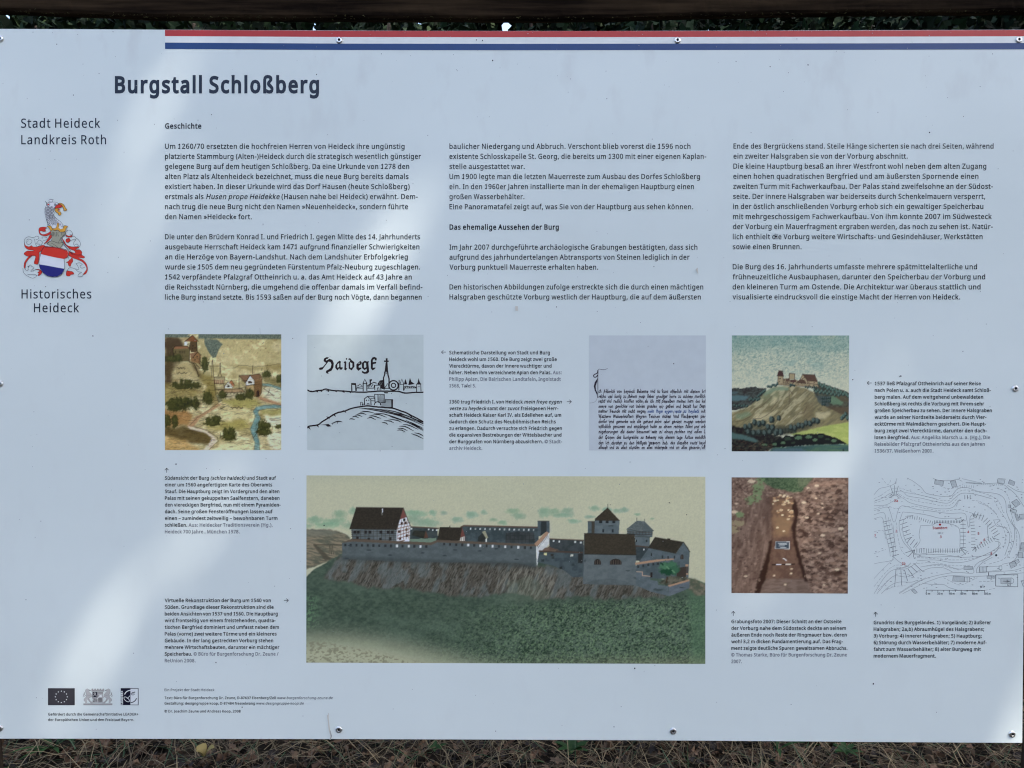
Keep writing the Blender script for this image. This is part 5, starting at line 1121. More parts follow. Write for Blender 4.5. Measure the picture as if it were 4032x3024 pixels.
    for q in [[(1300, 1030), (1420, 1005), (1560, 1000), (1650, 1010), (1650, 1040), (1450, 1050), (1340, 1070), (1320, 1110), (1360, 1180), (1330, 1280), (1310, 1380), (1340, 1500), (1350, 1630), (1270, 1630), (1280, 1520), (1250, 1440), (1215, 1340), (1260, 1240), (1290, 1160), (1255, 1090)], [(1385, 705), (1500, 715), (1650, 765), (1650, 800), (1520, 750), (1390, 735)]]:
        p.fill(q, (92, 122, 120), 1, 4, 20, 3, (116, 142, 138), p.n(50, 24, 44)); p.line(q + q[:1], 5, (50, 60, 50), 0.7, 4)
    # bushes and trees
    for i, (x, y, rx, ry) in enumerate([(180, 720, 40, 40), (270, 690, 24, 60), (360, 700, 60, 60), (470, 730, 70, 45), (300, 750, 150, 36), (250, 990, 190, 90), (160, 1020, 90, 70), (330, 960, 80, 70), (460, 980, 55, 90), (625, 910, 70, 95), (590, 440, 52, 110), (70, 1220, 50, 90), (175, 1230, 45, 90), (640, 1220, 40, 60), (750, 1200, 75, 60), (690, 1260, 110, 34), (880, 1390, 40, 70), (960, 1390, 50, 80), (930, 1440, 110, 60), (1380, 1300, 60, 100), (1440, 1290, 70, 50), (1400, 1380, 100, 40), (1440, 580, 60, 50), (1620, 640, 40, 60), (840, 860, 55, 60), (1090, 890, 75, 50), (1210, 850, 55, 75), (1610, 1300, 50, 30), (160, 370, 120, 46), (230, 350, 40, 50)]):
        p.blob(x, y, rx, ry, (56, 58, 36), 0.92, 0.35, 0.55, 20, i); p.blob(x - rx * 0.2, y - ry * 0.2, rx * 0.5, ry * 0.5, (84, 84, 50), 0.5, 0.8, 0.7, 14, i)
    # pen hatching, and upright strokes in the bushes
    for _ in range(420):
        cx, cy = r.choice([(270, 730), (250, 990), (460, 980), (625, 910), (590, 440), (120, 1230), (700, 1220), (930, 1410), (1400, 1330), (1440, 580), (1090, 890), (1210, 850), (170, 370)])
        x, y = r.gauss(cx, 60), r.gauss(cy, 40); p.line([(x, y), (x + r.uniform(-14, 14), y - r.uniform(25, 60))], 4, r.choice([(30, 32, 20), (44, 46, 26), (92, 92, 58)]), 0.6)
    for _ in range(620):
        x, y = r.uniform(40, 1640), r.uniform(640, 1620); l = r.uniform(30, 110); b = r.uniform(-8, 12)
        p.line([(x, y), (x + l * 0.5, y + b), (x + l, y + b * 2.2)], 3.5, ink_, 0.5, 2)
    for _ in range(260):
        x, y = r.uniform(40, 560), r.uniform(350, 1200); l = r.uniform(20, 60)
        p.line([(x, y), (x + l, y - l * r.uniform(-0.8, 0.8))], 3, ink_, 0.4, 2)
    p.line([(650, 470), (820, 470), (860, 495), (1000, 490), (1050, 460), (1160, 455), (1280, 475), (1500, 450), (1640, 430)], 4, ink_, 0.7, 3)
    p.line([(33, 860), (160, 820), (330, 800), (450, 800), (600, 830)], 4, ink_, 0.6, 3)
    p.line([(380, 1290), (480, 1180), (640, 1070), (800, 960)], 4, ink_, 0.7, 4); p.line([(440, 1300), (620, 1350), (760, 1450), (770, 1500), (640, 1630)], 5, ink_, 0.7, 4)
    for q in [[(1400, 770), (1470, 820), (1540, 870)], [(1480, 790), (1460, 850)], [(1440, 862), (1550, 868)], [(1480, 1200), (1640, 1180)], [(1500, 1215), (1640, 1210)], [(1260, 1460), (1320, 1370)]]: p.line(q, 7, ink_, 0.8, 3)
    # little script captions
    for (x0, x1, y, s_) in [(200, 320, 495, 16), (205, 355, 560, 15), (800, 870, 1040, 16), (950, 1120, 1040, 20)]:
        x = x0; pts = []
        while x < x1: pts.append((x, y + r.uniform(-s_, s_) * 0.8)); x += r.uniform(5, 11)
        p.line(pts, 5, (30, 24, 20), 0.95)
    for _ in range(26): p.blob(r.gauss(1250, 130), r.gauss(190, 60), 8, 6, (110, 76, 50), 0.6)
    p.line([(60, 1480), (90, 1478)], 3, ink_, 0.5); p.line([(370, 1510), (410, 1522)], 5, ink_, 0.7); p.line([(100, 1545), (320, 1510), (430, 1520)], 3, ink_, 0.5, 3)
    p.a = p.a * 1.07 * (1 + (p.n(9, 9, 91, 2)[..., None] - 0.5) * 0.2)
    return p.mesh('picture', panel, [(649.5, 1315.5), (1107.5, 1316.5), (1107.5, 1772), (649.5, 1772)], 'square printed old coloured map view with houses, road and stream')
map_picture()

# --- woodcut panel with blackletter word and skyline (zoom grid: origin 1200,1310, 3.529 per unit)
GREYP = ink_mat('ink_pale_grey', (166, 179, 187)); GREYM = ink_mat('ink_manuscript_grey', (165, 176, 189)); WCUT = ink_mat('ink_woodcut', (44, 36, 38))
def curve(pts, n=6):
    p = np.asarray(pts, float); out = []
    e = np.vstack([2 * p[0] - p[1], p, 2 * p[-1] - p[-2]])
    for i in range(1, len(e) - 2):
        for t in np.linspace(0, 1, n, endpoint=False):
            a, b, c, dd = e[i - 1], e[i], e[i + 1], e[i + 2]
            out.append(0.5 * (2 * b + (c - a) * t + (2 * a - 5 * b + 4 * c - dd) * t * t + (3 * b - a - 3 * c + dd) * t ** 3))
    out.append(p[-1]); return np.array(out)
def woodcut():
    d = Draw(1200, 1310, 3.529)
    rnd = random.Random(12)
    d.rect(35, 28, 1650, 1628, GREYP, 1)
    d.clip = (35, 28, 1650, 1628)
    def s(pts, w=8, cv=False, tp=False, layer=3):
        p = curve(pts) if cv else np.asarray(pts, float)
        if cv: p = p + np.array([[rnd.uniform(-1.5, 1.5), rnd.uniform(-1.5, 1.5)] for _ in p])
        d.stroke(p, w * 1.3, WCUT, layer, taper=tp)
    # word
    for poly in [[(196, 500), (210, 485), (250, 478), (300, 420), (262, 395), (268, 360), (300, 340), (335, 342), (322, 362), (296, 368), (300, 388), (345, 362), (385, 378), (404, 420), (400, 478), (372, 528), (335, 545), (322, 552), (338, 566), (318, 570), (295, 555), (298, 528), (325, 515), (360, 490), (372, 440), (358, 408), (330, 402), (300, 440), (245, 512), (208, 518)],
                 [(425, 455), (455, 410), (485, 388), (505, 402), (498, 425), (500, 480), (528, 482), (530, 492), (508, 518), (484, 508), (480, 492), (455, 524), (425, 490)],
                 [(540, 412), (562, 392), (578, 408), (574, 490), (590, 496), (572, 526), (550, 512), (554, 425)], [(572, 352), (590, 356), (584, 378), (572, 374)],
                 [(600, 368), (630, 352), (650, 378), (688, 408), (692, 470), (652, 524), (612, 498), (610, 420), (634, 392), (622, 378)],
                 [(718, 440), (772, 390), (792, 412), (790, 436), (750, 462), (752, 486), (786, 484), (788, 500), (745, 530), (718, 498)],
                 [(795, 420), (835, 388), (862, 400), (896, 396), (884, 420), (896, 545), (870, 568), (825, 572), (792, 552), (796, 530), (840, 548), (864, 530), (862, 500), (828, 520), (796, 488)],
                 [(918, 380), (940, 345), (965, 335), (1000, 350), (1000, 384), (980, 388), (970, 362), (948, 378), (945, 410), (995, 402), (992, 428), (948, 436), (946, 488), (982, 482), (984, 494), (945, 524), (920, 498)]]:
        d.poly(poly, WCUT, 3)
    for poly in [[(455, 440), (478, 420), (480, 470), (460, 490), (452, 478)], [(632, 410), (662, 425), (662, 478), (640, 492), (632, 480)], [(748, 424), (766, 412), (764, 426), (750, 438)], [(826, 420), (852, 420), (856, 478), (832, 492), (824, 478)]]: d.poly(poly, GREYP, 4)
    # cross and spire
    d.poly([(1124, 420), (1150, 420), (1160, 545), (1110, 545)], WCUT, 3); d.poly([(1126, 355), (1152, 355), (1150, 425), (1128, 425)], WCUT, 4); d.poly([(1102, 386), (1168, 388), (1168, 406), (1102, 406)], WCUT, 5)
    s([(1112, 540), (1112, 580), (1094, 630), (1104, 790)], 14); s([(1152, 540), (1158, 590), (1172, 640), (1172, 780)], 14); s([(1130, 548), (1132, 575)], 8)
    # horizon line, frayed
    s([(36, 796), (95, 818), (180, 804), (240, 800), (290, 782), (340, 794), (420, 806), (520, 808), (640, 820), (820, 826), (1020, 812), (1200, 812), (1310, 816), (1390, 838), (1520, 830), (1650, 828)], 14, True)
    for x, y in [(95, 830), (180, 832), (238, 826), (335, 826), (440, 828), (548, 838), (640, 842), (1385, 850)]: d.poly([(x - 45, y - 26), (x + 4, y - 24), (x + 6, y)], WCUT, 4)
    # skyline
    s([(655, 810), (652, 705), (706, 708), (712, 810)], 13); d.poly([(648, 700), (708, 700), (704, 728), (650, 724)], WCUT, 4)
    s([(712, 742), (745, 738), (765, 712), (802, 745), (716, 768)], 8); s([(812, 815), (812, 700), (835, 645), (862, 700), (864, 810)], 10); s([(812, 706), (862, 708)], 8)
    d.poly([(900, 650), (935, 645), (932, 668), (922, 672), (915, 720), (905, 718)], WCUT, 4); s([(866, 745), (900, 720), (960, 690), (1000, 702)], 10); s([(872, 770), (960, 770), (968, 730), (1050, 730)], 9); s([(880, 760), (920, 720)], 8); s([(920, 752), (952, 716)], 8)
    d.poly([(1010, 712), (1045, 664), (1098, 655), (1104, 770), (1062, 778), (1056, 738), (1020, 728)], WCUT, 4)
    for i in range(3): s([(1035 + i * 16, 712), (1052 + i * 14, 680)], 5, layer=5); 
    for i in range(3): d.stroke([(1032 + i * 17, 718), (1050 + i * 15, 682)], 5, GREYP, 5)
    s([(975, 800), (972, 735)], 8); s([(1008, 800), (1010, 768), (1030, 764), (1034, 796)], 9); s([(1050, 740), (1060, 800)], 8); s([(1110, 770), (1150, 710), (1170, 715)], 8); s([(1075, 778), (1170, 770)], 8); s([(720, 808), (720, 770), (810, 772)], 6)
    for r_, w_ in ((66, 14), (30, 11)):
        a = np.linspace(0, 2 * math.pi, 28); s(np.stack([1234 + r_ * np.cos(a), 732 + r_ * np.sin(a)], 1), w_)
    s([(1312, 655), (1308, 800)], 10); s([(1325, 712), (1350, 640), (1375, 712), (1372, 805)], 8); s([(1322, 720), (1372, 716)], 6)
    d.poly([(1398, 640), (1425, 718), (1380, 718)], WCUT, 4); d.poly([(1463, 625), (1482, 680), (1530, 712), (1440, 728), (1448, 680)], WCUT, 4); d.poly([(1582, 630), (1600, 690), (1622, 716), (1552, 716), (1570, 690)], WCUT, 4)
    s([(1382, 800), (1384, 745), (1400, 760), (1420, 740), (1450, 756), (1500, 750), (1552, 760)], 9); s([(1556, 822), (1552, 716), (1612, 716), (1616, 815)], 9); s([(1385, 770), (1550, 768)], 6)
    for x in range(1400, 1540, 26): s([(x, 740), (x + 6, 768)], 6)
    for x in (1575, 1590): s([(x, 740), (x, 756)], 6)
    d.poly([(1095, 826), (1165, 824), (1150, 842), (1110, 842)], WCUT, 4); s([(1204, 840), (1212, 848)], 7)
    # castle on the hill
    s([(778, 1012), (775, 965), (800, 966), (800, 1010)], 8); s([(800, 1010), (806, 995), (826, 992)], 8); s([(832, 1005), (828, 920), (872, 885), (918, 925), (922, 1008)], 10); s([(872, 886), (955, 886), (968, 915), (920, 915)], 7); s([(925, 945), (972, 948)], 7)
    s([(978, 970), (972, 855), (1106, 858), (1104, 965)], 10); s([(1016, 858), (1018, 960)], 6); s([(866, 1008), (868, 985), (892, 985), (894, 1008)], 8)
    for x, y in [(857, 940), (892, 938)]: d.disc(x, y, 7, WCUT, 3, 11)
    a = np.linspace(math.pi * 1.0, math.pi * 2, 12); s(np.stack([1012 + 46 * np.cos(a), 1008 + 48 * np.sin(a)], 1), 9)
    s([(1054, 1010), (1052, 975)], 9)
    for i in range(7): s([(1022, 880 + i * 15), (1100, 878 + i * 15)], 5)
    for i in range(4):
        s([(1030 + i * 22, 870), (1032 + i * 22, 882)], 5)
    s([(1104, 965), (1122, 965), (1124, 925), (1222, 930), (1218, 1045)], 10); s([(1210, 935), (1212, 1040)], 12)
    for i in range(7): s([(1130 if i < 2 else 1062, 945 + i * 15), (1210, 945 + i * 15)], 5)
    # hill
    s([(36, 1330), (60, 1300), (180, 1280), (240, 1240), (310, 1195), (400, 1140), (460, 1110), (560, 1088), (640, 1055), (760, 1030), (870, 1018), (1000, 1030), (1120, 1040), (1230, 1050), (1330, 1085), (1400, 1108), (1480, 1150), (1560, 1190), (1650, 1240)], 15, True)
    for x, y in [(80, 1350), (196, 1320), (345, 1205), (430, 1170), (575, 1118), (1490, 1180)]: d.poly([(x - 50, y - 40), (x - 10, y - 38), (x + 4, y)], WCUT, 4)
    d.poly([(200, 1282), (330, 1268), (372, 1300), (320, 1306), (290, 1284)], WCUT, 4); s([(370, 1262), (460, 1232), (525, 1240)], 12, True, True); s([(385, 1275), (400, 1250)], 7); s([(450, 1262), (465, 1240)], 7)
    for q in [[(620, 1208), (650, 1195), (700, 1210)], [(660, 1172), (700, 1160), (755, 1185)], [(700, 1148), (740, 1142), (802, 1170)], [(730, 1130), (790, 1118), (860, 1140)], [(770, 1104), (850, 1095), (960, 1110)], [(760, 1055), (900, 1065), (1040, 1090), (1145, 1110), (1300, 1150), (1480, 1215), (1650, 1290)],
              [(790, 1048), (950, 1058), (1180, 1100), (1400, 1170), (1650, 1268)], [(865, 1192), (920, 1178), (990, 1212)], [(892, 1158), (960, 1158), (1062, 1192)], [(945, 1132), (1040, 1140), (1140, 1178)], [(960, 1122), (1100, 1130), (1260, 1180), (1420, 1240), (1650, 1345)], [(1040, 1060), (1200, 1085), (1360, 1130), (1520, 1200), (1650, 1262)],
              [(1160, 1198), (1280, 1218), (1345, 1246)], [(1180, 1165), (1330, 1210), (1480, 1268), (1650, 1365)], [(1100, 1222), (1180, 1226), (1240, 1252)], [(1070, 1250), (1120, 1252), (1160, 1278)], [(1200, 1110), (1400, 1150), (1650, 1250)], [(1280, 1355), (1340, 1352), (1400, 1382)], [(1290, 1330), (1360, 1330), (1430, 1362)], [(1310, 1298), (1400, 1305), (1520, 1368)],
              [(1360, 1272), (1460, 1290), (1580, 1345)], [(1400, 1215), (1520, 1270), (1650, 1330)], [(1480, 1402), (1560, 1430), (1650, 1475)], [(1525, 1388), (1600, 1408), (1650, 1438)], [(1450, 1250), (1560, 1300), (1650, 1350)], [(1560, 1220), (1650, 1270)]]:
        s(q, 10.5, True, True)
    return d.build('picture', panel, 'square grey woodcut with the word Haidegk over a skyline')
woodcut()

# --- manuscript panel
def manuscript():
    d = Draw(2310, 1310, 3.529); INK_ = ink_mat('ink_manuscript', (54, 50, 60)); INKB = ink_mat('ink_manuscript_blue', (62, 84, 132))
    d.rect(35, 38, 1655, 1635, GREYM, 1)
    rows = ['ch friderich von heydeck Bekenne vnd tu kunt offenlich mit diesem bri', 'reichs vnd kunig zu Behem mein lieber gnediger herre zu sulchen merklich', 'recht vnd redlich kouffen wolte als ich mit desselben meines hern des kei',
            'swere von gewichte von seinen gnaden mir geben vnd bezalt hat Dem', 'meiner freunde mit recht wegen ~mein freye eygen veste zu heydeck~ mit', 'Wazzern Wazzerleuften Weyren Teichen mulen Vnd Vischereyen per',
            'dorfer vnd gemerke wie die genant seint oder genant mugen werden', 'willicklich genumen vnd empfangen habe zu einem rechten Edlen vnd erb', 'zugehorungen die dauor benennet sein zu einem rechten vnd edlen L', 'der Cronen des kunigreichs zu Behemy von diesem tage furbas ewiclich',
            'den ich daruber zu den heiligen gesworn hab. das dieselbe veste heyd', 'allezeit vnd zu allen stunden on alles widerrede vnd on alles geuerde off']
    ys = [835, 905, 970, 1042, 1110, 1182, 1254, 1324, 1395, 1474, 1550, 1614]
    r = random.Random(9)
    for y, row in zip(ys, rows):
        def wob(q, y=y):        # a pen's line: tall ascenders, long tails, letters that dance
            h = y - q[:, 1]
            h = np.where(h > 26, 26 + (h - 26) * 2.1, np.where(h < 0, h * 1.5, h))
            c = q[:, 0].mean()
            return np.stack([q[:, 0] + h * 0.07 * math.sin(c * 0.7 + y), y - h * (1 + 0.10 * math.sin(c * 1.3)) + 1.2 * math.sin(c / 37.0 + y)], 1)
        d.text(row.replace(' ', '   '), 163, 1648, y, 34, INK_, INKB, bold=0.065, track=0.0, layer=2, slant=0.12, rot=wob)
        for _ in range(11):
            x = r.uniform(180, 1630)
            if r.random() < 0.5: d.stroke([(x, y - 24), (x - 2, y), (x - 8, y + 24)], 5, INK_, 3, taper=True)
            else: d.stroke([(x, y - 16), (x + 2, y - 40), (x + 14, y - 44)], 4.5, INK_, 3, taper=True)
    # flourished initial
    d.stroke(curve([(155, 520), (148, 560), (120, 575), (95, 595), (108, 618), (135, 612), (155, 585)]), 13, INK_, 3)
    d.stroke([(160, 520), (155, 600), (156, 850), (148, 905)], 8, INK_, 4); d.poly([(152, 630), (112, 690), (98, 745), (112, 800), (145, 870), (150, 840), (128, 790), (124, 740), (146, 680)], INK_, 3)
    d.stroke(curve([(160, 520), (172, 506), (210, 512), (250, 512), (290, 498)]), 5, INK_, 3); d.stroke(curve([(148, 900), (130, 945), (90, 970), (38, 978)]), 2.5, INK_, 3)
    d.disc(1212, 434, 5, INK_, 4)
    return d.build('picture', panel, 'square grey print of a handwritten document with one line in blue')
manuscript()

# --- site plan (origin 3400,1820, 2.8608 per unit)
def site_plan():
    d = Draw(3400, 1820, 2.8608); LN = ink_mat('ink_plan_line', (112, 118, 128)); LD = ink_mat('ink_plan_dark', (68, 74, 82)); RD = ink_mat('ink_plan_red', (150, 48, 52))
    d.clip = (116, 175, 1862, 1500)
    W = 3.0
    def c(pts, w=W, m=LN): d.stroke(curve(pts, 5), w, m)
    def dd(pts, w=2.6, m=LN, on=30, off=14): d.dash(curve(pts, 6), w, m, on, off)
    con = [[(118, 365), (180, 298), (260, 278), (350, 240), (375, 180)], [(490, 178), (560, 215), (650, 285), (700, 345), (800, 372), (900, 385), (985, 380), (1060, 300), (1160, 285), (1300, 330), (1480, 350), (1560, 385), (1600, 450), (1610, 560), (1660, 680), (1730, 760), (1760, 860), (1750, 1000), (1690, 1110), (1560, 1150)],
           [(118, 440), (220, 400), (300, 350), (400, 325), (450, 335), (500, 380), (650, 405), (800, 440), (950, 460), (1030, 400), (1110, 350), (1250, 360), (1440, 410)], [(118, 490), (250, 480), (330, 440), (430, 400), (520, 455), (700, 500), (860, 525), (1000, 510), (1070, 425)],
           [(118, 545), (260, 505), (300, 560), (330, 660), (358, 660), (390, 540), (440, 490), (600, 530), (760, 550), (950, 575), (1130, 575), (1160, 640), (1180, 730), (1195, 700), (1200, 620), (1240, 590), (1330, 600)],
           [(118, 590), (230, 570), (260, 700), (300, 860), (330, 1000), (320, 1100), (180, 1130), (118, 1145)], [(118, 635), (210, 625), (240, 780), (290, 980), (300, 1060)], [(440, 560), (600, 575), (740, 600), (860, 630), (1040, 630), (1110, 650), (1120, 760), (1120, 960), (1060, 1000), (860, 1000), (700, 1025), (590, 1030), (500, 960), (430, 860), (400, 700), (440, 560)],
           [(470, 610), (560, 600), (460, 640), (440, 760), (470, 880), (540, 980), (580, 1040), (760, 1040), (900, 1040), (1080, 1060), (1180, 1000)], [(1460, 650), (1540, 650), (1500, 690), (1560, 730), (1620, 740)], [(1465, 655), (1500, 720), (1570, 725)],
           [(640, 715), (780, 705), (820, 680), (960, 690), (1060, 730), (1085, 800), (1085, 960)], [(640, 715), (625, 820), (635, 890), (580, 970)], [(1600, 270), (1700, 350), (1760, 430), (1806, 500)], [(1620, 260), (1720, 320), (1806, 340)], [(1580, 720), (1640, 800), (1640, 900), (1590, 1050)],
           [(1660, 640), (1700, 760), (1690, 900), (1640, 1040)], [(1410, 870), (1395, 780), (1400, 700)], [(600, 1110), (800, 1100), (1000, 1130), (1150, 1120), (1300, 1070), (1450, 1000), (1530, 940), (1530, 900), (1480, 890)], [(640, 1180), (850, 1150), (1050, 1200), (1120, 1200)],
           [(660, 1225), (760, 1190), (900, 1190), (1000, 1235)], [(340, 1070), (400, 1120), (500, 1180)], [(118, 1480), (240, 1290), (340, 1210), (480, 1200), (600, 1130)], [(150, 1480), (260, 1350), (350, 1280), (500, 1290), (640, 1210)], [(200, 1480), (300, 1390), (400, 1350), (540, 1350), (600, 1330)],
           [(400, 1480), (560, 1380), (700, 1310), (900, 1260), (1060, 1240), (1230, 1250), (1240, 1190), (1290, 1130), (1420, 1060), (1530, 960)], [(440, 1480), (600, 1400), (760, 1330), (950, 1280), (1270, 1285), (1500, 1270), (1860, 1240)], [(1270, 1245), (1280, 1190), (1340, 1130), (1450, 1070)], [(1270, 1245), (1500, 1230), (1700, 1215), (1862, 1160)],
           [(780, 178), (830, 200), (960, 208), (1060, 195), (1110, 215)], [(1150, 225), (1330, 238)], [(1150, 232), (1330, 244), (1500, 235), (1600, 262)], [(660, 1360), (760, 1375), (900, 1378), (960, 1410), (1060, 1440)], [(330, 1070), (345, 860), (330, 700)], [(600, 1060), (760, 1070), (950, 1062), (1120, 1070), (1300, 1060), (1420, 1040)]]
    for q in con: c(q)
    dsh = [[(205, 178), (260, 245), (290, 240), (310, 185)], [(118, 410), (200, 370), (290, 310), (400, 290), (500, 320), (640, 370), (760, 400), (850, 425), (960, 430), (1020, 370), (1100, 320), (1200, 315), (1330, 345), (1440, 380), (1520, 440), (1570, 560)], [(118, 460), (250, 420), (380, 360), (470, 400), (600, 440), (760, 465), (880, 490), (980, 480), (1060, 400)],
           [(450, 500), (600, 500), (700, 520), (900, 550), (1060, 530), (1180, 560), (1230, 575)], [(118, 525), (250, 490), (350, 520), (420, 520)], [(1220, 430), (1300, 440), (1400, 490), (1480, 560), (1520, 640), (1580, 760), (1600, 860), (1570, 980)], [(1470, 430), (1530, 540), (1600, 640), (1650, 760), (1670, 860), (1650, 980), (1580, 1090), (1400, 1150)],
           [(1500, 290), (1590, 330), (1640, 420), (1660, 560), (1700, 700), (1725, 820), (1720, 960)], [(560, 1070), (800, 1085), (1000, 1100), (1200, 1090), (1380, 1040)], [(600, 1140), (800, 1130), (1000, 1165), (1200, 1160)], [(700, 1170), (860, 1165), (1080, 1215)], [(860, 265), (950, 298), (1040, 280), (1120, 245)], [(118, 1400), (240, 1250), (360, 1160), (520, 1180)],
           [(160, 1440), (300, 1310), (420, 1250), (560, 1280)], [(250, 1440), (350, 1400), (470, 1390)], [(900, 1300), (1000, 1350), (1100, 1380), (1280, 1300)], [(118, 780), (220, 770), (250, 860)], [(118, 1030), (250, 980)], [(1300, 1345), (1480, 1340)], [(1060, 1440), (1300, 1450), (1480, 1420)], [(370, 680), (390, 860), (430, 1000), (520, 1080)], [(300, 640), (340, 820), (360, 980), (350, 1080)], [(280, 620), (310, 900)]]
    for q in dsh: dd(q)
    for q in [[(118, 1310), (220, 1200), (340, 1090)], [(470, 340), (640, 370), (820, 410)], [(1110, 185), (1330, 235)], [(1520, 900), (1500, 1000), (1330, 1120)], [(400, 1470), (560, 1370), (700, 1300)], [(1080, 420), (1040, 500)], [(1290, 455), (1400, 500), (1500, 590)]]: dd(q, 5, LN, 4, 5)
    def comb(pts, n, l, w=3.6, m=LD, side=1, both=0.0):
        p = np.asarray(pts, float); sg = np.hypot(*(p[1:] - p[:-1]).T); cum = np.concatenate([[0], np.cumsum(sg)])
        for t in np.linspace(0, cum[-1], n):
            k = min(len(sg) - 1, int(np.searchsorted(cum, t, 'right') - 1)); u = (p[k + 1] - p[k]) / max(sg[k], 1e-6)
            x = np.array([np.interp(t, cum, p[:, 0]), np.interp(t, cum, p[:, 1])]); nn = np.array([-u[1], u[0]]) * side
            d.stroke([x - nn * l * both, x + nn * l], w, m)
    comb([(500, 600), (640, 620), (780, 665)], 12, 34); comb([(800, 655), (1080, 655)], 17, 30, 4.2); comb([(600, 985), (1080, 985)], 19, 34, 3.6, LD, 1, 0.4)
    comb([(215, 675), (250, 820), (290, 960), (320, 1060)], 9, 80, 4.2, LD, -1); comb([(400, 660), (440, 780), (480, 900), (560, 960)], 9, 80, 4.2, LD, -1); comb([(1090, 660), (1090, 960)], 8, 60, 3.6, LD, -1); comb([(1210, 640), (1225, 780), (1225, 960)], 10, 34, 3.6, LD, -1, 0.4)
    comb([(1240, 600), (1340, 640), (1420, 720), (1490, 830), (1480, 860)], 12, 50, 3.6, LD, -1, 0.4); comb([(1270, 985), (1380, 930), (1470, 870)], 9, 44, 3.4, LD, -1, 0.2); comb([(230, 570), (330, 575)], 2, 4); comb([(1060, 270), (1160, 258), (1240, 262)], 8, 26, 2.6, LN); comb([(1330, 238), (1560, 250)], 12, 14, 2.4, LN); comb([(1140, 370), (1200, 370)], 3, 46, 4)
    for a_ in range(9): 
        t = math.radians(-160 + a_ * 17); d.stroke([(352 + 35 * math.cos(t), 415 + 40 * math.sin(t)), (352 + (75 + (a_ in (3, 4, 5)) * 80) * math.cos(t), 415 + (75 + (a_ in (3, 4, 5)) * 80) * math.sin(t))], 3.4, LD)
    for q in [[(365, 1200), (350, 1400)], [(420, 1215), (428, 1385)], [(462, 1215), (495, 1335)], [(500, 1200), (570, 1300)], [(530, 1170), (606, 1240)], [(562, 1135), (665, 1230)], [(575, 985), (500, 1065)], [(575, 985), (560, 1065)], [(575, 985), (470, 1020)], [(1090, 970), (1150, 1040)], [(1090, 965), (1160, 1000)], [(1265, 958), (1225, 995)], [(1265, 958), (1262, 1010)], [(1225, 575), (1255, 628), (1290, 580)], [(1085, 680), (1130, 640)]]: d.stroke(q, 4, LD, 3)
    def house(q, n, m=LN):
        q = np.asarray(q, float); d.stroke(q, 3, LD, 3, closed=True)
        for t in np.linspace(0.05, 0.95, n): d.stroke([q[0] * (1 - t) + q[1] * t, q[3] * (1 - t) + q[2] * t], 2.4, m)
    for q, n in [([(805, 196), (902, 212), (894, 262), (796, 245)], 10), ([(976, 215), (1030, 200), (1052, 268), (1000, 285)], 6), ([(1512, 185), (1595, 188), (1582, 242), (1502, 232)], 7), ([(1645, 195), (1705, 222), (1692, 265), (1627, 240)], 7), ([(1665, 450), (1722, 415), (1766, 468), (1712, 508)], 7), ([(1662, 515), (1726, 540), (1712, 578), (1650, 555)], 6), ([(1628, 480), (1658, 480), (1658, 510), (1626, 510)], 3), ([(1702, 590), (1728, 580), (1754, 650), (1728, 664)], 4), ([(1750, 590), (1860, 575), (1860, 636), (1762, 642)], 9),
                 ([(1130, 1175), (1228, 1172), (1226, 1206), (1128, 1208)], 10), ([(1304, 1178), (1388, 1176), (1386, 1235), (1302, 1238)], 6), ([(1008, 1280), (1135, 1290), (1132, 1345), (1002, 1338)], 12), ([(1135, 1292), (1192, 1294), (1190, 1348), (1133, 1344)], 4), ([(1640, 1140), (1700, 1112), (1728, 1160), (1662, 1195)], 7), ([(1700, 1112), (1740, 1090), (1756, 1124), (1718, 1146)], 4), ([(1742, 1015), (1792, 1018), (1790, 1075), (1740, 1072)], 5), ([(1775, 905), (1862, 905), (1862, 1005), (1760, 1000)], 10), ([(540, 1445), (570, 1425), (605, 1465), (580, 1482)], 4), ([(1390, 1280), (1442, 1282), (1442, 1308), (1390, 1308)], 5), ([(1454, 1284), (1472, 1284), (1472, 1308), (1454, 1308)], 3), ([(1524, 1168), (1556, 1164), (1558, 1208), (1526, 1210)], 1), ([(1775, 1335), (1806, 1325), (1860, 1380), (1795, 1398)], 4)]: house(q, n)
    d.stroke([(1388, 1178), (1556, 1168)], 2.6, LN); d.stroke([(1386, 1232), (1556, 1210)], 2.6, LN)
    d.stroke([(1488, 1268), (1736, 1266), (1736, 1402), (1486, 1394)], 6, LD, 3, closed=True)
    house([(1545, 1304), (1660, 1302), (1660, 1368), (1545, 1368)], 10); a = np.linspace(-math.pi / 2, math.pi / 2, 10); d.stroke(np.stack([1660 + 32 * np.cos(a), 1335 + 33 * np.sin(a)], 1), 3, LD)
    d.stroke([(1570, 1338), (1650, 1340)], 5, LD, 4); d.stroke([(1616, 1322), (1616, 1356)], 6, LD, 4); house([(1622, 1370), (1655, 1370), (1655, 1390), (1622, 1390)], 3)
    d.stroke([(1406, 1240), (1408, 1275)], 7, LD)
    d.disc(1492, 1047, 12, LD, 4, 13)
    r = random.Random(4)
    for _ in range(230):
        x, y = r.uniform(125, 1790), r.uniform(185, 1440)
        if 660 < x < 1060 and 720 < y < 950: continue
        d.stroke([(x, y), (x + r.uniform(10, 22), y + r.uniform(-3, 3))], 5, LN)
    # scale bar, north mark
    d.stroke([(705, 1440), (1362, 1444)], 5, LD)
    for i in range(11):
        x = 705 + i * 65.7; d.stroke([(x, 1438), (x, 1466 if i % 2 == 0 else 1458)], 5, LD, 3)
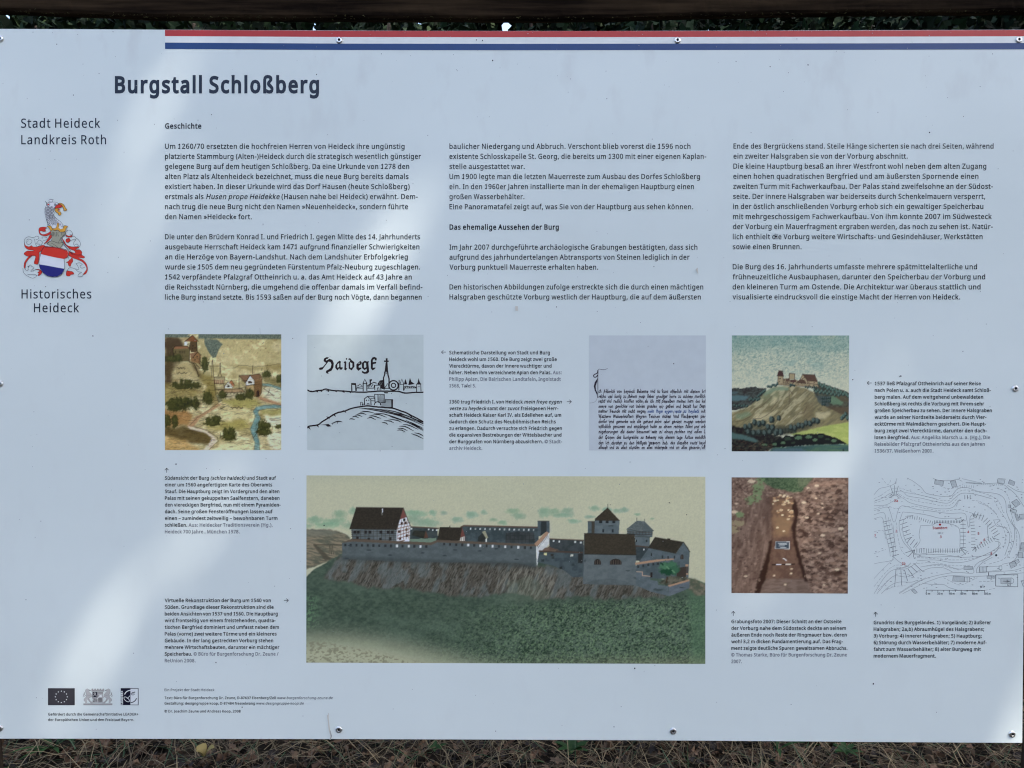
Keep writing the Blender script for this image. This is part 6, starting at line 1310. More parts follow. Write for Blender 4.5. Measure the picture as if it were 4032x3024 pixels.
    for x0, x1, t in [(700, 748, '0 m'), (830, 890, '20 m'), (962, 1024, '40 m'), (1092, 1155, '60 m'), (1222, 1282, '80 m'), (1354, 1430, '100 m')]: d.text(t, x0, x1, 1490, 22, LD, bold=0.04, layer=3)
    d.text('N', 1314, 1334, 1412, 20, LD, bold=0.05, layer=3); d.stroke([(1350, 1412), (1362, 1396)], 3.5, LD, 3); d.stroke([(1348, 1396), (1364, 1396), (1364, 1408)], 3.5, LD, 3)
    d.text('593,2', 836, 896, 808, 18, LD, bold=0.02, layer=3, track=0.3)
    d.text('Grabenschutt', 372, 530, 1200, 18, LN, bold=0.02, layer=3, track=0.2, rot=lambda q: np.stack([q[:, 0], q[:, 1] - ((q[:, 0] - 372) / 158) ** 3 * 55 + 0 * q[:, 0]], 1))
    for t, x0, x1, y, h in [('1', 120, 134, 834, 27), ('2a', 343, 386, 446, 27), ('2', 358, 376, 788, 27), ('Standort', 777, 943, 752, 27), ('3', 858, 877, 852, 27), ('4', 1167, 1187, 797, 27), ('5', 1283, 1302, 815, 27), ('6', 1350, 1369, 886, 27), ('7', 1311, 1330, 925, 27), ('2b', 430, 470, 1153, 27), ('8', 1427, 1447, 1042, 27)]:
        d.text(t, x0, x1, y, h, RD, bold=0.025, layer=5)
    d.disc(859, 702, 12, RD, 5)
    return d.build('picture', panel, 'fine line site plan with contour lines, red numbers and a scale bar')
site_plan()

# --- town coat of arms (origin 80,740, 4.3647 per unit)
def arms():
    d = Draw(80, 740, 4.3647)
    RED_ = ink_mat('ink_arms_red', (178, 56, 48)); BLU = ink_mat('ink_arms_blue', (48, 48, 112)); GLD = ink_mat('ink_arms_gold', (192, 142, 64)); GRY = ink_mat('ink_arms_helmet', (140, 142, 132)); WHT = ink_mat('ink_arms_white', (190, 202, 212)); BK = ink_mat('ink_outline', (34, 32, 48))
    def pl(p, m, l=2, o=True, w=6, cv=True):
        q = curve(list(p) + [p[0]], 4)[:-1] if cv else np.array(p, float)
        d.poly(q, m, l)
        if o: d.stroke(q, w, BK, l + 1, closed=True)
    def ln(p, w=6, l=7, cv=True): d.stroke(curve(p, 5) if cv else p, w, BK, l)
    # mantling, red limbs
    for q in [[(318, 740), (330, 690), (380, 672), (440, 675), (458, 690), (430, 705), (438, 745), (400, 752), (368, 740), (340, 742), (350, 780), (400, 800), (470, 780), (520, 750), (520, 790), (450, 825), (380, 818), (335, 790)],
              [(528, 800), (545, 840), (500, 900), (440, 950), (410, 965), (470, 890), (505, 820)],
              [(70, 920), (90, 985), (150, 1010), (200, 990), (220, 1010), (300, 1010), (380, 985), (430, 1000), (400, 1060), (330, 1110), (330, 1150), (310, 1300), (270, 1310), (240, 1290), (265, 1180), (220, 1165), (150, 1180), (75, 1150), (70, 1120), (120, 1085), (200, 1085), (240, 1070), (140, 1060), (80, 1010)],
              [(210, 1165), (150, 1220), (100, 1290), (85, 1380), (65, 1360), (75, 1280), (120, 1210), (170, 1165)],
              [(270, 1400), (330, 1400), (375, 1440), (360, 1480), (320, 1510), (305, 1500), (320, 1470), (300, 1450), (335, 1425)],
              [(722, 860), (760, 920), (800, 980), (880, 1010), (1000, 1010), (1000, 1030), (950, 1060), (1020, 1060), (1060, 1100), (1060, 1150), (1110, 1185), (1090, 1205), (1000, 1200), (1080, 1240), (1140, 1310), (1160, 1400), (1130, 1470), (1080, 1490), (1140, 1400), (1120, 1330), (1050, 1260), (900, 1200), (830, 1150), (830, 1090), (940, 1120), (930, 1080), (860, 1050), (780, 980), (730, 900)],
              [(790, 880), (840, 862), (862, 900), (820, 940), (785, 920)], [(780, 800), (830, 825), (880, 815), (900, 780), (890, 835), (840, 850), (790, 830)],
              [(830, 1190), (850, 1240), (890, 1200), (908, 1260), (880, 1300), (860, 1350), (830, 1330), (820, 1290), (790, 1280), (840, 1250)], [(800, 1420), (850, 1430), (900, 1440), (925, 1480), (870, 1490), (850, 1515), (800, 1510), (790, 1470)]]:
        pl(q, RED_, 2, True, 4)
    for q in [[(350, 1130), (420, 1010), (540, 1020), (760, 1050), (830, 1090)], [(70, 930), (90, 870), (150, 840), (230, 855), (280, 830), (325, 850), (310, 880), (270, 890)], [(110, 900), (150, 880), (200, 900), (200, 940), (150, 975), (115, 950), (120, 920), (150, 910)], [(250, 880), (265, 960), (300, 1010), (345, 970), (285, 960), (320, 905), (350, 900), (385, 940), (350, 1000)], [(380, 880), (385, 845), (450, 850), (470, 880), (430, 900), (395, 900)],
              [(50, 1380), (60, 1450), (120, 1510), (210, 1550), (270, 1530), (285, 1500), (240, 1485), (130, 1488)], [(130, 1400), (160, 1350), (130, 1360), (180, 1325), (200, 1350), (240, 1370), (200, 1410), (190, 1435), (280, 1400)], [(85, 1385), (100, 1410), (130, 1420), (150, 1400)],
              [(790, 760), (820, 730), (870, 735), (900, 780), (895, 815), (865, 810), (860, 790)], [(880, 850), (930, 830), (960, 860), (1010, 900), (1040, 970), (1000, 1040)], [(820, 950), (880, 900), (960, 885), (920, 950), (950, 1010), (1000, 1000), (985, 965), (950, 975)], [(700, 880), (760, 960), (850, 1050), (900, 1150), (820, 1050), (735, 960)], [(750, 980), (860, 1100), (950, 1150), (1060, 1150)],
              [(960, 1300), (1000, 1290), (1030, 1290), (1070, 1320), (1030, 1340), (1060, 1380), (1120, 1360)], [(800, 1440), (850, 1375), (940, 1390), (1000, 1440), (1060, 1450), (1010, 1480), (1000, 1525), (1070, 1520), (1080, 1490)], [(960, 1300), (990, 1340), (1010, 1400), (940, 1390)]]: ln(q, 5)
    # neck and head with feathers
    pl([(500, 640), (470, 600), (440, 500), (425, 400), (450, 300), (470, 260), (510, 250), (590, 245), (640, 255), (650, 290), (600, 340), (570, 380), (585, 430), (580, 480), (640, 540), (700, 590), (735, 650), (640, 690), (540, 690)], WHT, 3, True, 5)
    r = random.Random(3)
    for row in range(12):
        y = 330 + row * 27
        cx = 505 + max(0, row - 5) * 15; hw = 52 + max(0, row - 6) * 8
        for k in range(-2, 3):
            x = cx + k * hw * 0.45 + (row % 2) * 10
            ln([(x - 11, y - 16), (x - 8, y + 6), (x, y + 14), (x + 9, y + 4), (x + 11, y - 16)], 4.5)
    for i in range(7): ln([(450 - i * 2 + i * 8, 330 + i * 45), (430 + i * 8, 350 + i * 45), (428 + i * 8, 375 + i * 45), (445 + i * 8, 360 + i * 45)], 4.5)
    pl([(500, 240), (500, 205), (530, 195), (560, 215), (555, 240)], WHT, 4, True, 5); pl([(460, 285), (490, 262), (512, 290), (495, 315), (470, 305)], WHT, 4, True, 5); d.disc(487, 288, 15, RED_, 6, 12)
    for a_ in range(8): ln([(465 - a_ * 1, 262 + a_ * 6), (430 + a_ * 6, 232 + a_ * 8 - (a_ % 2) * 14)], 4)
    for a_ in range(5): ln([(520 + a_ * 10, 205), (530 + a_ * 12, 192 + a_ * 3)], 4)
    d.disc(602, 293, 17, BK, 6, 11); ln([(580, 280), (605, 270), (635, 290)], 5)
    # beak
    pl([(590, 345), (610, 320), (640, 290), (700, 285), (730, 318), (690, 340), (620, 355)], RED_, 5); pl([(650, 275), (690, 262), (740, 280), (770, 320), (785, 350), (805, 370), (795, 392), (750, 390), (750, 370), (730, 325), (700, 290)], GLD, 6)
    pl([(600, 360), (640, 348), (662, 350), (650, 385), (665, 410), (700, 415), (700, 465), (660, 468), (655, 440), (620, 420), (598, 390)], GLD, 6); pl([(655, 370), (680, 365), (678, 382), (658, 390)], RED_, 7, False)
    # crown, helmet
    pl([(465, 665), (490, 655), (530, 655), (550, 690), (570, 705), (600, 690), (630, 670), (640, 615), (665, 612), (668, 680), (690, 700), (740, 690), (760, 650), (800, 655), (820, 665), (790, 700), (775, 750), (720, 760), (690, 760), (650, 725), (600, 735), (560, 720), (530, 745), (500, 690)], GLD, 8, True, 5)
    d.poly([(555, 680), (580, 665), (628, 670), (610, 695), (565, 698)], WHT, 10); d.poly([(665, 680), (700, 665), (735, 680), (735, 705), (690, 710)], WHT, 10)
    pl([(525, 745), (560, 722), (600, 738), (650, 728), (690, 760), (750, 752), (785, 760), (775, 800), (720, 850), (705, 900), (735, 940), (740, 960), (690, 1035), (650, 1040), (470, 970), (490, 930), (540, 905), (545, 830)], GRY, 6, True, 5)
    for x in (556, 578, 602, 628, 655, 720, 742, 762): ln([(x, 760), (x - 3, 795), (x + 6, 835)], 6, 8)
    ln([(465, 960), (540, 912), (655, 950), (735, 935)], 6, 8); ln([(540, 950), (600, 985), (660, 1030)], 5, 8); ln([(655, 950), (690, 880), (705, 850)], 5, 8)
    # shield
    sh = [(425, 1010), (560, 1015), (700, 1040), (820, 1080), (835, 1120), (815, 1190), (760, 1220), (768, 1300), (765, 1390), (720, 1480), (640, 1525), (560, 1530), (470, 1510), (400, 1460), (345, 1380), (330, 1290), (345, 1190), (385, 1070)]
    pl(sh, WHT, 9, True, 6)
    d.poly([(425, 1012), (560, 1017), (700, 1042), (818, 1082), (832, 1120), (815, 1188), (755, 1222), (600, 1195), (450, 1160), (358, 1138), (385, 1070)], RED_, 11)
    d.poly([(334, 1316), (460, 1335), (600, 1362), (764, 1392), (720, 1478), (640, 1523), (560, 1528), (470, 1508), (400, 1458), (347, 1380)], BLU, 11)
    d.stroke(curve([(430, 1022), (560, 1027), (700, 1052), (815, 1092)]), 4, BK, 12)
    return d.build('coat_of_arms', panel, 'colourful coat of arms with a feathered bird head, crown, helmet and red white blue shield')
arms()

# --- funders' marks (origin 170,2680, 5.53 per unit)
def logos():
    LG = ink_mat('ink_logo_dark', (62, 62, 68)); LB = ink_mat('ink_logo_black', (36, 38, 50)); LM = ink_mat('ink_logo_mid', (128, 130, 136)); LW = ink_mat('ink_logo_light', (186, 196, 208)); LS = ink_mat('ink_logo_grey', (150, 154, 162))
    d = Draw(170, 2680, 5.53)
    d.rect(110, 165, 688, 530, LG, 1); d.stroke([(110, 165), (688, 165), (688, 530), (110, 530)], 5, LB, 2, closed=True)
    for i in range(12):
        a = i * math.pi / 6; cx, cy = 399 + 130 * math.sin(a), 350 - 123 * math.cos(a)
        d.poly([(cx + (17 if k % 2 == 0 else 8) * math.sin(k * math.pi / 5), cy - (17 if k % 2 == 0 else 8) * math.cos(k * math.pi / 5)) for k in range(10)], LW, 3)
    d.build('logo', panel, 'dark grey flag with a ring of twelve stars')
    d = Draw(170, 2680, 5.53)
    d.rect(878, 495, 1508, 532, LM, 1); d.rect(878, 505, 1508, 514, LS, 2)
    for sx in (1, -1):
        m = lambda pts: [(1193 + sx * (x - 1193), y) for x, y in pts]
        d.poly(m([(930, 190), (960, 168), (1005, 190), (1030, 225), (1000, 235), (1030, 260), (1060, 300), (1070, 360), (1040, 350), (1000, 370), (1030, 430), (1100, 490), (1040, 492), (985, 430), (950, 400), (960, 480), (920, 492), (915, 460), (890, 440), (890, 400), (930, 360), (945, 320), (925, 240)]), LS, 2)
        d.stroke(curve(m([(940, 330), (900, 300), (905, 250), (880, 330), (905, 340)]), 4), 11, LM, 3); d.stroke(curve(m([(930, 190), (925, 240), (950, 300), (940, 350), (895, 400), (895, 440)]), 4), 8, LM, 3)
        d.stroke(curve(m([(1000, 375), (1050, 350), (1085, 370)]), 4), 9, LM, 3); d.stroke(curve(m([(990, 380), (1010, 440), (1060, 485)]), 4), 9, LM, 4); d.stroke(m([(1000, 200), (1040, 215)]), 9, LB, 4); d.stroke(curve(m([(950, 300), (1000, 320), (1050, 300)]), 4), 7, LM, 4)
    d.rect(1055, 205, 1330, 235, LM, 2)
    for i in range(5): d.disc(1075 + i * 59, 190, 22, LS, 3); d.disc(1075 + i * 59, 188, 12, LM, 4)
    d.rect(1075, 240, 1310, 480, LS, 3); d.rect(1078, 245, 1185, 360, LB, 4); d.rect(1200, 245, 1305, 280, LM, 4); d.stroke(curve([(1095, 340), (1120, 300), (1110, 270), (1140, 265), (1150, 310), (1165, 340)]), 16, LS, 5)
    d.stroke([(1160, 380), (1220, 310)], 16, LM, 5); d.stroke([(1180, 390), (1235, 330)], 9, LW, 6); d.poly([(1230, 350), (1235, 290), (1260, 320), (1270, 288), (1285, 350)], LW, 5); d.disc(1245, 420, 48, LM, 5, 50)
    for i in range(4): d.stroke([(1205, 385 + i * 26), (1285, 380 + i * 26)], 8, LB, 6)
    for i in range(3): d.stroke(curve([(1090 + i * 30, 385), (1110 + i * 26, 420), (1095 + i * 30, 465)]), 11, LB, 6)
    d.disc(1092, 412, 13, LW, 7)
    d.build('logo', panel, 'grey state arms with two lions holding a shield')
    d = Draw(170, 2680, 5.53)
    d.rect(1690, 162, 2078, 532, LB, 1); d.rect(1903, 174, 2064, 520, LW, 2)
    R_ = lambda q: np.stack([1693 + (q[:, 1] - 2000), 522 - (q[:, 0] - 1000)], 1)
    d.text('LEADER+', 1006, 1306, 2045, 40, LW, bold=0.09, layer=3, rot=R_)
    a = np.linspace(math.radians(200), math.radians(270), 12); d.stroke(np.stack([1903 + 135 * np.cos(a), 345 - (-135 * np.sin(a)) * 1.0], 1), 20, LW, 3)
    a = np.linspace(math.radians(15), math.radians(88), 12); d.stroke(np.stack([1905 + 135 * np.cos(a), 345 + 130 * np.sin(a)], 1), 18, LB, 4)
    a = np.linspace(0, 2 * math.pi, 24); e = np.stack([72 * np.cos(a), 36 * np.sin(a)], 1); cs, sn = math.cos(0.7), math.sin(0.7)
    d.stroke(np.stack([1822 + e[:, 0] * cs - e[:, 1] * sn, 405 + e[:, 0] * sn + e[:, 1] * cs], 1), 12, LW, 4)
    d.stroke([(1830, 390), (1903, 318)], 12, LW, 4); d.stroke([(1903, 318), (2000, 245)], 9, LB, 5)
    for x, y in [(1922, 272), (1950, 258), (1998, 246), (1960, 308), (1985, 290), (1975, 255)]: d.disc(x, y, 11, LB, 5)
    d.build('logo', panel, 'black and white square mark with a plant and upright lettering')
logos()

# --- grime: insect specks, a dried drip, faint smears (print-thin, on the face)
def dirt():
    DK = ink_mat('dirt_dark', (40, 38, 44)); MD = ink_mat('dirt_mid', (118, 124, 134)); DR = ink_mat('dirt_drip', (168, 170, 172))
    d = Draw(); r = random.Random(77)
    def speck(x, y, s, m, e=1.0):
        a0 = r.uniform(0, 3.14); n = 7
        d.poly([(x + s * (1 if k % 2 else 0.8) * math.cos(a0 + k * 2 * math.pi / n) * e, y + s * math.sin(a0 + k * 2 * math.pi / n)) for k in range(n)], m, 15)
    for x, y, s in [(226, 176, 2.2), (291, 376, 2.6), (1247, 295, 2.8), (1876, 159, 2.4), (1900, 161, 3.0), (1940, 240, 3.2), (1503, 214, 2.0), (3180, 257, 3.4), (3031, 264, 2.6), (3103, 288, 1.8), (3792, 460, 2.2), (3658, 523, 3.0), (3906, 214, 2.2), (2389, 390, 2.4), (1838, 1521, 3.2), (1154, 1333, 2.4), (3356, 1495, 2.4), (3545, 1481, 3.2), (3539, 1483, 2.2), (3789, 1384, 2.4), (2652, 1432, 2.6), (3437, 2691, 3.6), (2499, 2630, 3.4), (695, 1827, 2.8), (1277, 2068, 3.0), (3436, 2692, 2.6), (2635, 2520, 1.6), (2417, 2860, 2.4), (1952, 2877, 2.0), (835, 453, 2.0), (852, 2607, 3.0), (1858, 821, 3.0), (2574, 1050, 2.6), (3661, 665, 3.4), (3360, 832, 2.4), (3054, 932, 3.6), (955, 2783, 3.0), (2191, 1209, 2.2), (368, 1323, 2.6), (105, 2360, 2.0), (2703, 2026, 2.4), (2634, 1978, 2.2), (2402, 1987, 2.4), (2637, 1980, 1.8)]:
        speck(x, y, s, DK, r.uniform(0.6, 1.1))
    for _ in range(420):
        x = r.uniform(10, 4010); y = 125 + 2770 * r.random() ** 1.5
        speck(x, y, r.uniform(0.7, 2.1), MD, r.uniform(0.5, 1.4))
    for x0, y0 in [(1292, 2812)]:
        d.stroke([(x0 + 2, y0 - 6), (x0 + 1, y0 + 14)], 9, DR, 15, taper=True); d.stroke([(x0 - 1, y0 + 2), (x0 + 2, y0 + 26), (x0 + 6, y0 + 62), (x0 + 13, y0 + 88), (x0 + 9, y0 + 98)], 4.5, DR, 16); d.stroke([(x0 + 9, y0 + 60), (x0 + 14, y0 + 84), (x0 + 10, y0 + 96)], 3.2, MD, 17, taper=True)
        d.stroke([(x0 + 10, y0 + 98), (x0 + 6, 2908)], 7, DR, 16, taper=True)
    d.stroke([(2034, 1206), (2034, 1224)], 10, DR, 15); d.stroke([(562 * K, 708 * K), (563 * K, 722 * K)], 2, MD, 15, taper=True)
    d.stroke([(2746, 1055), (2742, 1062), (2748, 1078)], 8, DR, 15, taper=True)
    o = d.build('dirt_speck', panel); o['kind'] = 'stuff'
dirt()

# ------------------------------------------------------------------ SURROUNDINGS
SX = SUN.cross(Vector((0, 0, 1))).normalized(); SY = SX.cross(SUN).normalized()
SXn, SYn, SUNn = np.array(SX), np.array(SY), np.array(SUN)
# slots cut through the leaves along the sun's direction to place sun patches
GAPS = []
def gap(x0, y0, x1, y1, r, k=K):
    a, b = np.array(P(x0 * k, y0 * k)), np.array(P(x1 * k, y1 * k))
    GAPS.append((np.array([a @ SXn, a @ SYn]), np.array([b @ SXn, b @ SYn]), r))
def gap_world(p, r, q=None):
    a = np.array(p, float); b = np.array(q if q is not None else p, float)
    GAPS.append((np.array([a @ SXn, a @ SYn]), np.array([b @ SXn, b @ SYn]), r))
#@@GAPS
gap(352, 300, 305, 380, 0.022)
gap(150, 150, 110, 240, 0.006)
gap(-5, 230, -30, 300, 0.006)
gap(840, 545, 770, 630, 0.0205)
gap(430, 1150, 360, 1250, 0.016)
gap(290, 1330, 230, 1400, 0.016)
gap(180, 1470, 140, 1530, 0.014)
gap(1800, 988, 1790, 1003, 0.026)
gap(1625, 190, 1600, 250, 0.022)
gap(2010, 255, 2030, 262, 0.0165)
gap(2250, 1605, 2255, 1605, 0.031)
gap_world((-0.42, 1.10, 0.03), 0.012, (-0.28, 1.10, 0.03))
gap_world((-1.1, 1.15, 0.03), 0.006, (-1.05, 1.15, 0.03))

def in_gaps(pts, extra=0.0):
    u = pts @ SXn; v = pts @ SYn
    hit = np.zeros(len(pts), bool)
    for a, b, r in GAPS:
        ab = b - a; L2 = max(ab @ ab, 1e-9)
        t = np.clip(((u - a[0]) * ab[0] + (v - a[1]) * ab[1]) / L2, 0, 1)
        hit |= np.hypot(u - a[0] - t * ab[0], v - a[1] - t * ab[1]) < r + extra
    return hit

def leaf_mat(name, c1, c2, rough=0.55):
    m, n, b = new_mat(name, c1, rough, 0, 0.15)
    noise_col(m, n, b, c1, c2, 7, (1, 1, 1), 0.35, 0.65, 4)
    return m
OAK = [leaf_mat('oak_leaf_dark', (0.03, 0.06, 0.018), (0.05, 0.09, 0.025)), leaf_mat('oak_leaf', (0.045, 0.085, 0.022), (0.075, 0.12, 0.03))]
IVY = [leaf_mat('ivy_leaf_dark', (0.004, 0.009, 0.005), (0.010, 0.020, 0.009), 0.75), leaf_mat('ivy_leaf', (0.010, 0.024, 0.010), (0.020, 0.042, 0.016), 0.7)]
BARK, _n, _b = new_mat('oak_bark', (0.06, 0.05, 0.04), 0.95, 0, 0.2)
noise_col(BARK, _n, _b, (0.035, 0.028, 0.022), (0.12, 0.10, 0.08), 12, (6, 6, 1), 0.3, 0.7, 8, 0.8, 0.02)

def leaves(rng, centers, size, shape='oval', tilt=1.0):
    """returns verts (N*k,3) and faces; each leaf a small folded blade"""
    n = len(centers)
    if shape == 'ivy':
        base = np.array([(0, -0.05, 0), (0.42, -0.28, 0.05), (0.5, 0.12, 0.08), (0.22, 0.3, 0.03), (0, 0.75, -0.04), (-0.22, 0.3, 0.03), (-0.5, 0.12, 0.08), (-0.42, -0.28, 0.05)])
        tri = np.array([(0, 1, 2), (0, 2, 3), (0, 3, 4), (0, 4, 5), (0, 5, 6), (0, 6, 7)])
    else:
        base = np.array([(0, -0.6, 0), (0.30, -0.2, 0.07), (0.27, 0.3, 0.07), (0, 0.62, -0.02), (-0.27, 0.3, 0.07), (-0.30, -0.2, 0.07)])
        tri = np.array([(0, 1, 5), (1, 2, 4), (1, 4, 5), (2, 3, 4)])
    q = rng.normal(size=(n, 3)); q[:, 2] = q[:, 2] * tilt + (1.0 if tilt < 1 else 0)
    nrm = q / np.linalg.norm(q, axis=1)[:, None]
    t = rng.normal(size=(n, 3)); t -= (t * nrm).sum(1)[:, None] * nrm; t /= np.linalg.norm(t, axis=1)[:, None]
    b = np.cross(nrm, t)
    s = size * rng.uniform(0.7, 1.25, n)
    v = centers[:, None, :] + s[:, None, None] * (base[None, :, 0:1] * t[:, None, :] + base[None, :, 1:2] * b[:, None, :] + base[None, :, 2:3] * nrm[:, None, :])
    return v, tri
def leafmesh(name, rng, centers, size, mats, parent, shape='oval', gaps=True, view_gaps=None, tilt=1.0):
    v, tri = leaves(rng, centers, size, shape, tilt)
    k = v.shape[1]
    keep = np.ones(len(v), bool)
    if gaps: keep &= ~in_gaps(v.reshape(-1, 3)).reshape(-1, k).any(1)
    if view_gaps is not None: keep &= ~view_gaps(v.reshape(-1, 3)).reshape(-1, k).any(1)
    v = v[keep]; n = len(v)
    f = (tri[None] + (np.arange(n) * k)[:, None, None]).reshape(-1, 3)
    mi = np.repeat((rng.rand(n) < 0.5).astype(int), len(tri))
    o = link(name, rawmesh(name, v.reshape(-1, 3), f, mats, mi), parent)
    o['kind'] = 'stuff'
    return o

def tube(path, radii, n=10):
    path = [np.array(p, float) for p in path]
    v = []; f = []
    for i, (p, r) in enumerate(zip(path, radii)):
        d_ = path[min(i + 1, len(path) - 1)] - path[max(i - 1, 0)]; d_ /= np.linalg.norm(d_)
        a = np.cross(d_, (0.3, 1, 0.2)); a /= np.linalg.norm(a); b = np.cross(d_, a)
        for k in range(n):
            t = 2 * math.pi * k / n; rr = r * (1 + 0.08 * math.sin(3 * t + i))
            v.append(p + rr * (math.cos(t) * a + math.sin(t) * b))
    for i in range(len(path) - 1):
        for k in range(n): f.append((i * n + k, i * n + (k + 1) % n, (i + 1) * n + (k + 1) % n, (i + 1) * n + k))
    f.append(tuple(range(n))[::-1]); f.append(tuple((len(path) - 1) * n + k for k in range(n)))
    return v, f

def tree_thing(name, base, label, cat='tree', group=None):
    t = bpy.data.objects.new(name, None); COL.objects.link(t); t.location = base
    tag(t, label, cat, group)
    return t
# overhanging oak: trunk behind and right of the camera, crown over the board and the verge
oak = tree_thing('oak_tree', (0, 0, 0), 'broad oak whose leafy crown overhangs the board and shades it')
v, f = tube([(7.2, -5.6, -0.1), (7.1, -5.5, 1.6), (6.8, -5.2, 3.6), (6.4, -4.6, 5.8), (5.8, -3.8, 7.6), (5.0, -3.0, 9.4)], [0.46, 0.38, 0.33, 0.28, 0.22, 0.12])
link('trunk', mesh('trunk', v, f, [BARK], None, True), oak)
for pth in [[(6.7, -5.0, 4.2), (6.8, -3.0, 6.6), (6.6, -0.6, 8.4), (6.2, 1.2, 9.3)], [(6.6, -4.9, 4.8), (4.6, -5.4, 6.9), (2.2, -5.4, 8.5), (0.6, -5.0, 9.2)], [(6.4, -4.6, 5.8), (8.0, -3.6, 7.8), (8.8, -2.2, 9.2)]]:
    v, f = tube(pth, [0.16, 0.12, 0.07, 0.03], 8)
    link('limb', mesh('limb', v, f, [BARK], None, True), oak)
rng = np.random.RandomState(21)
def crown(n, c, r, lump, rng):
    a = rng.normal(size=(n, 3)); a /= np.linalg.norm(a, axis=1)[:, None]
    rad = rng.uniform(0.0, 1.0, n) ** (1 / 2.2)
    lumpf = 1 + lump * np.sin(a[:, 0] * 5 + 1.3) * np.cos(a[:, 1] * 4 + a[:, 2] * 3)
    return np.array(c) + a * (rad * lumpf)[:, None] * np.array(r)
cc = crown(92000, (4.4, -2.2, 9.5), (5.6, 5.3, 1.5), 0.10, rng)
leafmesh('crown', rng, cc, 0.10, OAK, oak)

# --- the hedge and trees behind the board, seen as a strip between beam and panel
CAMP = np.array(cam.location)
VG = []
def vgap(x, y, r):      # an opening in the foliage, straight through, about r metres wide at 5 m
    d_ = np.array(P(x, y)) - CAMP; d_ /= np.linalg.norm(d_); VG.append((d_, r))
for x, y, r in [(1966, 102, 0.012), (1984, 106, 0.022), (2004, 98, 0.018), (2020, 90, 0.006), (1905, 86, 0.003), (1565, 92, 0.0), (24, 80, 0.024), (62, 86, 0.012), (2268, 88, 0.004), (2362, 98, 0.012), (3214, 77, 0.012), (3240, 84, 0.0), (3333, 104, 0.014), (3326, 114, 0.006), (3365, 64, 0.004), (2660, 77, 0.004)]: vgap(x, y, r)
def in_view_gap(pts):
    hit = np.zeros(len(pts), bool); q = pts - CAMP
    for d_, r in VG:
        t = q @ d_; perp = np.linalg.norm(q - t[:, None] * d_, axis=1)
        hit |= (perp < r * np.clip(t / 5.0, 0.6, 3)) & (t > 0)
    return hit
hedge = tree_thing('ivy_hedge', (0, 3.6, 0), 'tall dark ivy-covered hedge showing between the beam and the board', 'hedge')
rng = np.random.RandomState(5)
n = 42000
hx = rng.uniform(-5.2, 5.2, n); hz = 0.2 + 4.1 * rng.uniform(0, 1, n) ** 0.85
hy = rng.uniform(-0.30, 0.75, n) + 0.22 * np.sin(hx * 2.1 + hz) + 0.12 * np.sin(hx * 5.3 - hz * 2)
top = 4.0 + 0.25 * np.sin(hx * 1.7) + 0.15 * np.sin(hx * 4.1)
k_ = hz < top
cen = np.stack([hx, hy, hz], 1)[k_]
w0 = cen + np.array([0, 3.6, 0])
o = leafmesh('foliage', rng, w0, 0.072, IVY, None, 'ivy', True, in_view_gap)
o.data.transform(Matrix.Translation((0, -3.6, 0))); o.parent = hedge
r_ = random.Random(3)
for i in range(11):
    x = -5 + i * 1.0 + r_.uniform(-0.2, 0.2)
    v, f = tube([(x, 0.15, -0.05), (x + r_.uniform(-.1, .1), 0.2, 1.2), (x + r_.uniform(-.2, .2), 0.25, 2.3), (x + r_.uniform(-.3, .3), 0.3, 3.3)], [0.05, 0.04, 0.03, 0.012], 7)
    link('stem', mesh('stem', v, f, [BARK], None, True), hedge)
BACK = [leaf_mat('wood_leaf_dark', (0.006, 0.013, 0.006), (0.012, 0.022, 0.009), 0.75), leaf_mat('wood_leaf', (0.014, 0.026, 0.010), (0.024, 0.042, 0.015), 0.75)]
for i, (x, y, h, s) in enumerate([(-5.6, 8.0, 6.4, 3.2), (0.2, 8.6, 7.0, 3.5), (5.6, 7.8, 6.6, 3.3), (-10.5, 9.0, 6.6, 3.4), (10.8, 9.2, 6.8, 3.4)]):
    lab = ['leafy dark tree beyond the hedge, left of the middle', 'leafy dark tree beyond the hedge, behind the middle of the board', 'leafy dark tree beyond the hedge, right of the middle', 'leafy dark tree at the far left end of the row beyond the hedge', 'leafy dark tree at the far right end of the row beyond the hedge'][i]
    t = tree_thing('woodland_tree', (x, y, 0), lab, 'tree', 'trees in a row beyond the hedge')
    v, f = tube([(0, 0, -0.1), (0.1, 0, h * 0.3), (0, 0.1, h * 0.6), (0.1, 0, h * 0.9)], [0.26, 0.2, 0.14, 0.05], 9)
    link('trunk', mesh('trunk', v, f, [BARK], None, True), t)
    rng = np.random.RandomState(40 + i)
    c_ = crown(15000, (x, y, h * 0.66), (s, s * 0.75, h * 0.44), 0.16, rng)
    o = leafmesh('crown', rng, c_, 0.20, BACK, None, 'oval', False, in_view_gap)
    o.data.transform(Matrix.Translation((-x, -y, 0))); o.parent = t

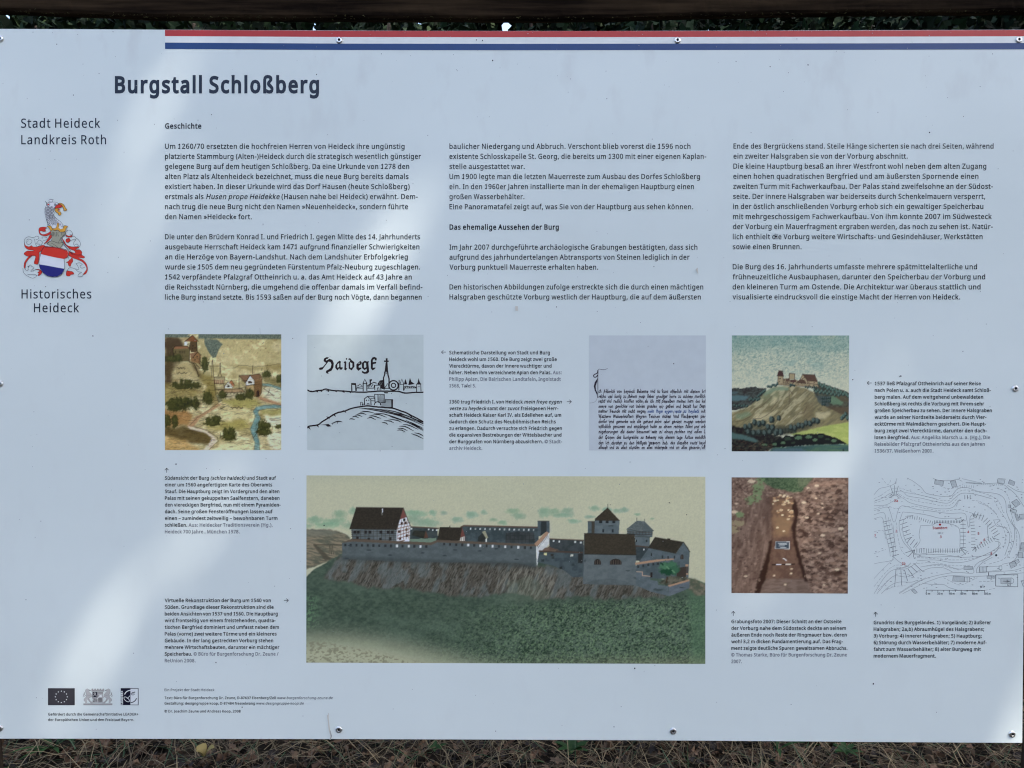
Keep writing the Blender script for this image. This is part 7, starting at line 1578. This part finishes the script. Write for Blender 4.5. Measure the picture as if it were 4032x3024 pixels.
# --- unseen trees added behind the camera, for soft reflections in the coated face
proto = None
for i, (x, y, s, rz) in enumerate([(-9.5, -10.5, 1.05, 0.0), (-4.2, -13.5, 1.0, 1.3), (3.2, -14.0, 1.15, 2.2), (9.5, -11.0, 1.1, 4.0)]):
    lab = ['spreading tree across the clearing, leftmost of four', 'spreading tree across the clearing, second from the left', 'spreading tree across the clearing, third from the left', 'spreading tree across the clearing, rightmost of four'][i]
    if proto is None:
        t = tree_thing('clearing_tree', (0, 0, 0), lab, 'tree', 'trees across the clearing')
        v, f = tube([(0, 0, -0.1), (0.1, 0, 1.6), (0, 0.15, 3.2), (0.15, 0, 5.0)], [0.32, 0.25, 0.18, 0.08], 9)
        link('trunk', mesh('trunk', v, f, [BARK], None, True), t)
        rng = np.random.RandomState(60)
        leafmesh('crown', rng, crown(7000, (0, 0, 4.6), (2.7, 2.5, 2.5), 0.2, rng), 0.3, OAK, t, 'oval', False)
        proto = t
    else:
        t = proto.copy(); COL.objects.link(t); t['label'] = lab
        for ch in list(proto.children):
            c_ = ch.copy(); COL.objects.link(c_); c_.parent = t
    t.location = (x, y, 0); t.scale = (s, s, s); t.rotation_euler = (0, 0, rz)

# --- the wood that closes the clearing on every side, too far off to tell its trees apart
rng = np.random.RandomState(77)
n = 26000
an = rng.uniform(0, 2 * math.pi, n); rr = rng.uniform(30, 38, n) + 2.5 * np.sin(an * 9)
hh = (5.2 + 1.1 * np.sin(an * 13 + 1) + 0.8 * np.sin(an * 29)) * rng.uniform(0, 1, n) ** 0.8
o = leafmesh('far_woodland', rng, np.stack([rr * np.cos(an), rr * np.sin(an), hh], 1), 1.1, BACK, None, 'oval', False, in_view_gap)
tag(o, 'dark wood edge closing the clearing far off all round', 'woodland')

# ------------------------------------------------------------------ ground
SOIL, _n, _b = new_mat('leaf_mould', (0.07, 0.05, 0.035), 1.0, 0, 0.1)
noise_col(SOIL, _n, _b, (0.010, 0.008, 0.006), (0.045, 0.034, 0.022), 22, (1, 1, 1), 0.35, 0.7, 10, 1.0, 0.03)
gx = np.concatenate([np.linspace(-120, -7, 10), np.linspace(-6, 6, 61), np.linspace(7, 120, 10)])
gy = np.concatenate([np.linspace(-120, -6, 10), np.linspace(-5, 7, 61), np.linspace(8, 120, 10)])
GX, GY = np.meshgrid(gx, gy)
def ground_z(x, y):
    return 0.035 * (fbm(x / 0.9, y / 0.9, 3, 3) - 0.5) * 2 * np.clip(2.0 - np.hypot(x, y) / 6.0, 0, 1)
GZ = ground_z(GX, GY)
idx = np.arange(GX.size).reshape(GX.shape)
f = np.stack([idx[:-1, :-1].ravel(), idx[:-1, 1:].ravel(), idx[1:, 1:].ravel(), idx[1:, :-1].ravel()], 1)
g = link('ground', rawmesh('ground', np.stack([GX.ravel(), GY.ravel(), GZ.ravel()], 1), f, [SOIL], None, True)); g['kind'] = 'structure'

STRAW = [new_mat('straw_pale', (0.20, 0.152, 0.078), 0.8)[0], new_mat('straw_brown', (0.085, 0.060, 0.032), 0.85)[0], new_mat('straw_grey', (0.105, 0.078, 0.038), 0.85)[0], new_mat('grass_green', (0.025, 0.06, 0.016), 0.6)[0]]
def blades(name, n, xr, yr, lr, wr, lie, mats, probs, label, cat=None, seed=1, zoff=0.0):
    r = np.random.RandomState(seed)
    x = r.uniform(*xr, n) + r.normal(0, 0.35, n); y = r.uniform(*yr, n) + r.normal(0, 0.3, n) * (r.rand(n) < 0.6); z = ground_z(x, y)
    cl = fbm(x / 0.35, y / 0.35, 8, 2)
    az = r.uniform(0, 2 * math.pi, n); el = np.clip(r.normal(lie, 0.35, n), 0.02, 1.45)
    L = r.uniform(*lr, n) * (0.6 + cl * 0.8); w = r.uniform(*wr, n)
    d0 = np.stack([np.cos(az) * np.cos(el), np.sin(az) * np.cos(el), np.sin(el)], 1)
    side = np.stack([-np.sin(az), np.cos(az), np.zeros(n)], 1)
    bend = r.uniform(0.1, 0.6, n); sb = r.uniform(-0.3, 0.3, n)
    p0 = np.stack([x, y, z + zoff + r.uniform(0, 0.03, n)], 1)
    V = []
    for k, t in enumerate((0, 0.35, 0.7, 1.0)):
        c = p0 + d0 * (L * t)[:, None] + side * (sb * L * t * t)[:, None]
        c[:, 2] -= bend * L * t * t
        c[:, 2] = np.maximum(c[:, 2], z + 0.004)
        ww = w * (1 - 0.85 * t * t)
        if k < 3: V += [c + side * (ww / 2)[:, None], c - side * (ww / 2)[:, None]]
        else: V += [c]
    V = np.stack(V, 1)
    tri = np.array([(0, 1, 3), (0, 3, 2), (2, 3, 5), (2, 5, 4), (4, 5, 6)])
    F = (tri[None] + (np.arange(n) * 7)[:, None, None]).reshape(-1, 3)
    mi = np.repeat(r.choice(len(mats), n, p=probs), 5)
    o = link(name, rawmesh(name, V.reshape(-1, 3), F, mats, mi)); o['kind'] = 'stuff'; o['label'] = label
    if cat: o['category'] = cat
    return o
blades('dry_grass', 19000, (-2.6, 2.6), (0.45, 2.6), (0.07, 0.30), (0.0009, 0.0036), 0.35, STRAW, [0.30, 0.34, 0.26, 0.10], 'dry straw-coloured grass stalks lying tangled below the board', 'grass', 1, 0.012)
blades('short_grass', 16000, (-5.5, 5.5), (-4.5, 6.5), (0.05, 0.16), (0.003, 0.006), 0.7, STRAW, [0.15, 0.25, 0.20, 0.40], 'thin short grass scattered over the clearing', 'grass', 2)
LIT = [new_mat('litter_brown', (0.085, 0.045, 0.022), 0.85)[0], new_mat('litter_tan', (0.14, 0.085, 0.046), 0.85)[0], new_mat('litter_dark', (0.022, 0.015, 0.010), 0.9)[0]]
rng = np.random.RandomState(9)
def litter(n, xr, yr, size, seed, label):
    r = np.random.RandomState(seed)
    # lobed oak leaf outline
    a = np.linspace(0, 2 * math.pi, 13)[:-1]
    rad = 0.5 * (0.72 + 0.28 * np.cos(5 * a + 0.4))
    base = np.stack([rad * np.cos(a) * 0.62, rad * np.sin(a) * 1.15, 0.10 * np.cos(2 * a) + 0.05 * np.sin(3 * a)], 1)
    base = np.vstack([[0, 0, -0.03], base])
    tri = np.array([(0, 1 + k, 1 + (k + 1) % 12) for k in range(12)])
    x = r.uniform(*xr, n) + r.normal(0, 0.4, n); y = r.uniform(*yr, n) + r.normal(0, 0.35, n) * (r.rand(n) < 0.6); z = ground_z(x, y) + r.uniform(0.004, 0.035, n)
    az = r.uniform(0, 6.28, n); tl = r.normal(0, 0.4, (n, 2)); s = size * r.uniform(0.6, 1.3, n)
    nrm = np.stack([tl[:, 0], tl[:, 1], np.ones(n)], 1); nrm /= np.linalg.norm(nrm, axis=1)[:, None]
    t = np.stack([np.cos(az), np.sin(az), np.zeros(n)], 1); t -= (t * nrm).sum(1)[:, None] * nrm; t /= np.linalg.norm(t, axis=1)[:, None]
    b = np.cross(nrm, t); curl = r.uniform(0.4, 2.2, n)
    V = np.stack([x, y, z], 1)[:, None] + s[:, None, None] * (base[None, :, 0:1] * t[:, None] + base[None, :, 1:2] * b[:, None] + base[None, :, 2:3] * curl[:, None, None] * nrm[:, None])
    F = (tri[None] + (np.arange(n) * 13)[:, None, None]).reshape(-1, 3)
    o = link('leaf_litter', rawmesh('leaf_litter', V.reshape(-1, 3), F, LIT, np.repeat(r.choice(3, n, p=[0.4, 0.22, 0.38]), 12)))
    o['kind'] = 'stuff'; o['label'] = label; o['category'] = 'leaves'
litter(13000, (-2.8, 2.8), (0.4, 2.8), 0.05, 3, 'brown fallen oak leaves lying between the dry grass')
# a few broad-leaved weeds and one yellowed leaf
GREEN = leaf_mat('weed_leaf', (0.016, 0.04, 0.012), (0.035, 0.08, 0.022)); YEL = leaf_mat('yellow_leaf', (0.22, 0.17, 0.06), (0.34, 0.27, 0.10))
def floor_at(px, py):
    o_ = CAMP; d_ = np.array(P(px, py)) - o_; t = -(o_[2] - 0.02) / d_[2]
    return o_ + d_ * t
def weed(px, py, label, nl, ll, wl, up, seed, m=GREEN, name='weed_plant'):
    c = floor_at(px, py); r = random.Random(seed)
    t = bpy.data.objects.new(name, None); COL.objects.link(t); t.location = c
    tag(t, label, 'plant' if name == 'weed_plant' else 'leaf')
    for i in range(nl):
        az = 2 * math.pi * i / nl + r.uniform(-0.5, 0.5); L = ll * r.uniform(0.7, 1.2); el = up * r.uniform(0.6, 1.3)
        v = []; f = []
        dirv = np.array([math.cos(az), math.sin(az), 0]); sd = np.array([-math.sin(az), math.cos(az), 0])
        for k in range(6):
            s_ = k / 5; wdt = wl * math.sin(math.pi * min(0.98, 0.06 + s_ * 0.94)) ** 0.8 * 0.5
            p_ = dirv * L * s_ * math.cos(el) + np.array([0, 0, 0.01 + L * (math.sin(el) * s_ - 0.5 * math.sin(el) * s_ * s_)])
            v += [p_ + sd * wdt + np.array([0, 0, wdt * 0.4]), p_, p_ - sd * wdt + np.array([0, 0, wdt * 0.4])]
        for k in range(5):
            a = 3 * k; f += [(a, a + 1, a + 4, a + 3), (a + 1, a + 2, a + 5, a + 4)]
        link('leaf', mesh('leaf', v, f, [m], None, True), t)
weed(210, 2958, 'green weed with long narrow leaves at the lower left of the verge', 11, 0.13, 0.014, 0.7, 1)
weed(2250, 2965, 'small green weed below the board between its two middle lower screws', 13, 0.06, 0.020, 0.6, 2)
weed(1715, 2962, 'tiny green seedling in the dry grass just left of the middle', 7, 0.04, 0.014, 0.6, 6)
weed(3330, 2975, 'low dark green weed among fallen leaves towards the right', 11, 0.05, 0.018, 0.5, 3)
weed(3060, 2968, 'long green grass-like weed standing right of the middle', 4, 0.16, 0.014, 0.9, 4)
weed(805, 2990, 'pale yellow curled leaf lying in the straw below the logos', 3, 0.06, 0.035, 0.9, 5, YEL, 'fallen_leaf')
